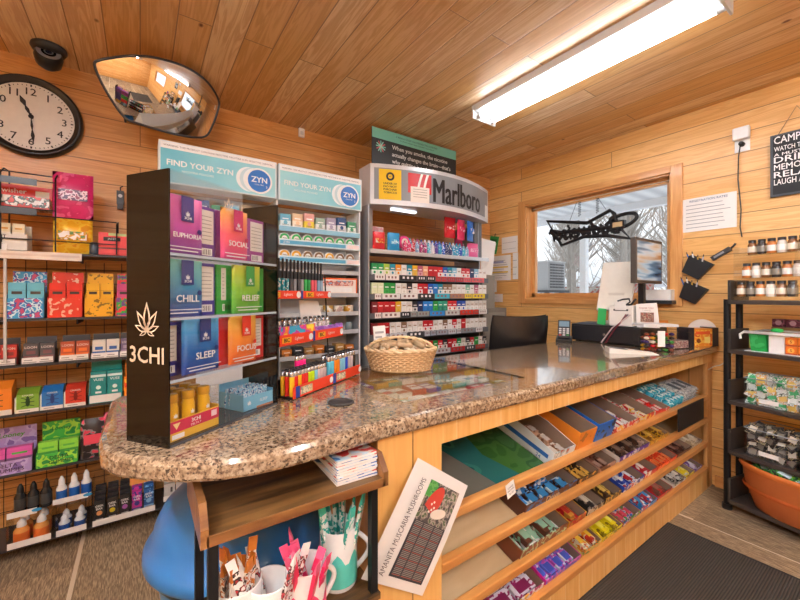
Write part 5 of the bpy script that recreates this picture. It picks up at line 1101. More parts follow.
# lower right column behind the lighters: shelves with odds and ends
t = thing('accessory_shelf', 'narrow grey accessory shelving between the lighter display and the cigarettes', 'shelf', (.66, YF, 0))
Ta = Matrix.Translation((-.66, -YF, 0))
MB(Ta).box(.67, .675, YF, YF+.18, .30, 1.43, GREY).box(1.20, 1.205, YF, YF+.18, .30, 1.43, GREY).build('side_panel', t)
ASH = [1.385, 1.24, 1.12, 1.0, .86]
for z in ASH: MB(Ta).box(.675, 1.20, YF, YF+.18, z-.01, z, GREY).box(.675, 1.20, YF-.004, YF, z-.014, z+.012, M('#b4b8bc', .4)).build('shelf', t)
OB = M('#e8642a', .4)
b = MB(); b.box(0, .30, 0, .10, 0, .11, OB); b.fr(.012, .29, .012, .10, -.0006, M('#f0e4dc')); b.fr(.03, .27, .06, .092, -.001, PR('#e8c8c0', '#c85a48', '#8ab0c8', scale=50)); b.fr(.06, .26, .018, .05, -.001, WHT); pass
one('orange_frame_box', b, 'orange-framed display box behind the lighters beside the white rack', 'box', (.89, YF-.0, 1.24))
for i in range(4): inst('tin', MB().lathe([(.033, 0), (.034, .002), (.034, .05), (.032, .052), (0, .052)], PR(('#b0a89c', '#c89a4a', '#a89088', '#c8922a')[i], '#e0d8c8', scale=40), 16).mesh('tin'), '%s round tin on the accessory shelf under the orange box, %s from left' % (('grey', 'gold', 'mauve', 'amber')[i], ORD[i]), 'tin', (.93+i*.073, YF+.05, 1.12), 0, 'round tins on the accessory shelf')
for i in range(7):
    k = i % 3; inst('glass_jar', MB().lathe([(.022, 0), (.025, .004), (.025, .045), (.02, .052), (.02, .058), (0, .058)], M(('#7a8a90', '#5a9a5a', '#8a6a9a')[k], .2), 14).mesh('jar'), '%s small jar, %s from left, on the middle accessory shelf' % (('grey', 'green', 'violet')[k], ORD[i]), 'jar', (.71+i*.074, YF+.05, 1.0), 0, 'small jars on the accessory shelf')
for i in range(7): inst('grinder_box', pack_mesh(.06, .06, .05+.012*(i % 2), ('#c87830', '#3a3c40', '#b08850')[i % 3], ('#7a4a20', '#1c1c1e', '#8a6030')[i % 3]), '%s boxed grinder, %s from left on the lowest accessory shelf in view' % (('orange', 'black', 'tan')[i % 3], ORD[i]), 'box', (.72+i*.07, YF+.01, .86), 0, 'boxed grinders on the accessory shelf')
# ================================================================ CIGARETTE RACK
X0, X1 = 1.285, 2.47
t = thing('cigarette_rack', 'grey metal cigarette rack under the curved illuminated sign', 'display rack', (X0, YF, 0))
Tr = Matrix.Translation((-X0, -YF, 0)); STEEL = M('#a9adb2', .35, .5)
MB(Tr).box(X0-.01, X0, YF, YF+.42, 0, 1.86, STEEL).build('left_side', t)
b = MB(Tr); b.box(X1, X1+.01, YF+.1, YF+.42, 0, 1.86, STEEL); b.build('right_side', t)
b = MB(Tr); b.box(X1-.10, X1-.012, YF+.06, YF+.14, 1.55, 1.90, M('#6c7074', .4)); b.box(X1-.062, X1-.054, YF+.055, YF+.06, 1.55, 1.90, STEEL); b.build('upright', t)
MB(Tr).box(X0, X1, YF+.26, YF+.27, .5, 1.50, M('#5a5d62', .5)).build('back_panel', t)
MB(Tr).box(X0, X1, YF, YF+.42, 0, .40, M('#55585c', .5)).build('base_cabinet', t)
RZc = [1.552, 1.372, 1.238, 1.105, .955, .81]
rs = random.Random(8)
CARDS = [['#f2ece6', '#202226', '#282a2e', '#c8242a', '#b0232a', '#d8545a', '#f2f2f2'], ['#e8e8e6', '#e8e8e6', '#25272b', '#38b8d0', '#b07858', '#e8d030', '#8a9a9a'], ['#e8e2dc', '#26282c', '#98a09a', '#2a8ad8', '#c9c9c4', '#d8301c', '#e4e4e0'], ['#cfd2d4', '#44484c', '#b8bcc0', '#9aa0a8', '#c4c8cc', '#8a9094', '#e0e0e0'], ['#cfd2d4', '#2a9a4a', '#22262a', '#b8bcc0', '#c8242a', '#44484c', '#c8402a']]
for k, z in enumerate(RZc):
    MB(Tr).box(X0, X1, YF+.0, YF+.26, z-.012, z, STEEL).build('shelf', t)
    if k == 0: MB(Tr).box(X0, X1+.0, YF-.012, YF, z-.022, z+.006, M('#c4c8cc', .3, .4)).build('shelf_edge', t); continue
    b = MB(Tr); b.box(X0, X1, YF-.006, YF, z-.030, z+.010, M('#5d6166', .4)); cs_ = CARDS[k-1]; x = X0+.04
    while x < X1-.1:
        w = rs.choice((.06, .09, .12, .16)); w = min(w, X1-.01-x); i = int((x-X0)/(X1-X0)*7); hcol = cs_[min(6, i)]
        b.fr(x, x+w-.008, z-.026, z+.012, YF-.0066, M(hcol, .4)); dk = hcol in ('#202226', '#282a2e', '#25272b', '#26282c', '#22262a', '#44484c')
        for q in range(3): b.fr(x+w*.15+q*w*.24, x+w*.15+q*w*.24+w*.12, z-.014, z+.002, YF-.0072, M('#f0f0f0' if dk else '#8a6a6a', .5))
        x += w
    b.build('price_strip', t)
PC = dict(G=('#1f9a58', '#e8ece6', 'green and white'), L=('#a8cc48', '#f0e8d4', 'lime and cream'), T=('#1f8fa8', '#dfe6e4', 'teal and white'), O=('#f09a28', '#e8e4d8', 'orange and white'), W=('#eceae6', '#f0eeea', 'white'),
          Y=('#e8b828', '#e0c060', 'gold'), P=('#b8607a', '#d8a8b0', 'pink'), C=('#e8b890', '#d8a080', 'peach'), R=('#cc2630', '#f0e8e4', 'red and white'), D=('#c0222a', '#b81f28', 'plain red'), M=('#7a1c24', '#701820', 'maroon'), B=('#2458b8', '#e4e8ec', 'blue and white'),
          S=('#8cc4dc', '#eef2f2', 'sky blue and white'), N=('#1c2c58', '#24386a', 'navy'), V=('#2a80d0', '#2a78c8', 'azure'), g=('#2a9a44', '#3cae50', 'solid green'), y=('#dce8c0', '#e4ecc8', 'pale lime'), t=('#3aa888', '#2c8c74', 'sea green'), K=('#2c2c30', '#e0dcd6', 'black and white'),
          b=('#8a6a50', '#efebe4', 'brown and white'), r=('#d83038', '#f4f0ec', 'white with red chevron'), u=('#2a50a8', '#f0f2f4', 'white with blue chevron'), w=('#dcd8d0', '#f4f2ee', 'off-white'), h=('#7ac0a0', '#e8ece4', 'mint and white'))
ROWS = ['GGLTOWTYPCDDRBTSWRRNSWW', 'yyggWwKWRDBVTbbwWWhWPWW', 'MDDDYWwKNVVgttrruuwwwww', 'MDDwWbwWwRRwWbWRwDwWWwW', 'KGKWwGGttDDgRKDRGwKRgWK']
rn = ['top', 'second', 'third', 'fourth', 'fifth']
for k, s_ in enumerate(ROWS):
    n = len(s_); dx = (X1-X0-.03)/n
    for i, ch in enumerate(s_):
        a, c_, nm_ = PC[ch]; h = .088 if k != 4 else .075
        inst('cigarette_pack', pack_mesh(dx-.003, .024, h, a, c_, .5, mark='#f4f0ea' if ch not in 'Ww' else '#a88a70'), '%s cigarette pack, %s from left on the %s pack shelf' % (nm_, ORD[i], rn[k]), 'cigarette pack', (X0+.02+dx*(i+.5), YF+.006, RZc[k+1]+.0003), 0, 'cigarette packs on the rack')
# curved header sign
t = thing('curved_sign', 'curved grey Marlboro header sign over the cigarette rack', 'sign', (1.306, 2.225, 1.87))
def arc(n=24):
    A = Vector((1.306, 2.225)); B2 = Vector((2.51, 2.235)); out = []
    for i in range(n+1):
        s_ = i/n; p = A.lerp(B2, s_); out.append(Vector((p.x, p.y-.155*math.sin(PI*s_)**.9)))
    return out
AR = arc(); o_ = Vector((1.306, 2.225))
ZB, ZT = 1.873, 2.155
def strip_arc(b, s0, s1, z0, z1, mat, off, n=24, back=False):
    P = []
    for i in range(n+1):
        s_ = s0+(s1-s0)*i/n; q = s_*24; j = min(23, int(q)); p = AR[j].lerp(AR[j+1], q-j); d = (AR[min(24, j+1)]-AR[j]).normalized(); nn = Vector((d.y, -d.x)); p = p+nn*off-o_; P.append(p)
    b.add([(p.x, p.y, z0) for p in P]+[(p.x, p.y, z1) for p in P], [(i, i+1, n+2+i, n+1+i) for i in range(n)], mat, True)
b = MB(); zb, ztp = ZB-1.87, ZT-1.87; FR = M('#d9dce0', .3, .3)
poly = [(p.x-o_.x, p.y-o_.y) for p in AR]+[(AR[-1].x-o_.x, .16), (0, .16)]
b.prism(poly, zb, ztp, FR); b.build('housing', t)
b = MB(); strip_arc(b, .02, .98, zb+.035, ztp-.028, M('#8d9297', .35), .0012); b.build('grey_face', t)
b = MB(); strip_arc(b, .045, .17, zb+.035, ztp-.035, M('#f2c81c', .4), .002, 6); b.build('yellow_notice', t)
def arc_pt(s_, off):
    q = s_*24; j = min(23, int(q)); p = AR[j].lerp(AR[j+1], q-j); d = (AR[j+1]-AR[j]).normalized(); nn = Vector((d.y, -d.x)); p = p+nn*off-o_; return Vector((p.x, p.y, 0)), Vector((d.x, d.y, 0))
def arc_text(b, st, s_, w, h, z, mat, off=.003, bold=0, keep=False):
    """lettering wrapped round the curved face"""
    vs, fs, tw, th = glyphs(st, bold); L_ = 1.22
    k = min(w/tw, h/th) if keep else None; out = []
    for q_, dx in enumerate((0,) if not bold else (-bold, 0, bold)):
        out = []; off += .0003
        for v in vs:
            x = (v.x+dx)*(k or w/tw); zz_ = v.y*(k or h/th); p, d = arc_pt(s_+x/L_, off); out.append((p.x, p.y, z+zz_))
        b.add(out, fs, mat)
mid = (zb+ztp)/2
b = MB(); p, d = arc_pt(.107, .003); b.annulus(p+Vector((0, 0, ztp-.085)), .016, .030, INK, u=d, seg=20); b.text('W', p+Vector((0, 0, ztp-.085)), .02, .02, INK, u=d)
for q, s_ in enumerate(('UNDER 21?', 'DO NOT', 'PURCHASE', 'TOBACCO')): arc_text(b, s_, .107, .09, .014, ztp-.135-.021*q, INK, bold=.03)
b.build('notice_lettering', t)
b = MB(); strip_arc(b, .21, .36, mid-.045, ztp-.045, M('#d01f24', .35), .002, 8)
for s0 in (.262, .300):
    n = 5
    for i in range(n):
        a0, a1 = i/n, (i+1)/n; p0, d0 = arc_pt(s0+.028*a0**1.5, .0032); p1, _ = arc_pt(s0+.028*a1**1.5, .0032); z0_ = mid-.045+(ztp-mid)*a0; z1_ = mid-.045+(ztp-mid)*a1
        b.add([p0+Vector((0, 0, z0_)), p0+d0*.018+Vector((0, 0, z0_)), p1+d0*.018+Vector((0, 0, z1_)), p1+Vector((0, 0, z1_))], [(0, 1, 2, 3)], M('#f0ece4', .4))
b.build('red_emblem', t)
b = MB(); strip_arc(b, .225, .345, zb+.03, mid+.0, M('#efe6dc', .5), .0045, 6); 
for q in range(4): strip_arc(b, .24, .33, mid-.02-q*.018, mid-.016-q*.018, M('#9a9088', .6), .0052, 2)
b.build('white_notice', t)
b = MB(); arc_text(b, 'Marlboro', .605, .56, .175, mid-.008, M('#17171a', .4), .0035, bold=.03); b.build('lettering', t)
b = MB(); strip_arc(b, .925, .985, zb+.03, zb+.14, M('#eef0ee', .5), .004, 3); b.build('white_tag', t)
MB().box(.20, .42, .02, .05, zb-.010, zb-.001, emis('lit_strip', '#dfe8f4', 1.2)).build('under_light', t)
b = MB()
for x in (.06, 1.12): b.box(x, x+.03, .12, .15, -.32, zb, STEEL)
b.build('support', t)
# health notice above it
h0 = onY(372, 124, 2.30); h1 = onY(456, 150, 2.30); w = h1.x-h0.x; hh = .33
t = thing('health_notice', 'black and mint printed notice standing on top of the curved sign', 'notice', (h0.x, 2.30, 2.455-hh))
MB().box(0, w, 0, .006, 0, hh, M('#2d3134', .45)).build('board', t); MB().fr(0, w, hh-.075, hh, -.0006, M('#7fd0c0', .45)).build('mint_band', t)
b = MB(); b.text('A FEDERAL COURT HAS ORDERED THIS STATEMENT:', (w*.5, -.0012, hh-.028), w*.55, .012, M('#2b4a46')); b.text('The tobacco companies designed cigarettes to create addiction', (w*.5, -.0012, hh-.05), w*.8, .012, M('#2b4a46'))
for q, s_ in enumerate(('When you smoke, the nicotine', 'actually changes the brain\u2014that\u2019s', 'why quitting is so hard.')): b.text(s_, (w*.21, -.0012, hh-.118-q*.052), w*(.70, .76, .56)[q], .04, M('#e8ecea'), bold=.02, align=-1)
for q in range(6): a = PI*q/6; d = Vector((math.cos(a), 0, math.sin(a))); e = Vector((-d.z, 0, d.x)); c_ = Vector((w*.09, -.0012-.0001*q, hh-.13)); b.quad(c_-d*.042-e*.004, c_+d*.042-e*.004, c_+d*.042+e*.004, c_-d*.042+e*.004, M(('#7fd0c0', '#d86a70', '#9ae0d0')[q % 3]))
b.build('lettering', t)
# goods on the open top shelf of the rack
z = 1.5585
def pouch_thing(name, loc, w, h, d, mat, band, txt, label, rz=0, cat='pouch', group=None):
    t = thing(name, label, cat, loc, rz, group); pouch(w, h, d, mat).build('pouch_body', t)
    bag_art(MB(), w, h, d+.004, band, txt, z=.5).build('printed_label', t); return t
pouch_thing('red_pouch', (1.385, YF+.04, z), .10, .13, .03, M('#d8262c', .3), PR('#d8262c', '#f0c040', '#f4e8e0', scale=60), None, 'red arched pouch on the open shelf left of the blue pouch')
pouch_thing('blue_pouch', (1.51, YF+.04, z), .105, .135, .03, M('#2a98d0', .3), PR('#2a98d0', '#e8f0f4', '#8ad0e8', scale=60), None, 'sky blue arched pouch on the open shelf beside the red pouch')
for i in range(2): one('pink_sheet', MB().box(-.05, .05, 0, .004, 0, .19, PR('#e8a8b0', '#f0d0d4', '#e8e0e0', scale=50)), 'pale pink card at the back of the open shelf, %s' % (('next to the left side', 'nearer the blue pouch')[i]), 'card', (1.34+.11*i, YF+.16, z+.0), .0)
b = MB(T=Matrix.Rotation(PI/2, 4, 'X')); b.lathe([(.045, 0), (.05, .004), (.05, .025), (.045, .03)], M('#e84a8a', .3), 22); b.T = Matrix.Identity(4); b.disc((0, -.0306, 0), .03, M('#e8e0d0')); b.disc((0, -.0312, 0), .012, M('#2a5a3a'), seg=6); one('round_tape', b, 'pink round tub with a pale centre standing on the open shelf', 'tub', (1.62, YF+.08, z+.075)) 
cls = [('#d83a6a', 'pink'), ('#c8242e', 'red'), ('#a02a6a', 'magenta'), ('#e8e0e4', 'white'), ('#5a3a9a', 'violet'), ('#2a5ac0', 'blue'), ('#1c2c6a', 'navy'), ('#38a0c8', 'teal'), ('#48b8d0', 'aqua'), ('#8ab8d8', 'pale blue')]
sp = {}
for h_, n_ in cls:
    b = MB(); b.lathe([(.015, 0), (.017, .004), (.017, .05), (.012, .058), (.008, .06), (.008, .072), (0, .073)], PR(h_, h_, '#e8e8ee', scale=90), 10); sp[h_] = b.mesh('bottle')
for i in range(18):
    for j in range(2):
        h_, n_ = cls[min(9, (i*10)//18)] if (i+j) % 3 else cls[(i*3+j) % 10]
        inst('flavor_bottle', sp[h_], '%s little bottle, %s from left in the %s line of the open shelf' % (n_, ORD[i], ('front', 'raised back')[j]), 'bottle', (1.60+i*.0375, YF+.022+j*.045, z+j*.03 if j else z), 0, 'little bottles on the open shelf', scale=(1, 1, 1.15))
MB(Tr).box(1.585, 2.275, YF+.045, YF+.095, RZc[0], RZc[0]+.036, STEEL).build('riser', bpy.data.objects['cigarette_rack'])
pouch_thing('pink_bag', (2.335, YF+.05, z), .13, .125, .04, M('#f070a8', .3), PR('#f070a8', '#f8d0e0', '#e84a90', scale=60), None, 'pink bag at the right end of the open shelf')
pouch_thing('pink_pouch', (2.235, YF+.115, z), .09, .16, .02, M('#e83a88', .3), PR('#e83a88', '#f4c0d8', scale=60), None, 'hot pink pouch half hidden behind the pink bag')
# bags hanging beneath the sign
for i, (x, zz_, c_, n_, w_) in enumerate(((2.045, 1.70, '#c81c28', 'red', .12), (2.15, 1.69, '#e83a6a', 'pink', .10), (2.235, 1.685, '#1c6ac8', 'blue', .11))):
    pouch_thing('hanging_bag', (x, YF+.02-.02*i, zz_), w_, .165, .03, M(c_, .3), PR(c_, c_, '#f0e0e0', scale=50), None, n_+' shiny bag hanging under the curved sign', rz=.15*i, cat='bag', group='bags hanging under the curved sign')
b = MB(); b.tube([(2.0, YF+.03, 1.869), (2.28, YF+.03, 1.869)], .003, STEEL, 6); one('hanging_bar', b, 'thin steel bar under the curved sign that carries the bags', 'bar')
# paper sheets at the rack's right side
p = onX(507, 248, 3.0); one('hanging_sheet', MB().add([(-.15, 0, -.17), (.0, 0, -.18), (.05, 0, .13), (-.15, 0, .15)], [(0, 1, 2, 3)], PAPER).add([(-.15, .001, -.17), (.0, .001, -.18), (.05, .001, .13), (-.15, .001, .15)], [(3, 2, 1, 0)], PAPER), 'large white sheet hanging beside the right end of the rack', 'paper', (2.64, 2.30, 1.60), 0)
one('carton_stack', MB().box(0, .17, 0, .20, 0, .30, M('#8d867a', .6)).box(0, .17, -.001, .20, .30, .305, M('#b8b0a0', .6)), 'grey-brown carton standing right of the cigarette rack under the sheet', 'carton', (2.53, YF+.12, 1.12)) 
one('grey_cabinet', MB().box(0, .32, 0, .26, 0, 1.12, M('#77726a', .6)).fr(.02, .30, .55, 1.08, -.0008, M('#8a857c', .6)), 'grey-brown cabinet between the cigarette rack and the room corner', 'cabinet', (2.52, YF+.10, 0))
# ================================================================ LEFT WALL RACK
YL = 2.42; LX0, LX1 = -.66, .235
t = thing('grid_rack', 'black wire grid rack of smoking papers and vapes on the back wall, left side', 'rack', (LX0, YL, 0))
Tl = Matrix.Translation((-LX0, -YL, 0)); LZ = [1.446, 1.13, .915, .69, .415, .075]
b = MB(Tl)
for i in range(12): x = LX0+.02+i*.079; b.tube([(x, YA-.035, .06), (x, YA-.035, 1.42)], .0018, WIRE, 5)
for i in range(18): z = .07+i*.077; b.tube([(LX0, YA-.031, z), (LX1, YA-.031, z)], .0018, WIRE, 5)
g = b.build('wire_grid', t)
SHW = M('#3a3a3c', .4)
for k, z in enumerate(LZ):
    b = MB(Tl); b.box(LX0, LX1, YL, YA-.04, z-.012, z-.002, SHW)
    for x in (LX0+.1, LX0+.4, LX1-.05): b.box(x, x+.006, YL+.01, YA-.035, z-.035, z-.012, WIRE)
    b.build('shelf', t)
MB(Tl).box(-.645, -.238, YL-.010, YL, 1.407, 1.444, M('#e4d6c8', .4)).box(-.64, -.245, YL-.0106, YL-.010, 1.422, 1.432, M('#d8c4b4')).build('price_rail', t)
MB(Tl).box(-.51, -.50, YL-.004, YL+.004, .93, 1.43, M('#c8c4bc', .4)).build('front_post', t)
b = MB(Tl)      # wire baskets above the top shelf
for x in (-.52, -.335, -.10):
    b.tube([(x, YL+.0, 1.448), (x, YL+.0, 1.80 if x < -.2 else 1.60), (x, YL+.05, 1.83 if x < -.2 else 1.62), (x, YL+.14, 1.84 if x < -.2 else 1.64), (x, YL+.14, 1.448)], .0035, WIRE, 6)
for z, x1 in ((1.645, -.335), (1.78, -.335), (1.615, -.10), (1.50, -.10)): b.tube([(-.66, YL, z), (x1, YL, z)], .003, WIRE, 6)
b.tube([(-.66, YL+.14, 1.84), (-.335, YL+.14, 1.84)], .003, WIRE, 6)
b.box(-.66, -.40, YL-.004, YL, 1.615, 1.645, BLK); b.box(-.66, -.40, YL-.004, YL, 1.755, 1.785, BLK); b.build('wire_basket', t)
# display boxes
def dbox(x0, x1, z, h, c1, pr, label, d=.10, hf=None, back=.05, n=2, bc=None, mesh_cols=None, txt=None, tc=WHT, y=None, nm_='box', cat='box', grp=None, front=None):
    """counter display box with a raised header card; little packs stand inside as things of their own"""
    w = x1-x0-.004; y = YL+.006 if y is None else y; hf = hf or h*.45
    t = thing('display_box', label, 'display box', (x0, y, z), 0); o_ = M(c1, .35)
    b = tray_mesh(w, d, h*.8, o_, front or pr, hf, inner=o_, back=h*.2+back); b.build('carton', t)
    b = MB(); b.fr(.004, w-.004, h, h+back-.004, d-.0035, pr)
    if txt: b.text(txt, (w/2, -.0008, hf*.5), w*.8, hf*.42, tc, bold=.03); b.text(txt, (w/2, d-.0042, h+back*.45), w*.7, back*.4, tc, bold=.03)
    b.build('print', t)
    return t, w
def fillpacks(x0, w, n, z, h, mesh, label, group, y=None, rows=1, dy=.04):
    for r_ in range(rows):
        for i in range(n):
            inst('small_pack', mesh, label if n == 1 and rows == 1 else label+(', %s from left' % ORD[i] if rows == 1 else ', %s from left, %s' % (ORD[i], 'front row' if r_ == 0 else 'back row')), 'packet', (x0+.004+w/n*(i+.5), (YL+.012 if y is None else y)+r_*dy, z+.0035), 0, group)
ROW2 = [(-.505, -.375, '#2a88c8', ('#3aa0d0', '#d8eef4', '#2060b0', '#c84a70'), ('#58b8d0', '#a8dce0'), 'blue and white snack box', 'light blue packet', '#6ac0d4'),
        (-.365, -.235, '#d83020', ('#e03a24', '#e03a24', '#f0c0a8'), ('#d8281c', '#e8402c'), 'red rolling-paper box', 'red packet', '#e03020'),
        (-.228, -.112, '#e8a020', ('#f0b028', '#f0b028', '#8a6a20'), ('#f0b420', '#f4c848'), 'golden yellow paper box', 'yellow packet', '#f0b428'),
        (-.105, .02, '#e02c40', ('#e83048', '#30a048', '#6a3a90'), ('#d83058', '#8a58b0'), 'red and purple fruit-print box', 'purple packet', '#c84a80')]
for (x0, x1, c1, pr, pc2, lab, pl, pm_) in ROW2:
    t, w = dbox(x0, x1, LZ[1], .15, c1, PR(*pr, scale=45), lab+' on the rack shelf below the cream price rail', d=.11, hf=.095, back=.075)
    fillpacks(x0, w, 2, LZ[1], .15, pack_mesh(w/2-.004, .03, .165, pm_, pc2[0], .55, mark='#3a2c24', key='p2'), pl+' standing in the '+lab, pl+'s in the '+lab)
# second shelf: lettered vape cartons
V3 = [(-.585, '#c83a34', '#8a3a38', 'red'), (-.455, '#4e4a4c', '#7a4a4e', 'charcoal'), (-.325, '#b85030', '#e8762c', 'rust orange'), (-.205, '#e8e4da', '#3a6ab0', 'blue and white'), (-.09, '#7a6a88', '#a898b0', 'dull violet'), (.03, '#3a5a6a', '#c0c8cc', 'slate')]
for x0, c1, c2, n_ in V3:
    t, w = dbox(x0, x0+.118, LZ[2], .075, '#55565a', M('#46484c', .35), n_+' vape display tray on the second grid shelf', d=.10, hf=.03, back=.045, txt=None, front=M('#f0ece8', .4))
    b = MB()
    for q in range(2): b.fr(.006+q*w*.5, w*.5-.004+q*w*.5, .006, .010, -.0008, M('#9a9490')); b.fr(.01+q*w*.5, w*.34+q*w*.5, .016, .02, -.0008, M('#9a9490'))
    b.build('price_print', t)
    for i in range(2):
        b = MB(); mw = w/2-.005; b.box(-mw/2, mw/2, 0, .03, 0, .092, M(c1, .35)); b.fr(-mw*.3, mw*.3, .042, .058, -.0006, M(c2, .4)); b.text('LOON' if n_ != 'blue and white' else 'AIR', (0, -.0008, .074), mw*.8, .012, M('#f0e0d8'), bold=.02); b.fr(-mw*.5, mw*.5, .0, .034, -.0005, M(c2, .5))
        inst('vape_carton', b.mesh('vape'), n_+' vape carton, %s of the pair in its display tray' % ('left' if i == 0 else 'right'), 'carton', (x0+.004+w/2*(i+.5), YL+.012, LZ[2]+.0035))
# third shelf
V4 = [(-.625, '#f08a2c', '#f0a850', 'orange', '#3a2c24', .15), (-.47, '#7aa838', '#a8c860', 'olive green', '#1f4a1c', .105), (-.385, '#2a78c0', '#58a0d8', 'blue', '#1a3a80', .105), (-.30, '#d8402c', '#e86a40', 'vermilion', '#8a1c14', .105)]
for x0, c1, c2, n_, bug, h in V4:
    w = .076 if x0 > -.5 else .14; t = thing('lure_box', n_+' box with a dark insect emblem on the third grid shelf', 'box', (x0, YL+.006, LZ[3]))
    b = MB(); b.add([(0, 0, 0), (w, 0, 0), (w, .08, 0), (0, .08, 0), (0, 0, h*.8), (w, 0, h*.8), (w, .05, h), (0, .05, h), (w, .08, h), (0, .08, h)], [(0, 3, 2, 1), (0, 1, 5, 4), (4, 5, 6, 7), (7, 6, 8, 9), (3, 9, 8, 2), (1, 2, 8, 6, 5), (0, 4, 7, 9, 3)], M(c1, .35)); b.box(-.006, 0, 0, .08, 0, h*.7, M('#dfe4dc', .4)); b.build('carton', t)
    b = MB(); cx = w/2; yb = -.001; bm2 = M(bug, .4); b.disc((cx, yb, h*.46), w*.10, bm2, ry=h*.20); b.disc((cx, yb-.0003, h*.66), w*.07, bm2)
    for q in range(6): sg = -1 if q % 2 else 1; zz_ = h*(.56-.11*(q//2)); b.quad((cx, yb, zz_-.002), (cx+sg*w*.3, yb, zz_+(.012-.01*(q//2))-.002), (cx+sg*w*.3, yb, zz_+(.012-.01*(q//2))+.001), (cx, yb, zz_+.002), bm2)
    b.text('CHASER', (cx, yb, h*.76), w*.55, h*.07, WHT, bold=.02); b.fr(0, w, 0, h*.16, yb, M('#eeeae4', .4)); b.fr(w*.1, w*.6, h*.06, h*.09, yb-.0004, M('#999999')); b.build('print', t)
t, w = dbox(-.212, -.075, LZ[3], .15, '#1f9a9a', M('#1fa8a0', .35), 'tall teal vape display box on the third grid shelf', d=.09, hf=.04, back=.05, front=M('#eeeae4', .4))
for i in range(2):
    b = MB(); b.box(-.031, .031, 0, .03, 0, .155, M('#1f8f8a', .35)); b.text('VUSE', (0, -.0008, .115), .04, .013, WHT, bold=.02); b.fr(-.03, .03, .128, .140, -.0006, M('#e4f4f0')); b.disc((0, -.0008, .075), .010, M('#dff0ec')); b.fr(-.012, .012, .045, .055, -.0008, WHT)
    inst('vape_carton', b.mesh('vape'), 'teal vape carton, %s of the pair in the tall teal box' % ('left' if i == 0 else 'right'), 'carton', (-.208+w/2*(i+.5), YL+.012, LZ[3]+.0035))
t, w = dbox(-.07, .03, LZ[3], .15, '#f08a20', PR('#f09020', '#e0402c', '#f4c040', scale=40), 'orange and red display box at the end of the third grid shelf', d=.09, hf=.12, back=.03)
# fourth shelf: wide lilac and green boxes
for x0, x1, c1, pr, lab, pcol, pk in ((-.60, -.415, '#b8a0d8', ('#b8a0d8', '#c8b8e4', '#8a70b8'), 'lilac', ('#e060b8', '#7a5a88'), 'pink'), (-.405, -.25, '#3cb048', ('#48c04c', '#a8e048', '#2a9848'), 'bright green', ('#8ad848', '#3a9a40'), 'lime')):
    t, w = dbox(x0, x1, LZ[4], .10, c1, PR(*pr, scale=26), lab+' gummy display box on the fourth grid shelf', d=.13, hf=.062, back=.085)
    b = MB(); b.text('DELTA', (w*.55, -.0009, .042), w*.6, .016, M('#4a2a5a' if c1 == '#b8a0d8' else '#144a20'), bold=.03); b.text('GUMMIES', (w*.6, -.0009, .020), w*.6, .016, M('#4a2a5a' if c1 == '#b8a0d8' else '#144a20'), bold=.03); b.text('Looney', (w*.5, .1262, .145), w*.5, .034, M('#5aa838' if c1 == '#b8a0d8' else '#1c7a34'), bold=.04, shear=.2); b.build('lettering', t)
    fillpacks(x0, w, 2, LZ[4], .1, pack_mesh(w/2-.005, .03, .115, pcol[0], pcol[1], .6, mark='#58b848'), pk+' pouch pack standing in the '+lab+' display box', pk+' packs in the '+lab+' box')
# hanging packets
pouch_thing('dark_pouch', (-.195, YL+.02, LZ[4]), .10, .20, .04, PR('#2a2426', '#2a2426', '#8a8488', '#d83a58', scale=34), M('#e04a60', .35), None, 'black foil pouch with a pink window on the fourth grid shelf')
pouch_thing('pink_foil_pouch', (-.108, YL+.02, LZ[4]), .095, .22, .05, PR('#e83a68', '#f06a88', '#d02858', scale=30), PR('#f4d0d8', '#e83a68', scale=60), None, 'glossy hot pink pouch beside the black foil pouch')
pouch_thing('silver_pouch', (-.02, YL+.03, LZ[4]), .07, .23, .03, PR('#c8c0d0', '#6a6a80', '#e4e0e8', scale=40), PR('#e0dce4', '#8a88a0', scale=60), None, 'silver violet pouch next to the counter end on the fourth shelf')
# top shelf goods
pouch_thing('magenta_bag', (-.275, YL+.05, 1.625), .155, .225, .04, PR('#d02870', '#c82868', '#e06090', scale=25), PR('#5a2a5a', '#e8c8d8', '#8a2858', scale=60), None, 'magenta bag propped on the wire basket above the yellow bag')
pouch_thing('yellow_bag', (-.275, YL+.045, 1.448), .15, .172, .05, PR('#f0b420', '#f4c83c', '#e8a018', scale=25), PR('#f0ece0', '#d8a020', '#5a8a30', scale=50), None, 'yellow bag standing on the top grid shelf in the middle')
t = thing('snack_carton', 'cream carton with black lettering on the top grid shelf', 'carton', (-.635, YL+.01, 1.448)); MB().box(0, .20, 0, .10, 0, .075, OFFW).box(0, .20, .09, .10, .075, .125, M('#d8d0c0', .5)).build('carton', t)
b = MB()
for q, s_ in enumerate(('GRIP IT', 'SIP IT', 'RIP IT!')): b.text(s_, (.10, -.0006, .062-.02*q), .09, .014, INK, bold=.03)
b.build('lettering', t)
for i in range(4): pouch_t = inst('cream_packet', pack_mesh(.04, .02, .10, '#e8d8b0', '#f0e8d8', .6, mark='#d89a40'), 'cream packet standing in the lettered carton, %s from left' % ORD[i], 'packet', (-.61+i*.047, YL+.04, 1.44+.035), 0, 'cream packets in the lettered carton')
one('price_label', MB().box(0, .10, -.002, 0, 0, .03, PAPER).fr(.03, .08, .012, .018, -.0024, M('#888888')), 'white price label leaning on the cream carton', 'label', (-.60, YL+.004, 1.4455))
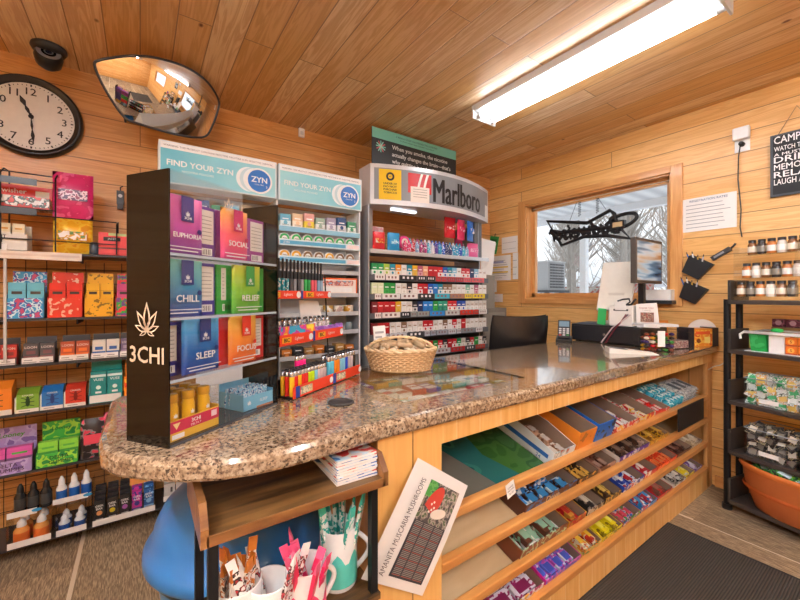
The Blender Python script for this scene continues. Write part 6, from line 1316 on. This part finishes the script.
t = thing('red_carton', 'red and white carton in the upper wire basket at the far left', 'carton', (-.60, YL+.02, 1.648)); MB().box(0, .24, 0, .09, 0, .055, PR('#e8e4e0', '#3a4a44', '#d83a30', scale=50)).box(-.0, .24, .07, .09, .055, .12, M('#d8302c', .4)).build('carton', t); b = MB(); b.fr(0, .24, .0, .008, -.0006, M('#d82c28')); b.fr(.02, .22, .06, .066, .0692, WHT); b.fr(.18, .23, .07, .10, .0692, OFFW); b.text('Swisher', (.10, .0692, .092), .12, .022, WHT, bold=.02); b.build('print', t)
t = thing('red_packet_box', 'small coral red box with a black label near the lock box', 'box', (-.175, YL+.02, 1.448)); MB().box(0, .115, 0, .07, 0, .115, M('#e8484a', .4)).build('carton', t); b = MB(); b.fr(.02, .09, .072, .092, -.0006, INK); b.fr(.0, .115, .03, .038, -.0006, M('#6a3a38')); b.text('JACKS', (.055, -.0012, .082), .05, .012, WHT); b.fr(.04, .115, .10, .114, -.0006, M('#c8d890')); b.build('print', t)
for i in range(3): inst('dark_tin', MB().lathe([(.018, 0), (.02, .004), (.02, .05), (.014, .06), (0, .06)], M(('#3a4a5a', '#7a2a34', '#8a8c90')[i], .3), 12).mesh('tin'), ('navy', 'maroon', 'grey')[i]+' small tin between the yellow bag and the coral box', 'tin', (-.192+.0*i, YL+.03+.05*i, 1.448))
# bottom shelf: acrylic trays with bottles and vape boxes
def atray(x0, x1, d, h, z, label, y=None, hf=None):
    t = thing('acrylic_tray', label, 'tray', (x0, y or YL-.012, z)); w = x1-x0; hf = hf or h; b = MB(); a = ACRY
    b.box(0, .003, 0, d, 0, h, a); b.box(w-.003, w, 0, d, 0, h, a); b.box(0, w, 0, d, 0, .003, a); b.box(0, w, d-.003, d, 0, h, a); b.build('clear_walls', t)
    b = MB(); b.box(0, w, -.002, 0, 0, hf, a); b.build('clear_front', t); b = MB(); b.box(.004, w-.004, -.004, -.002, .002, .03, M('#ecebe8', .4)); b.build('label_strip', t); return t
z6 = LZ[5]
atray(-.50, -.345, .12, .13, z6, 'clear low tray of orange-labelled bottles at the rack foot'); atray(-.335, -.215, .12, .10, z6, 'clear low tray of blue-labelled bottles at the rack foot')
def bottle_mesh(body, lab, cap, h=.10, r_=.024):
    b = MB(); b.lathe([(r_*.95, 0), (r_, .003), (r_, h*.55), (r_*.55, h*.7), (r_*.5, h*.74)], M(body, .25), 14); b.lathe([(r_*1.01, h*.12), (r_*1.01, h*.5)], M(lab, .4), 14, cap=False); b.lathe([(r_*.62, h*.70), (r_*.55, h*.86), (r_*.2, h), (0, h)], M(cap, .3), 12); return b.mesh('bottle')
bA = bottle_mesh('#e8a050', '#e07028', '#f0f0ee', .115, .029); bB = bottle_mesh('#e8ecf0', '#1f58a8', '#f0f2f4', .085, .022); bC = bottle_mesh('#f0f2f4', '#2060b0', '#f4f6f8', .13, .021); bD = bottle_mesh('#26282a', '#3c3e40', '#1c1e1f', .13, .022)
for i in range(2):
    for j in range(2):
        inst('bottle', bA, 'orange bottle with a white cap, %s from left, %s row, bottom shelf tray' % (ORD[i], ('front', 'back')[j]), 'bottle', (-.455+i*.068, YL+.022+j*.06, z6+.0035), 0, 'orange bottles in the clear tray')
for i in range(2):
    for j in range(2): inst('bottle', bB, 'short white bottle with a blue label, %s from left, %s row of its tray' % (ORD[i], ('front', 'back')[j]), 'bottle', (-.305+i*.058, YL+.02+j*.055, z6+.0035), 0, 'short blue-labelled bottles')
t = thing('acrylic_riser', 'clear riser shelf holding tall bottles above the bottom grid shelf', 'shelf', (-.50, YL+.002, z6+.14)); MB().box(0, .30, 0, .12, -.004, 0, ACRY).box(0, .10, -.003, 0, -.004, .022, WHT).box(.155, .285, -.003, 0, .012, .036, WHT).build('shelf_plate', t); b = MB(); b.disc((.10, -.0036, .012), .018, M('#38a0d8'), ry=.008); b.disc((.285, -.0036, .026), .018, M('#38a0d8'), ry=.008); b.build('blue_sticker', t)
MB().box(-.002, 0, 0, .12, -.14, 0, ACRY).box(.30, .302, 0, .12, -.14, 0, ACRY).build('leg', t)
for i in range(3): inst('tall_bottle', bD, 'black spray bottle on the clear riser, %s from left' % ORD[i], 'bottle', (-.465+i*.045, YL+.05, z6+.1405), 0, 'black bottles on the clear riser')
for i in range(3): inst('tall_bottle', bC, 'tall white and blue bottle on the clear riser, %s of the three' % ORD[i], 'bottle', (-.318+i*.046, YL+.04+.01*i, z6+.1405), 0, 'white bottles on the clear riser')
atray(-.20, .07, .14, .22, z6, 'large clear tray of dark vape boxes on the bottom grid shelf', hf=.10)
for i, (c1, c2, n_) in enumerate((('#2c2a2c', '#f0a060', 'black with orange dot'), ('#2c2a2c', '#e8d020', 'black with yellow dot'), ('#2c2a2c', '#b060b8', 'black with violet dot'), ('#c83a98', '#3a3a90', 'magenta and navy'), ('#2a60a0', '#8ac0e8', 'blue and navy'))):
    b = MB(); b.box(-.022, .022, 0, .022, 0, .115, M(c1, .35)); b.disc((0, -.0008, .052), .012, M(c2, .4), seg=14); b.text('GEEK', (0, -.0008, .088), .034, .010, WHT, bold=.03); b.text('BAR', (0, -.0008, .074), .026, .010, WHT, bold=.03); b.fr(-.015, .015, .018, .024, -.0008, M('#b8b4b0'))
    if i > 2: b.fr(-.022, .022, 0, .03, -.0006, M(c2)); b.fr(-.022, .022, .06, .115, -.0004, PR(c1, c2, scale=60))
    m_ = b.mesh('vape')
    for j in range(4): inst('vape_box', m_, '%s vape box, %s in its file going back' % (n_, ORD[j]), 'box', (-.170+i*.052, YL+.004+j*.028, z6+.0035+j*.014), 0, 'vape boxes in the large clear tray')
atray(.10, .225, .12, .20, z6+.03, 'clear-fronted case of pale cards between rack and bin', hf=.20)
for i in range(2):
    for j in range(2):
        b = MB(); b.box(-.026, .026, 0, .012, 0, .082, M('#d4d0ca', .4)); b.fr(.004, .014, .035, .062, -.0006, M('#55524e')); b.fr(-.018, .0, .012, .018, -.0006, M('#888888'))
        inst('pale_card_box', b.mesh('box'), 'pale grey boxed card, %s %s in the clear-fronted case' % (('lower', 'upper')[j], ('left', 'right')[i]), 'box', (.134+i*.057, YL+.004, z6+.034+j*.088))
# ================================================================ SIDE SHELF, BIN AND MUGS UNDER THE COUNTER
t = thing('side_table', 'rustic brown wooden shelf unit with black legs under the counter end', 'side table', (.10, .768, .012))
b = MB(); b.box(0, .392, 0, .235, .762, .780, RUST); b.box(0, .392, -.004, 0, .760, .781, RUSTE); b.build('shelf_top', t, bevel=.001)
for x in (-.010, .386):
    b = MB(); pr_ = [(0, .760), (0, .795), (.03, .832), (.235, .832), (.235, .760)]
    b.add([(x, y-.004, z) for y, z in pr_]+[(x+.014, y-.004, z) for y, z in pr_], [(0, 1, 2, 3, 4), (9, 8, 7, 6, 5)]+[(i, (i+1) % 5+0, 5+(i+1) % 5, 5+i)[::-1] for i in range(5)], RUSTE); b.build('side_rim', t)
for x, y in ((.004, .006), (.358, .006), (.004, .205), (.358, .205)): MB().box(x, x+.018, y, y+.018, -.012, .762, BMET).build('leg', t)
for z in (.488, .12): MB().box(0, .380, .0, .228, z, z+.016, RUST).build('lower_shelf', t)
t = thing('trash_bin', 'big round blue bin with a domed lid under the counter', 'bin', (.285, 1.32, 0))
BLU = M('#2f7cc4', .3, coat=.25, var=.02)
MB().lathe([(.19, 0), (.195, .01), (.246, .41), (.250, .436)], BLU, 48).build('bin_body', t)
MB().lathe([(.252, .410), (.258, .413), (.258, .432), (.250, .437)], BLK, 48, cap=False).build('dark_band', t)
b = MB(); b.lathe([(.250, .440), (.276, .440), (.282, .450), (.281, .474), (.272, .487), (.259, .495), (.252, .54), (.232, .582), (.20, .614), (.155, .640), (.09, .656), (0, .66)], BLU, 48); b.build('lid', t)
def mug(loc, rz, r_, h, body, art, label, cont, contn, n, sticks, lean=.12, txt=None):
    t = thing('mug', label, 'mug', loc, rz); b = MB()
    b.lathe([(r_*.93, 0), (r_, .006), (r_, h-.003), (r_*.975, h), (r_*.93, h-.003), (r_*.91, .008), (0, .008)], M(body, .2, coat=.4), 28); b.build('cup', t)
    b = MB(); m2 = art; seg = 14; P = []; Q_ = []
    for i in range(seg+1): a = -PI*.95+PI*.9*i/seg; P.append((math.cos(a)*r_*1.006, math.sin(a)*r_*1.006, .012)); Q_.append((math.cos(a)*r_*1.006, math.sin(a)*r_*1.006, h*(.55+.10*math.sin(i*1.3))))
    b.add(P+Q_, [(i, i+1, seg+2+i, seg+1+i) for i in range(seg)], m2, True); b.build('printed_wrap', t)
    if txt: MB().text(txt, (0, -r_*1.02, h*.34), r_*1.0, h*.2, WHT, bold=.03).build('lettering', t)
    b = MB(); b.tube([Vector((r_*.96+ .034*math.sin(PI*i/10), 0, h*.18+h*.62*i/10)) for i in range(11)], .0062, M(body, .2, coat=.4), 8); b.build('handle', t)
    rr = random.Random(int(loc[0]*1000)); R0 = Matrix.Rotation(rz, 3, 'Z')
    for i in range(n):
        a = 2.4*i; q = r_*.62*math.sqrt((i+.4)/n); p = Vector(loc)+Vector((q*math.cos(a), q*math.sin(a), .010))
        inst('flavor_stick', sticks[i % len(sticks)], cont, contn, p, group='sticks of one mug: '+cont, rot=(-lean*math.sin(a)*1.2, lean*math.cos(a)*1.2, rr.uniform(0, 3)), scale=(1, 1, rr.uniform(.92, 1.08)))
def stick_mesh(m1, m2, h, w=.017):
    b = MB(); b.add([(-w/2, -.001, 0), (w/2, -.001, 0), (w/2, .001, 0), (-w/2, .001, 0), (-w/2, -.004, .02), (w/2, -.004, .02), (w/2, .004, .02), (-w/2, .004, .02), (-w/2, -.004, h-.025), (w/2, -.004, h-.025), (w/2, .004, h-.025), (-w/2, .004, h-.025)],
        [(0, 1, 5, 4), (1, 2, 6, 5), (2, 3, 7, 6), (3, 0, 4, 7), (4, 5, 9, 8), (5, 6, 10, 9), (6, 7, 11, 10), (7, 4, 8, 11)], m1)
    b.add([(-w/2, -.004, h-.025), (w/2, -.004, h-.025), (w/2, .004, h-.025), (-w/2, .004, h-.025), (-w*.55, -.0006, h), (w*.55, -.0006, h), (w*.55, .0006, h), (-w*.55, .0006, h)], [(0, 1, 5, 4), (1, 2, 6, 5), (2, 3, 7, 6), (3, 0, 4, 7), (4, 5, 6, 7)], m2); return b.mesh('stick')
zs = .5165
mug((.165, .83, zs), -1.9, .050, .13, '#efece6', PR('#4a2c1c', '#e8e0d8', '#e88a30', scale=30), 'white mug with brown print beneath the rustic shelf, next to the left leg', 'orange and white flavour stick in the left mug', 'flavor stick', 12, [stick_mesh(PR('#efe8e0', '#c8702c', '#efe8e0', '#4a2c20', scale=70), M('#d8822c', .35), .185), stick_mesh(PR('#efe8e0', '#8a4a20', scale=70), M('#c87028', .35), .17)])
mug((.222, .80, zs), 2.6, .043, .125, '#f2f0ec', PR('#f0ece6', '#f0ece6', '#e87a28', scale=18), 'white mug with an orange patch, holding white sticks', 'white stick in the second mug', 'flavor stick', 7, [stick_mesh(PR('#f0ece8', '#3a2c2c', '#b02c34', '#f0ece8', scale=80), WHT, .19)], .25)
mug((.302, .795, zs), .2, .044, .13, '#f4f2f0', M('#e8487a', .3), 'white mug with a pink wavy print, holding pink sticks', 'hot pink flavour stick in the pink-printed mug', 'flavor stick', 10, [stick_mesh(PR('#f0e4e4', '#e83068', '#d8285c', scale=60), M('#f05a88', .35), .175), stick_mesh(M('#e8305c', .35), M('#f06a90', .35), .18)], .26)
mug((.412, .86, zs), -.3, .047, .145, '#f2f2f0', M('#5ac8b8', .3), 'white mug with a teal print, rightmost beneath the rustic shelf', 'mint flavour stick in the teal-printed mug', 'flavor stick', 12, [stick_mesh(PR('#eaf0ee', '#3ab8a8', '#eaf0ee', scale=60), M('#48c4b4', .35), .205), stick_mesh(PR('#2fa898', '#dff0ec', scale=60), M('#38b0a0', .35), .195)], .16)
for j in range(9): one('magazine', MB().box(-.05, .058, 0, .135, 0, .0055, M('#f0eeea', .6)).box(-.0505, .0585, -.0006, .1355, .0050, .0062, PR('#3a78b8', '#c8dce8', '#d8d0c8', '#c83a38', scale=26)), 'paperback booklet in the stack on the rustic shelf, %s from the bottom' % ORD[j], 'booklet', (.425, .79, .7935+j*.0066), .04*((j*7) % 3-1), group='booklets stacked on the rustic shelf')
# ================================================================ MAT
t = thing('door_mat', 'dark ribbed floor mat lying on the carpet before the candy counter', 'mat', (1.6, .2, 0))
b = MB(); b.box(-.55, .73, -1.3, .61, .0, .009, wave_mat('ribbed_mat', '#2e2925', '#4c443c', 34, 'Y', .95, .6)); b.build('ribbed_top', t); b = MB()
for a_, c_, d_, e_ in ((-.57, -.55, -1.32, .63), (.73, .75, -1.32, .63), (-.55, .73, -1.32, -1.30), (-.55, .73, .61, .63)): b.box(a_, c_, d_, e_, 0, .006, M('#26221f', .8))
b.build('rubber_edge', t)
# ================================================================ RIGHT SHELVING
sa = math.atan2(-.974, -.225); S0 = Vector((2.745, .655, 0)); SD, SW = .21, .62
def inS(x, y, z): return S0+Matrix.Rotation(sa, 3, 'Z') @ Vector((x, y, z))
t = thing('shelf_unit', 'open dark-framed shelving unit standing against the right wall', 'shelf', S0, sa)
SHB = M('#3f3834', .4); SZ = [.075, .355, .640, .930, 1.210]
for z in SZ: MB().box(.0, SW, .0, SD, z-.022, z, SHB).build('shelf_board', t, bevel=.003)
for z in SZ: MB().box(-.014, 0, .012, SD-.012, z-.02, z+.115, M('#332f2d', .4)).build('side_guard', t, bevel=.002)
for x in (-.048, SW-.016):
    for y in (.03, SD-.06): MB().tube([(x+.016, y+.016, .03), (x+.016, y+.016, 1.215)], .017, BMET, 14).tube([(x+.016, y+.016, 0), (x+.016, y+.016, .03)], .024, BLK, 12).build('post', t)
# bottom: bushel basket with green packets
B0 = inS(.25, .10, SZ[0]); TER = M('#bc6834', .5, var=.12, scale=14)
t = thing('bushel_basket', 'round orange-brown tub heaped with green packets on the lowest shelf', 'basket', B0+Vector((0, 0, .001)), sa)
b = MB(); b.lathe([(.16, 0), (.172, .004), (.215, .12), (.225, .20), (.235, .235), (.225, .238), (.215, .20), (.165, .01), (0, .01)], TER, 40, sy=.62); b.build('tub_body', t)
b = MB(); b.lathe([(.222, .105), (.228, .115), (.224, .125)], M('#b85a24', .5), 40, sy=.62, cap=False); b.lathe([(.236, .215), (.243, .225), (.24, .243), (.228, .243)], M('#d07434', .5), 40, sy=.62, cap=False); b.build('hoop', t)
r = random.Random(12); gm = [bar_mesh(.07, .10, .016, PR(*c_, scale=50), M(d_, .4)) for c_, d_ in ((('#2c6a34', '#58b048', '#1c2a24'), '#c8dce4'), (('#26302c', '#3c8a48', '#dfe8ec'), '#a8c8e0'), (('#9ac83c', '#2c7a3c', '#26302c'), '#e8f0e4'))]
for i in range(20):
    a = 2.4*i; q = .17*math.sqrt((i+.5)/20); inst('green_packet', gm[i % 3], 'green and black packet heaped in the orange-brown tub', 'packet', B0+Matrix.Rotation(sa, 3, 'Z') @ Vector((q*math.cos(a), q*math.sin(a)*.6, .212+.04*(1-q/.17)+.016*(i % 2))), group='green packets heaped in the tub', rot=(r.uniform(-.3, .3), r.uniform(-.3, .3), r.uniform(0, 3)))
one('packet_fill', MB().lathe([(.0, 0), (.158, 0), (.198, .195), (0, .212)], PR('#2c3a30', '#3c7a44', '#1c2220', scale=30), 24, sy=.58), 'mass of packets filling the inside of the orange-brown tub', 'packets', B0+Vector((0, 0, .013)), sa)['kind'] = 'stuff'
# clear bins
def cbin(x, z, w, d, h, label, mats, cont, seed, tagtxt=True):
    p = inS(x, .03, z+.001); t = thing('clear_bin', label, 'bin', p, sa); b = MB(); b.box(0, w, 0, .003, 0, h*.9, ACRY); b.box(0, w, d, d+.003, 0, h, ACRY); b.box(-.003, 0, 0, d, 0, h, ACRY); b.box(w, w+.003, 0, d, 0, h, ACRY); b.box(0, w, 0, d, 0, .003, ACRY); b.build('clear_walls', t)
    b = MB(); b.tube([(0, 0, h*.9), (w, 0, h*.9), (w, d, h), (0, d, h)], .003, M('#9aa0a4', .2), 6, closed=True); b.build('rim', t)
    MB().box(w*.30, w*.68, -.002, -.0005, h*.10, h*.24, PAPER).build('label', t)
    rr = random.Random(seed); k = 0
    for i in range(5):
        for j in range(4):
            for l in range(2):
                m_ = mats[(i+j+l) % len(mats)]; q = Matrix.Rotation(sa, 3, 'Z') @ Vector((.025+i*(w-.04)/4.2, .03+l*.07, .018+j*(h-.02)/3.6)); inst('candy_bag', m_, cont+' piled in the '+label.split(' on ')[0], 'bag', p+q, group=cont+'s in the bin', rot=(1.2+rr.uniform(-.4, .4), rr.uniform(-.4, .4), sa+rr.uniform(-.5, .5)))
wm = [bar_mesh(.05, .06, .014, PR('#dfe4e0', '#2c9a5c', '#c8ccc8', scale=60), M('#38a868', .4)), bar_mesh(.05, .06, .014, PR('#c8ccc4', '#d89a38', '#e8ebe6', scale=60), M('#e4c060', .4)), bar_mesh(.05, .06, .014, PR('#a8b8a8', '#e8ece8', '#6a7a6c', scale=70), M('#d8ded8', .3))]
cbin(.055, SZ[2], .215, .17, .155, 'clear bin of green and white packets on the middle shelf', wm, 'small green and white packet', 3)
km = [bar_mesh(.05, .06, .014, PR('#2a2a2c', '#6a645c', '#3c3a3a', scale=60), M('#8a8478', .4)), bar_mesh(.05, .06, .014, PR('#1f2022', '#b0a078', '#4a4640', scale=60), M('#d0c8b8', .3))]
cbin(.055, SZ[1], .215, .17, .165, 'clear bin of black and gold packets on the second lowest shelf', km, 'small black packet', 5)
one('wicker_bowl', MB().lathe([(.045, 0), (.06, .005), (.078, .06), (.08, .065), (.074, .062), (.055, .01), (0, .01)], M('#9a6a3c', .6, bump=.5), 22), 'small brown wicker bowl beside the clear bin on the middle shelf', 'bowl', inS(.365, .09, SZ[2]+.001))
one('black_box', MB().box(-.07, .07, -.03, .03, 0, .11, M('#2e3032', .4)), 'black box standing behind the wicker bowl on the middle shelf', 'box', inS(.40, .21, SZ[2]+.001), sa)
t = thing('cardboard_box', 'open brown cardboard box at the right end of the second lowest shelf', 'box', inS(.29, .015, SZ[1]+.001), sa); tray_mesh(.20, .19, .105, M('#c89a6c', .8), M('#c89a6c', .8), .105, inner=M('#a87c50', .8)).build('carton', t); MB().text('GIVE', (.05, -.0006, .06), .06, .018, INK, u=(0, 0, 1), v=(-1, 0, 0)).fr(.01, .03, .02, .08, -.0006, INK).build('lettering', t)
for i in range(3): inst('white_packet', bar_mesh(.055, .09, .02, PR('#e8e8e4', '#3a3a3c', '#e8e8e4', scale=50), WHT), 'white packet in the open cardboard box, %s from the left' % ORD[i], 'packet', inS(.33+i*.06, .09, SZ[1]+.080), group='white packets in the cardboard box', rot=(.5, 0, sa+.1*i))
# white wire tray with canisters
t = thing('snack_tray', 'white-rimmed tray of green, white and orange packs on the upper shelf', 'tray', inS(.06, .02, SZ[3]+.001), sa)
b = MB(); b.tube([(0, 0, .105), (.5, 0, .105), (.5, .20, .105), (0, .20, .105)], .008, WHT, 8, closed=True); b.tube([(-.0, 0, .105), (-.018, -.003, .09), (-.015, -.003, .065)], .006, WHT, 8); b.build('rim', t)
MB().box(0, .5, .198, .202, 0, .10, WHT).box(0, .5, 0, .20, 0, .003, WHT).build('tray_body', t)
gmm = MB(); gmm.add([(0, 0, 0), (.068, 0, 0), (.068, .07, 0), (0, .07, 0), (-.012, 0, .098), (.060, 0, .098), (.060, .07, .098), (-.012, .07, .098)], [(0, 3, 2, 1), (4, 5, 6, 7), (0, 1, 5, 4), (2, 3, 7, 6), (0, 4, 7, 3), (1, 2, 6, 5)], PR('#1f9a48', '#1f9a48', '#3cb060', scale=30)); one('green_bag', gmm, 'bright green packet at the left of the white-rimmed tray', 'packet', inS(.085, .032, SZ[3]+.005), sa)
one('white_pack', MB().box(0, .062, 0, .06, 0, .095, WHT), 'plain white pack between the green packet and the orange packs', 'pack', inS(.160, .032, SZ[3]+.005), sa)
om = MB(); om.box(-.022, .022, 0, .05, 0, .042, M('#e87a28', .4)); om.disc((0, -.0006, .021), .013, M('#f4b858', .4)); om.fr(-.022, .022, .0, .006, -.0005, M('#b8442a')); om.text('5', (0, -.0012, .021), .01, .014, M('#a84820'), bold=.03); om = om.mesh('pack')
for i in range(5):
    for j in range(2): inst('orange_pack', om, 'orange snack pack, %s from left in the %s layer of the white-rimmed tray' % (ORD[i], ('lower', 'upper')[j]), 'pack', inS(.248+i*.047, .032, SZ[3]+.005+j*.044), sa, 'orange packs in the white-rimmed tray')
mm = MB(); mm.box(-.028, .028, 0, .03, 0, .045, PR('#5a1c30', '#8a4a5c', '#3c1420', scale=50)); mm.disc((0, -.0006, .024), .014, M('#b08890', .4)); mm = mm.mesh('pack')
for i in range(6): inst('maroon_pack', mm, 'maroon pack standing at the back above the white-rimmed tray, %s from left' % ORD[i], 'pack', inS(.12+i*.06, .224, SZ[3]+.13), sa, 'maroon packs behind the tray')
one('brown_carton', MB().box(.09, .47, .0, .04, 0, .128, M('#8a6a3c', .6)), 'brown carton behind the white-rimmed tray under the maroon packs', 'carton', inS(.0, .222, SZ[3]+.001), sa)
one('green_lime', MB().lathe([(0, 0), (.02, .004), (.028, .012), (.02, .02), (0, .024)], M('#28b858', .3), 12), 'small bright green lid lying on top of the tray goods', 'lid', inS(.17, .09, SZ[3]+.108)) 
for k_ in range(1): one('mixed_bags', MB().box(.10, .45, .10, .17, 0, .103, PR('#b8502c', '#6a8a3a', '#d8a030', '#8a2c28', scale=24)), 'red and yellow bags standing behind the front packs in the white-rimmed tray', 'bags', inS(0, 0, SZ[3]+.005), sa)
# top shelf: acrylic jar riser
t = thing('jar_display', 'three-tier clear riser of little sauce jars on the top shelf', 'display', inS(.01, .02, SZ[4]+.001), sa)
for k in range(3): MB().box(0, .26, k*.055, k*.055+.06, .02+(0, .105, .24)[k]-.003, .02+(0, .105, .24)[k], ACRY).build('tier', t)
MB().box(0, .003, 0, .17, 0, .30, ACRY).build('side_wall', t); MB().box(.257, .26, 0, .17, 0, .30, ACRY).build('side_wall', t)
MB().box(.06, .14, -.002, 0, .21, .225, PAPER).box(.01, .08, .052, .054, .118, .130, PAPER).build('price_label', t) if False else None
jc = [('#8a5a34', '#e8dcc8', 'brown'), ('#3c3430', '#8a8478', 'dark'), ('#c87a3c', '#f0ece4', 'amber'), ('#e0d8cc', '#f4f0e8', 'white')]
JM = [MB().lathe([(.017, 0), (.019, .003), (.019, .042), (.014, .050)], M(a, .2, coat=.5), 12).lathe([(.0194, .010), (.0194, .034)], M(c_, .4), 12, cap=False).lathe([(.0165, .050), (.0165, .062), (0, .062)], M('#2a2422', .3), 12).mesh('jar') for a, c_, n_ in jc]
for k in range(3):
    for i in range(6):
        j = (i+k*2) % 4; inst('sauce_jar', JM[j], '%s black-lidded jar, %s from left on the %s tier of the clear riser' % (jc[j][2], ORD[i], ('lowest', 'middle', 'top')[k]), 'jar', inS(.01+.022+i*.043, .02+.03+k*.055, SZ[4]+.0215+(0, .105, .24)[k]), 0, 'sauce jars on the clear riser', scale=(1.05, 1.05, 1.35))
one('steel_plate', MB().box(0, .10, 0, .003, 0, .09, M('#4a5056', .3, .4)), 'dark grey plate standing right of the sauce jars', 'plate', inS(.295, .05, SZ[4]+.001), sa)
one('purple_box', MB().box(0, .09, 0, .06, .0, .17, M('#7a2a9a', .35)).fr(0, .09, .075, .105, -.0008, M('#4a4450')).fr(0, .09, .0, .07, -.0006, PR('#e83a58', '#e8a030', '#b02c8a', scale=30)), 'tall purple box at the far right end of the top shelf', 'box', inS(.415, .06, SZ[4]+.001), sa)
one('wooden_dish', MB().lathe([(.03, 0), (.05, .018), (.047, .018), (.028, .004), (0, .004)], M('#b08a5a', .6), 20), 'small wooden dish between the grey plate and the purple box', 'dish', inS(.405, .03-.0, SZ[4]+.001)) if False else None
b = MB(); b.tube([(2.93, .80, .77), (3.0, .79, .785), (3.04, .77, .79), (3.055, .73, .83), (3.058, .715, .87)], .003, OFFW, 6); one('white_cable', b, 'thin white cable sagging from the counter corner to the wall shelves', 'cable')
EXPO = 1.42
# ================================================================ WORLD, CAMERA
w = bpy.data.worlds.new('overcast_sky'); SC.world = w; w.use_nodes = True
bg = w.node_tree.nodes['Background']; bg.inputs[0].default_value = (.88, .94, 1, 1); bg.inputs[1].default_value = .62
cam = bpy.data.cameras.new('camera'); co = bpy.data.objects.new('camera', cam); COL.objects.link(co)
co.location = (0, 0, EYE); co.rotation_euler = (PI/2, 0, -math.radians(35))
cam.sensor_width = 36; cam.lens = F/800*36; cam.shift_y = -(300-HZ)/800; cam.clip_start = .02; cam.clip_end = 200
SC.camera = co
vs_ = SC.view_settings; vs_.view_transform = 'Standard'; vs_.look = 'None'; vs_.gamma = 1; vs_.use_curve_mapping = False; vs_.exposure = EXPO
SC.cycles.use_denoising = True
SC.cycles.max_bounces = 9; SC.cycles.diffuse_bounces = 4; SC.cycles.glossy_bounces = 4; SC.cycles.transparent_max_bounces = 16; SC.cycles.sample_clamp_indirect = 8
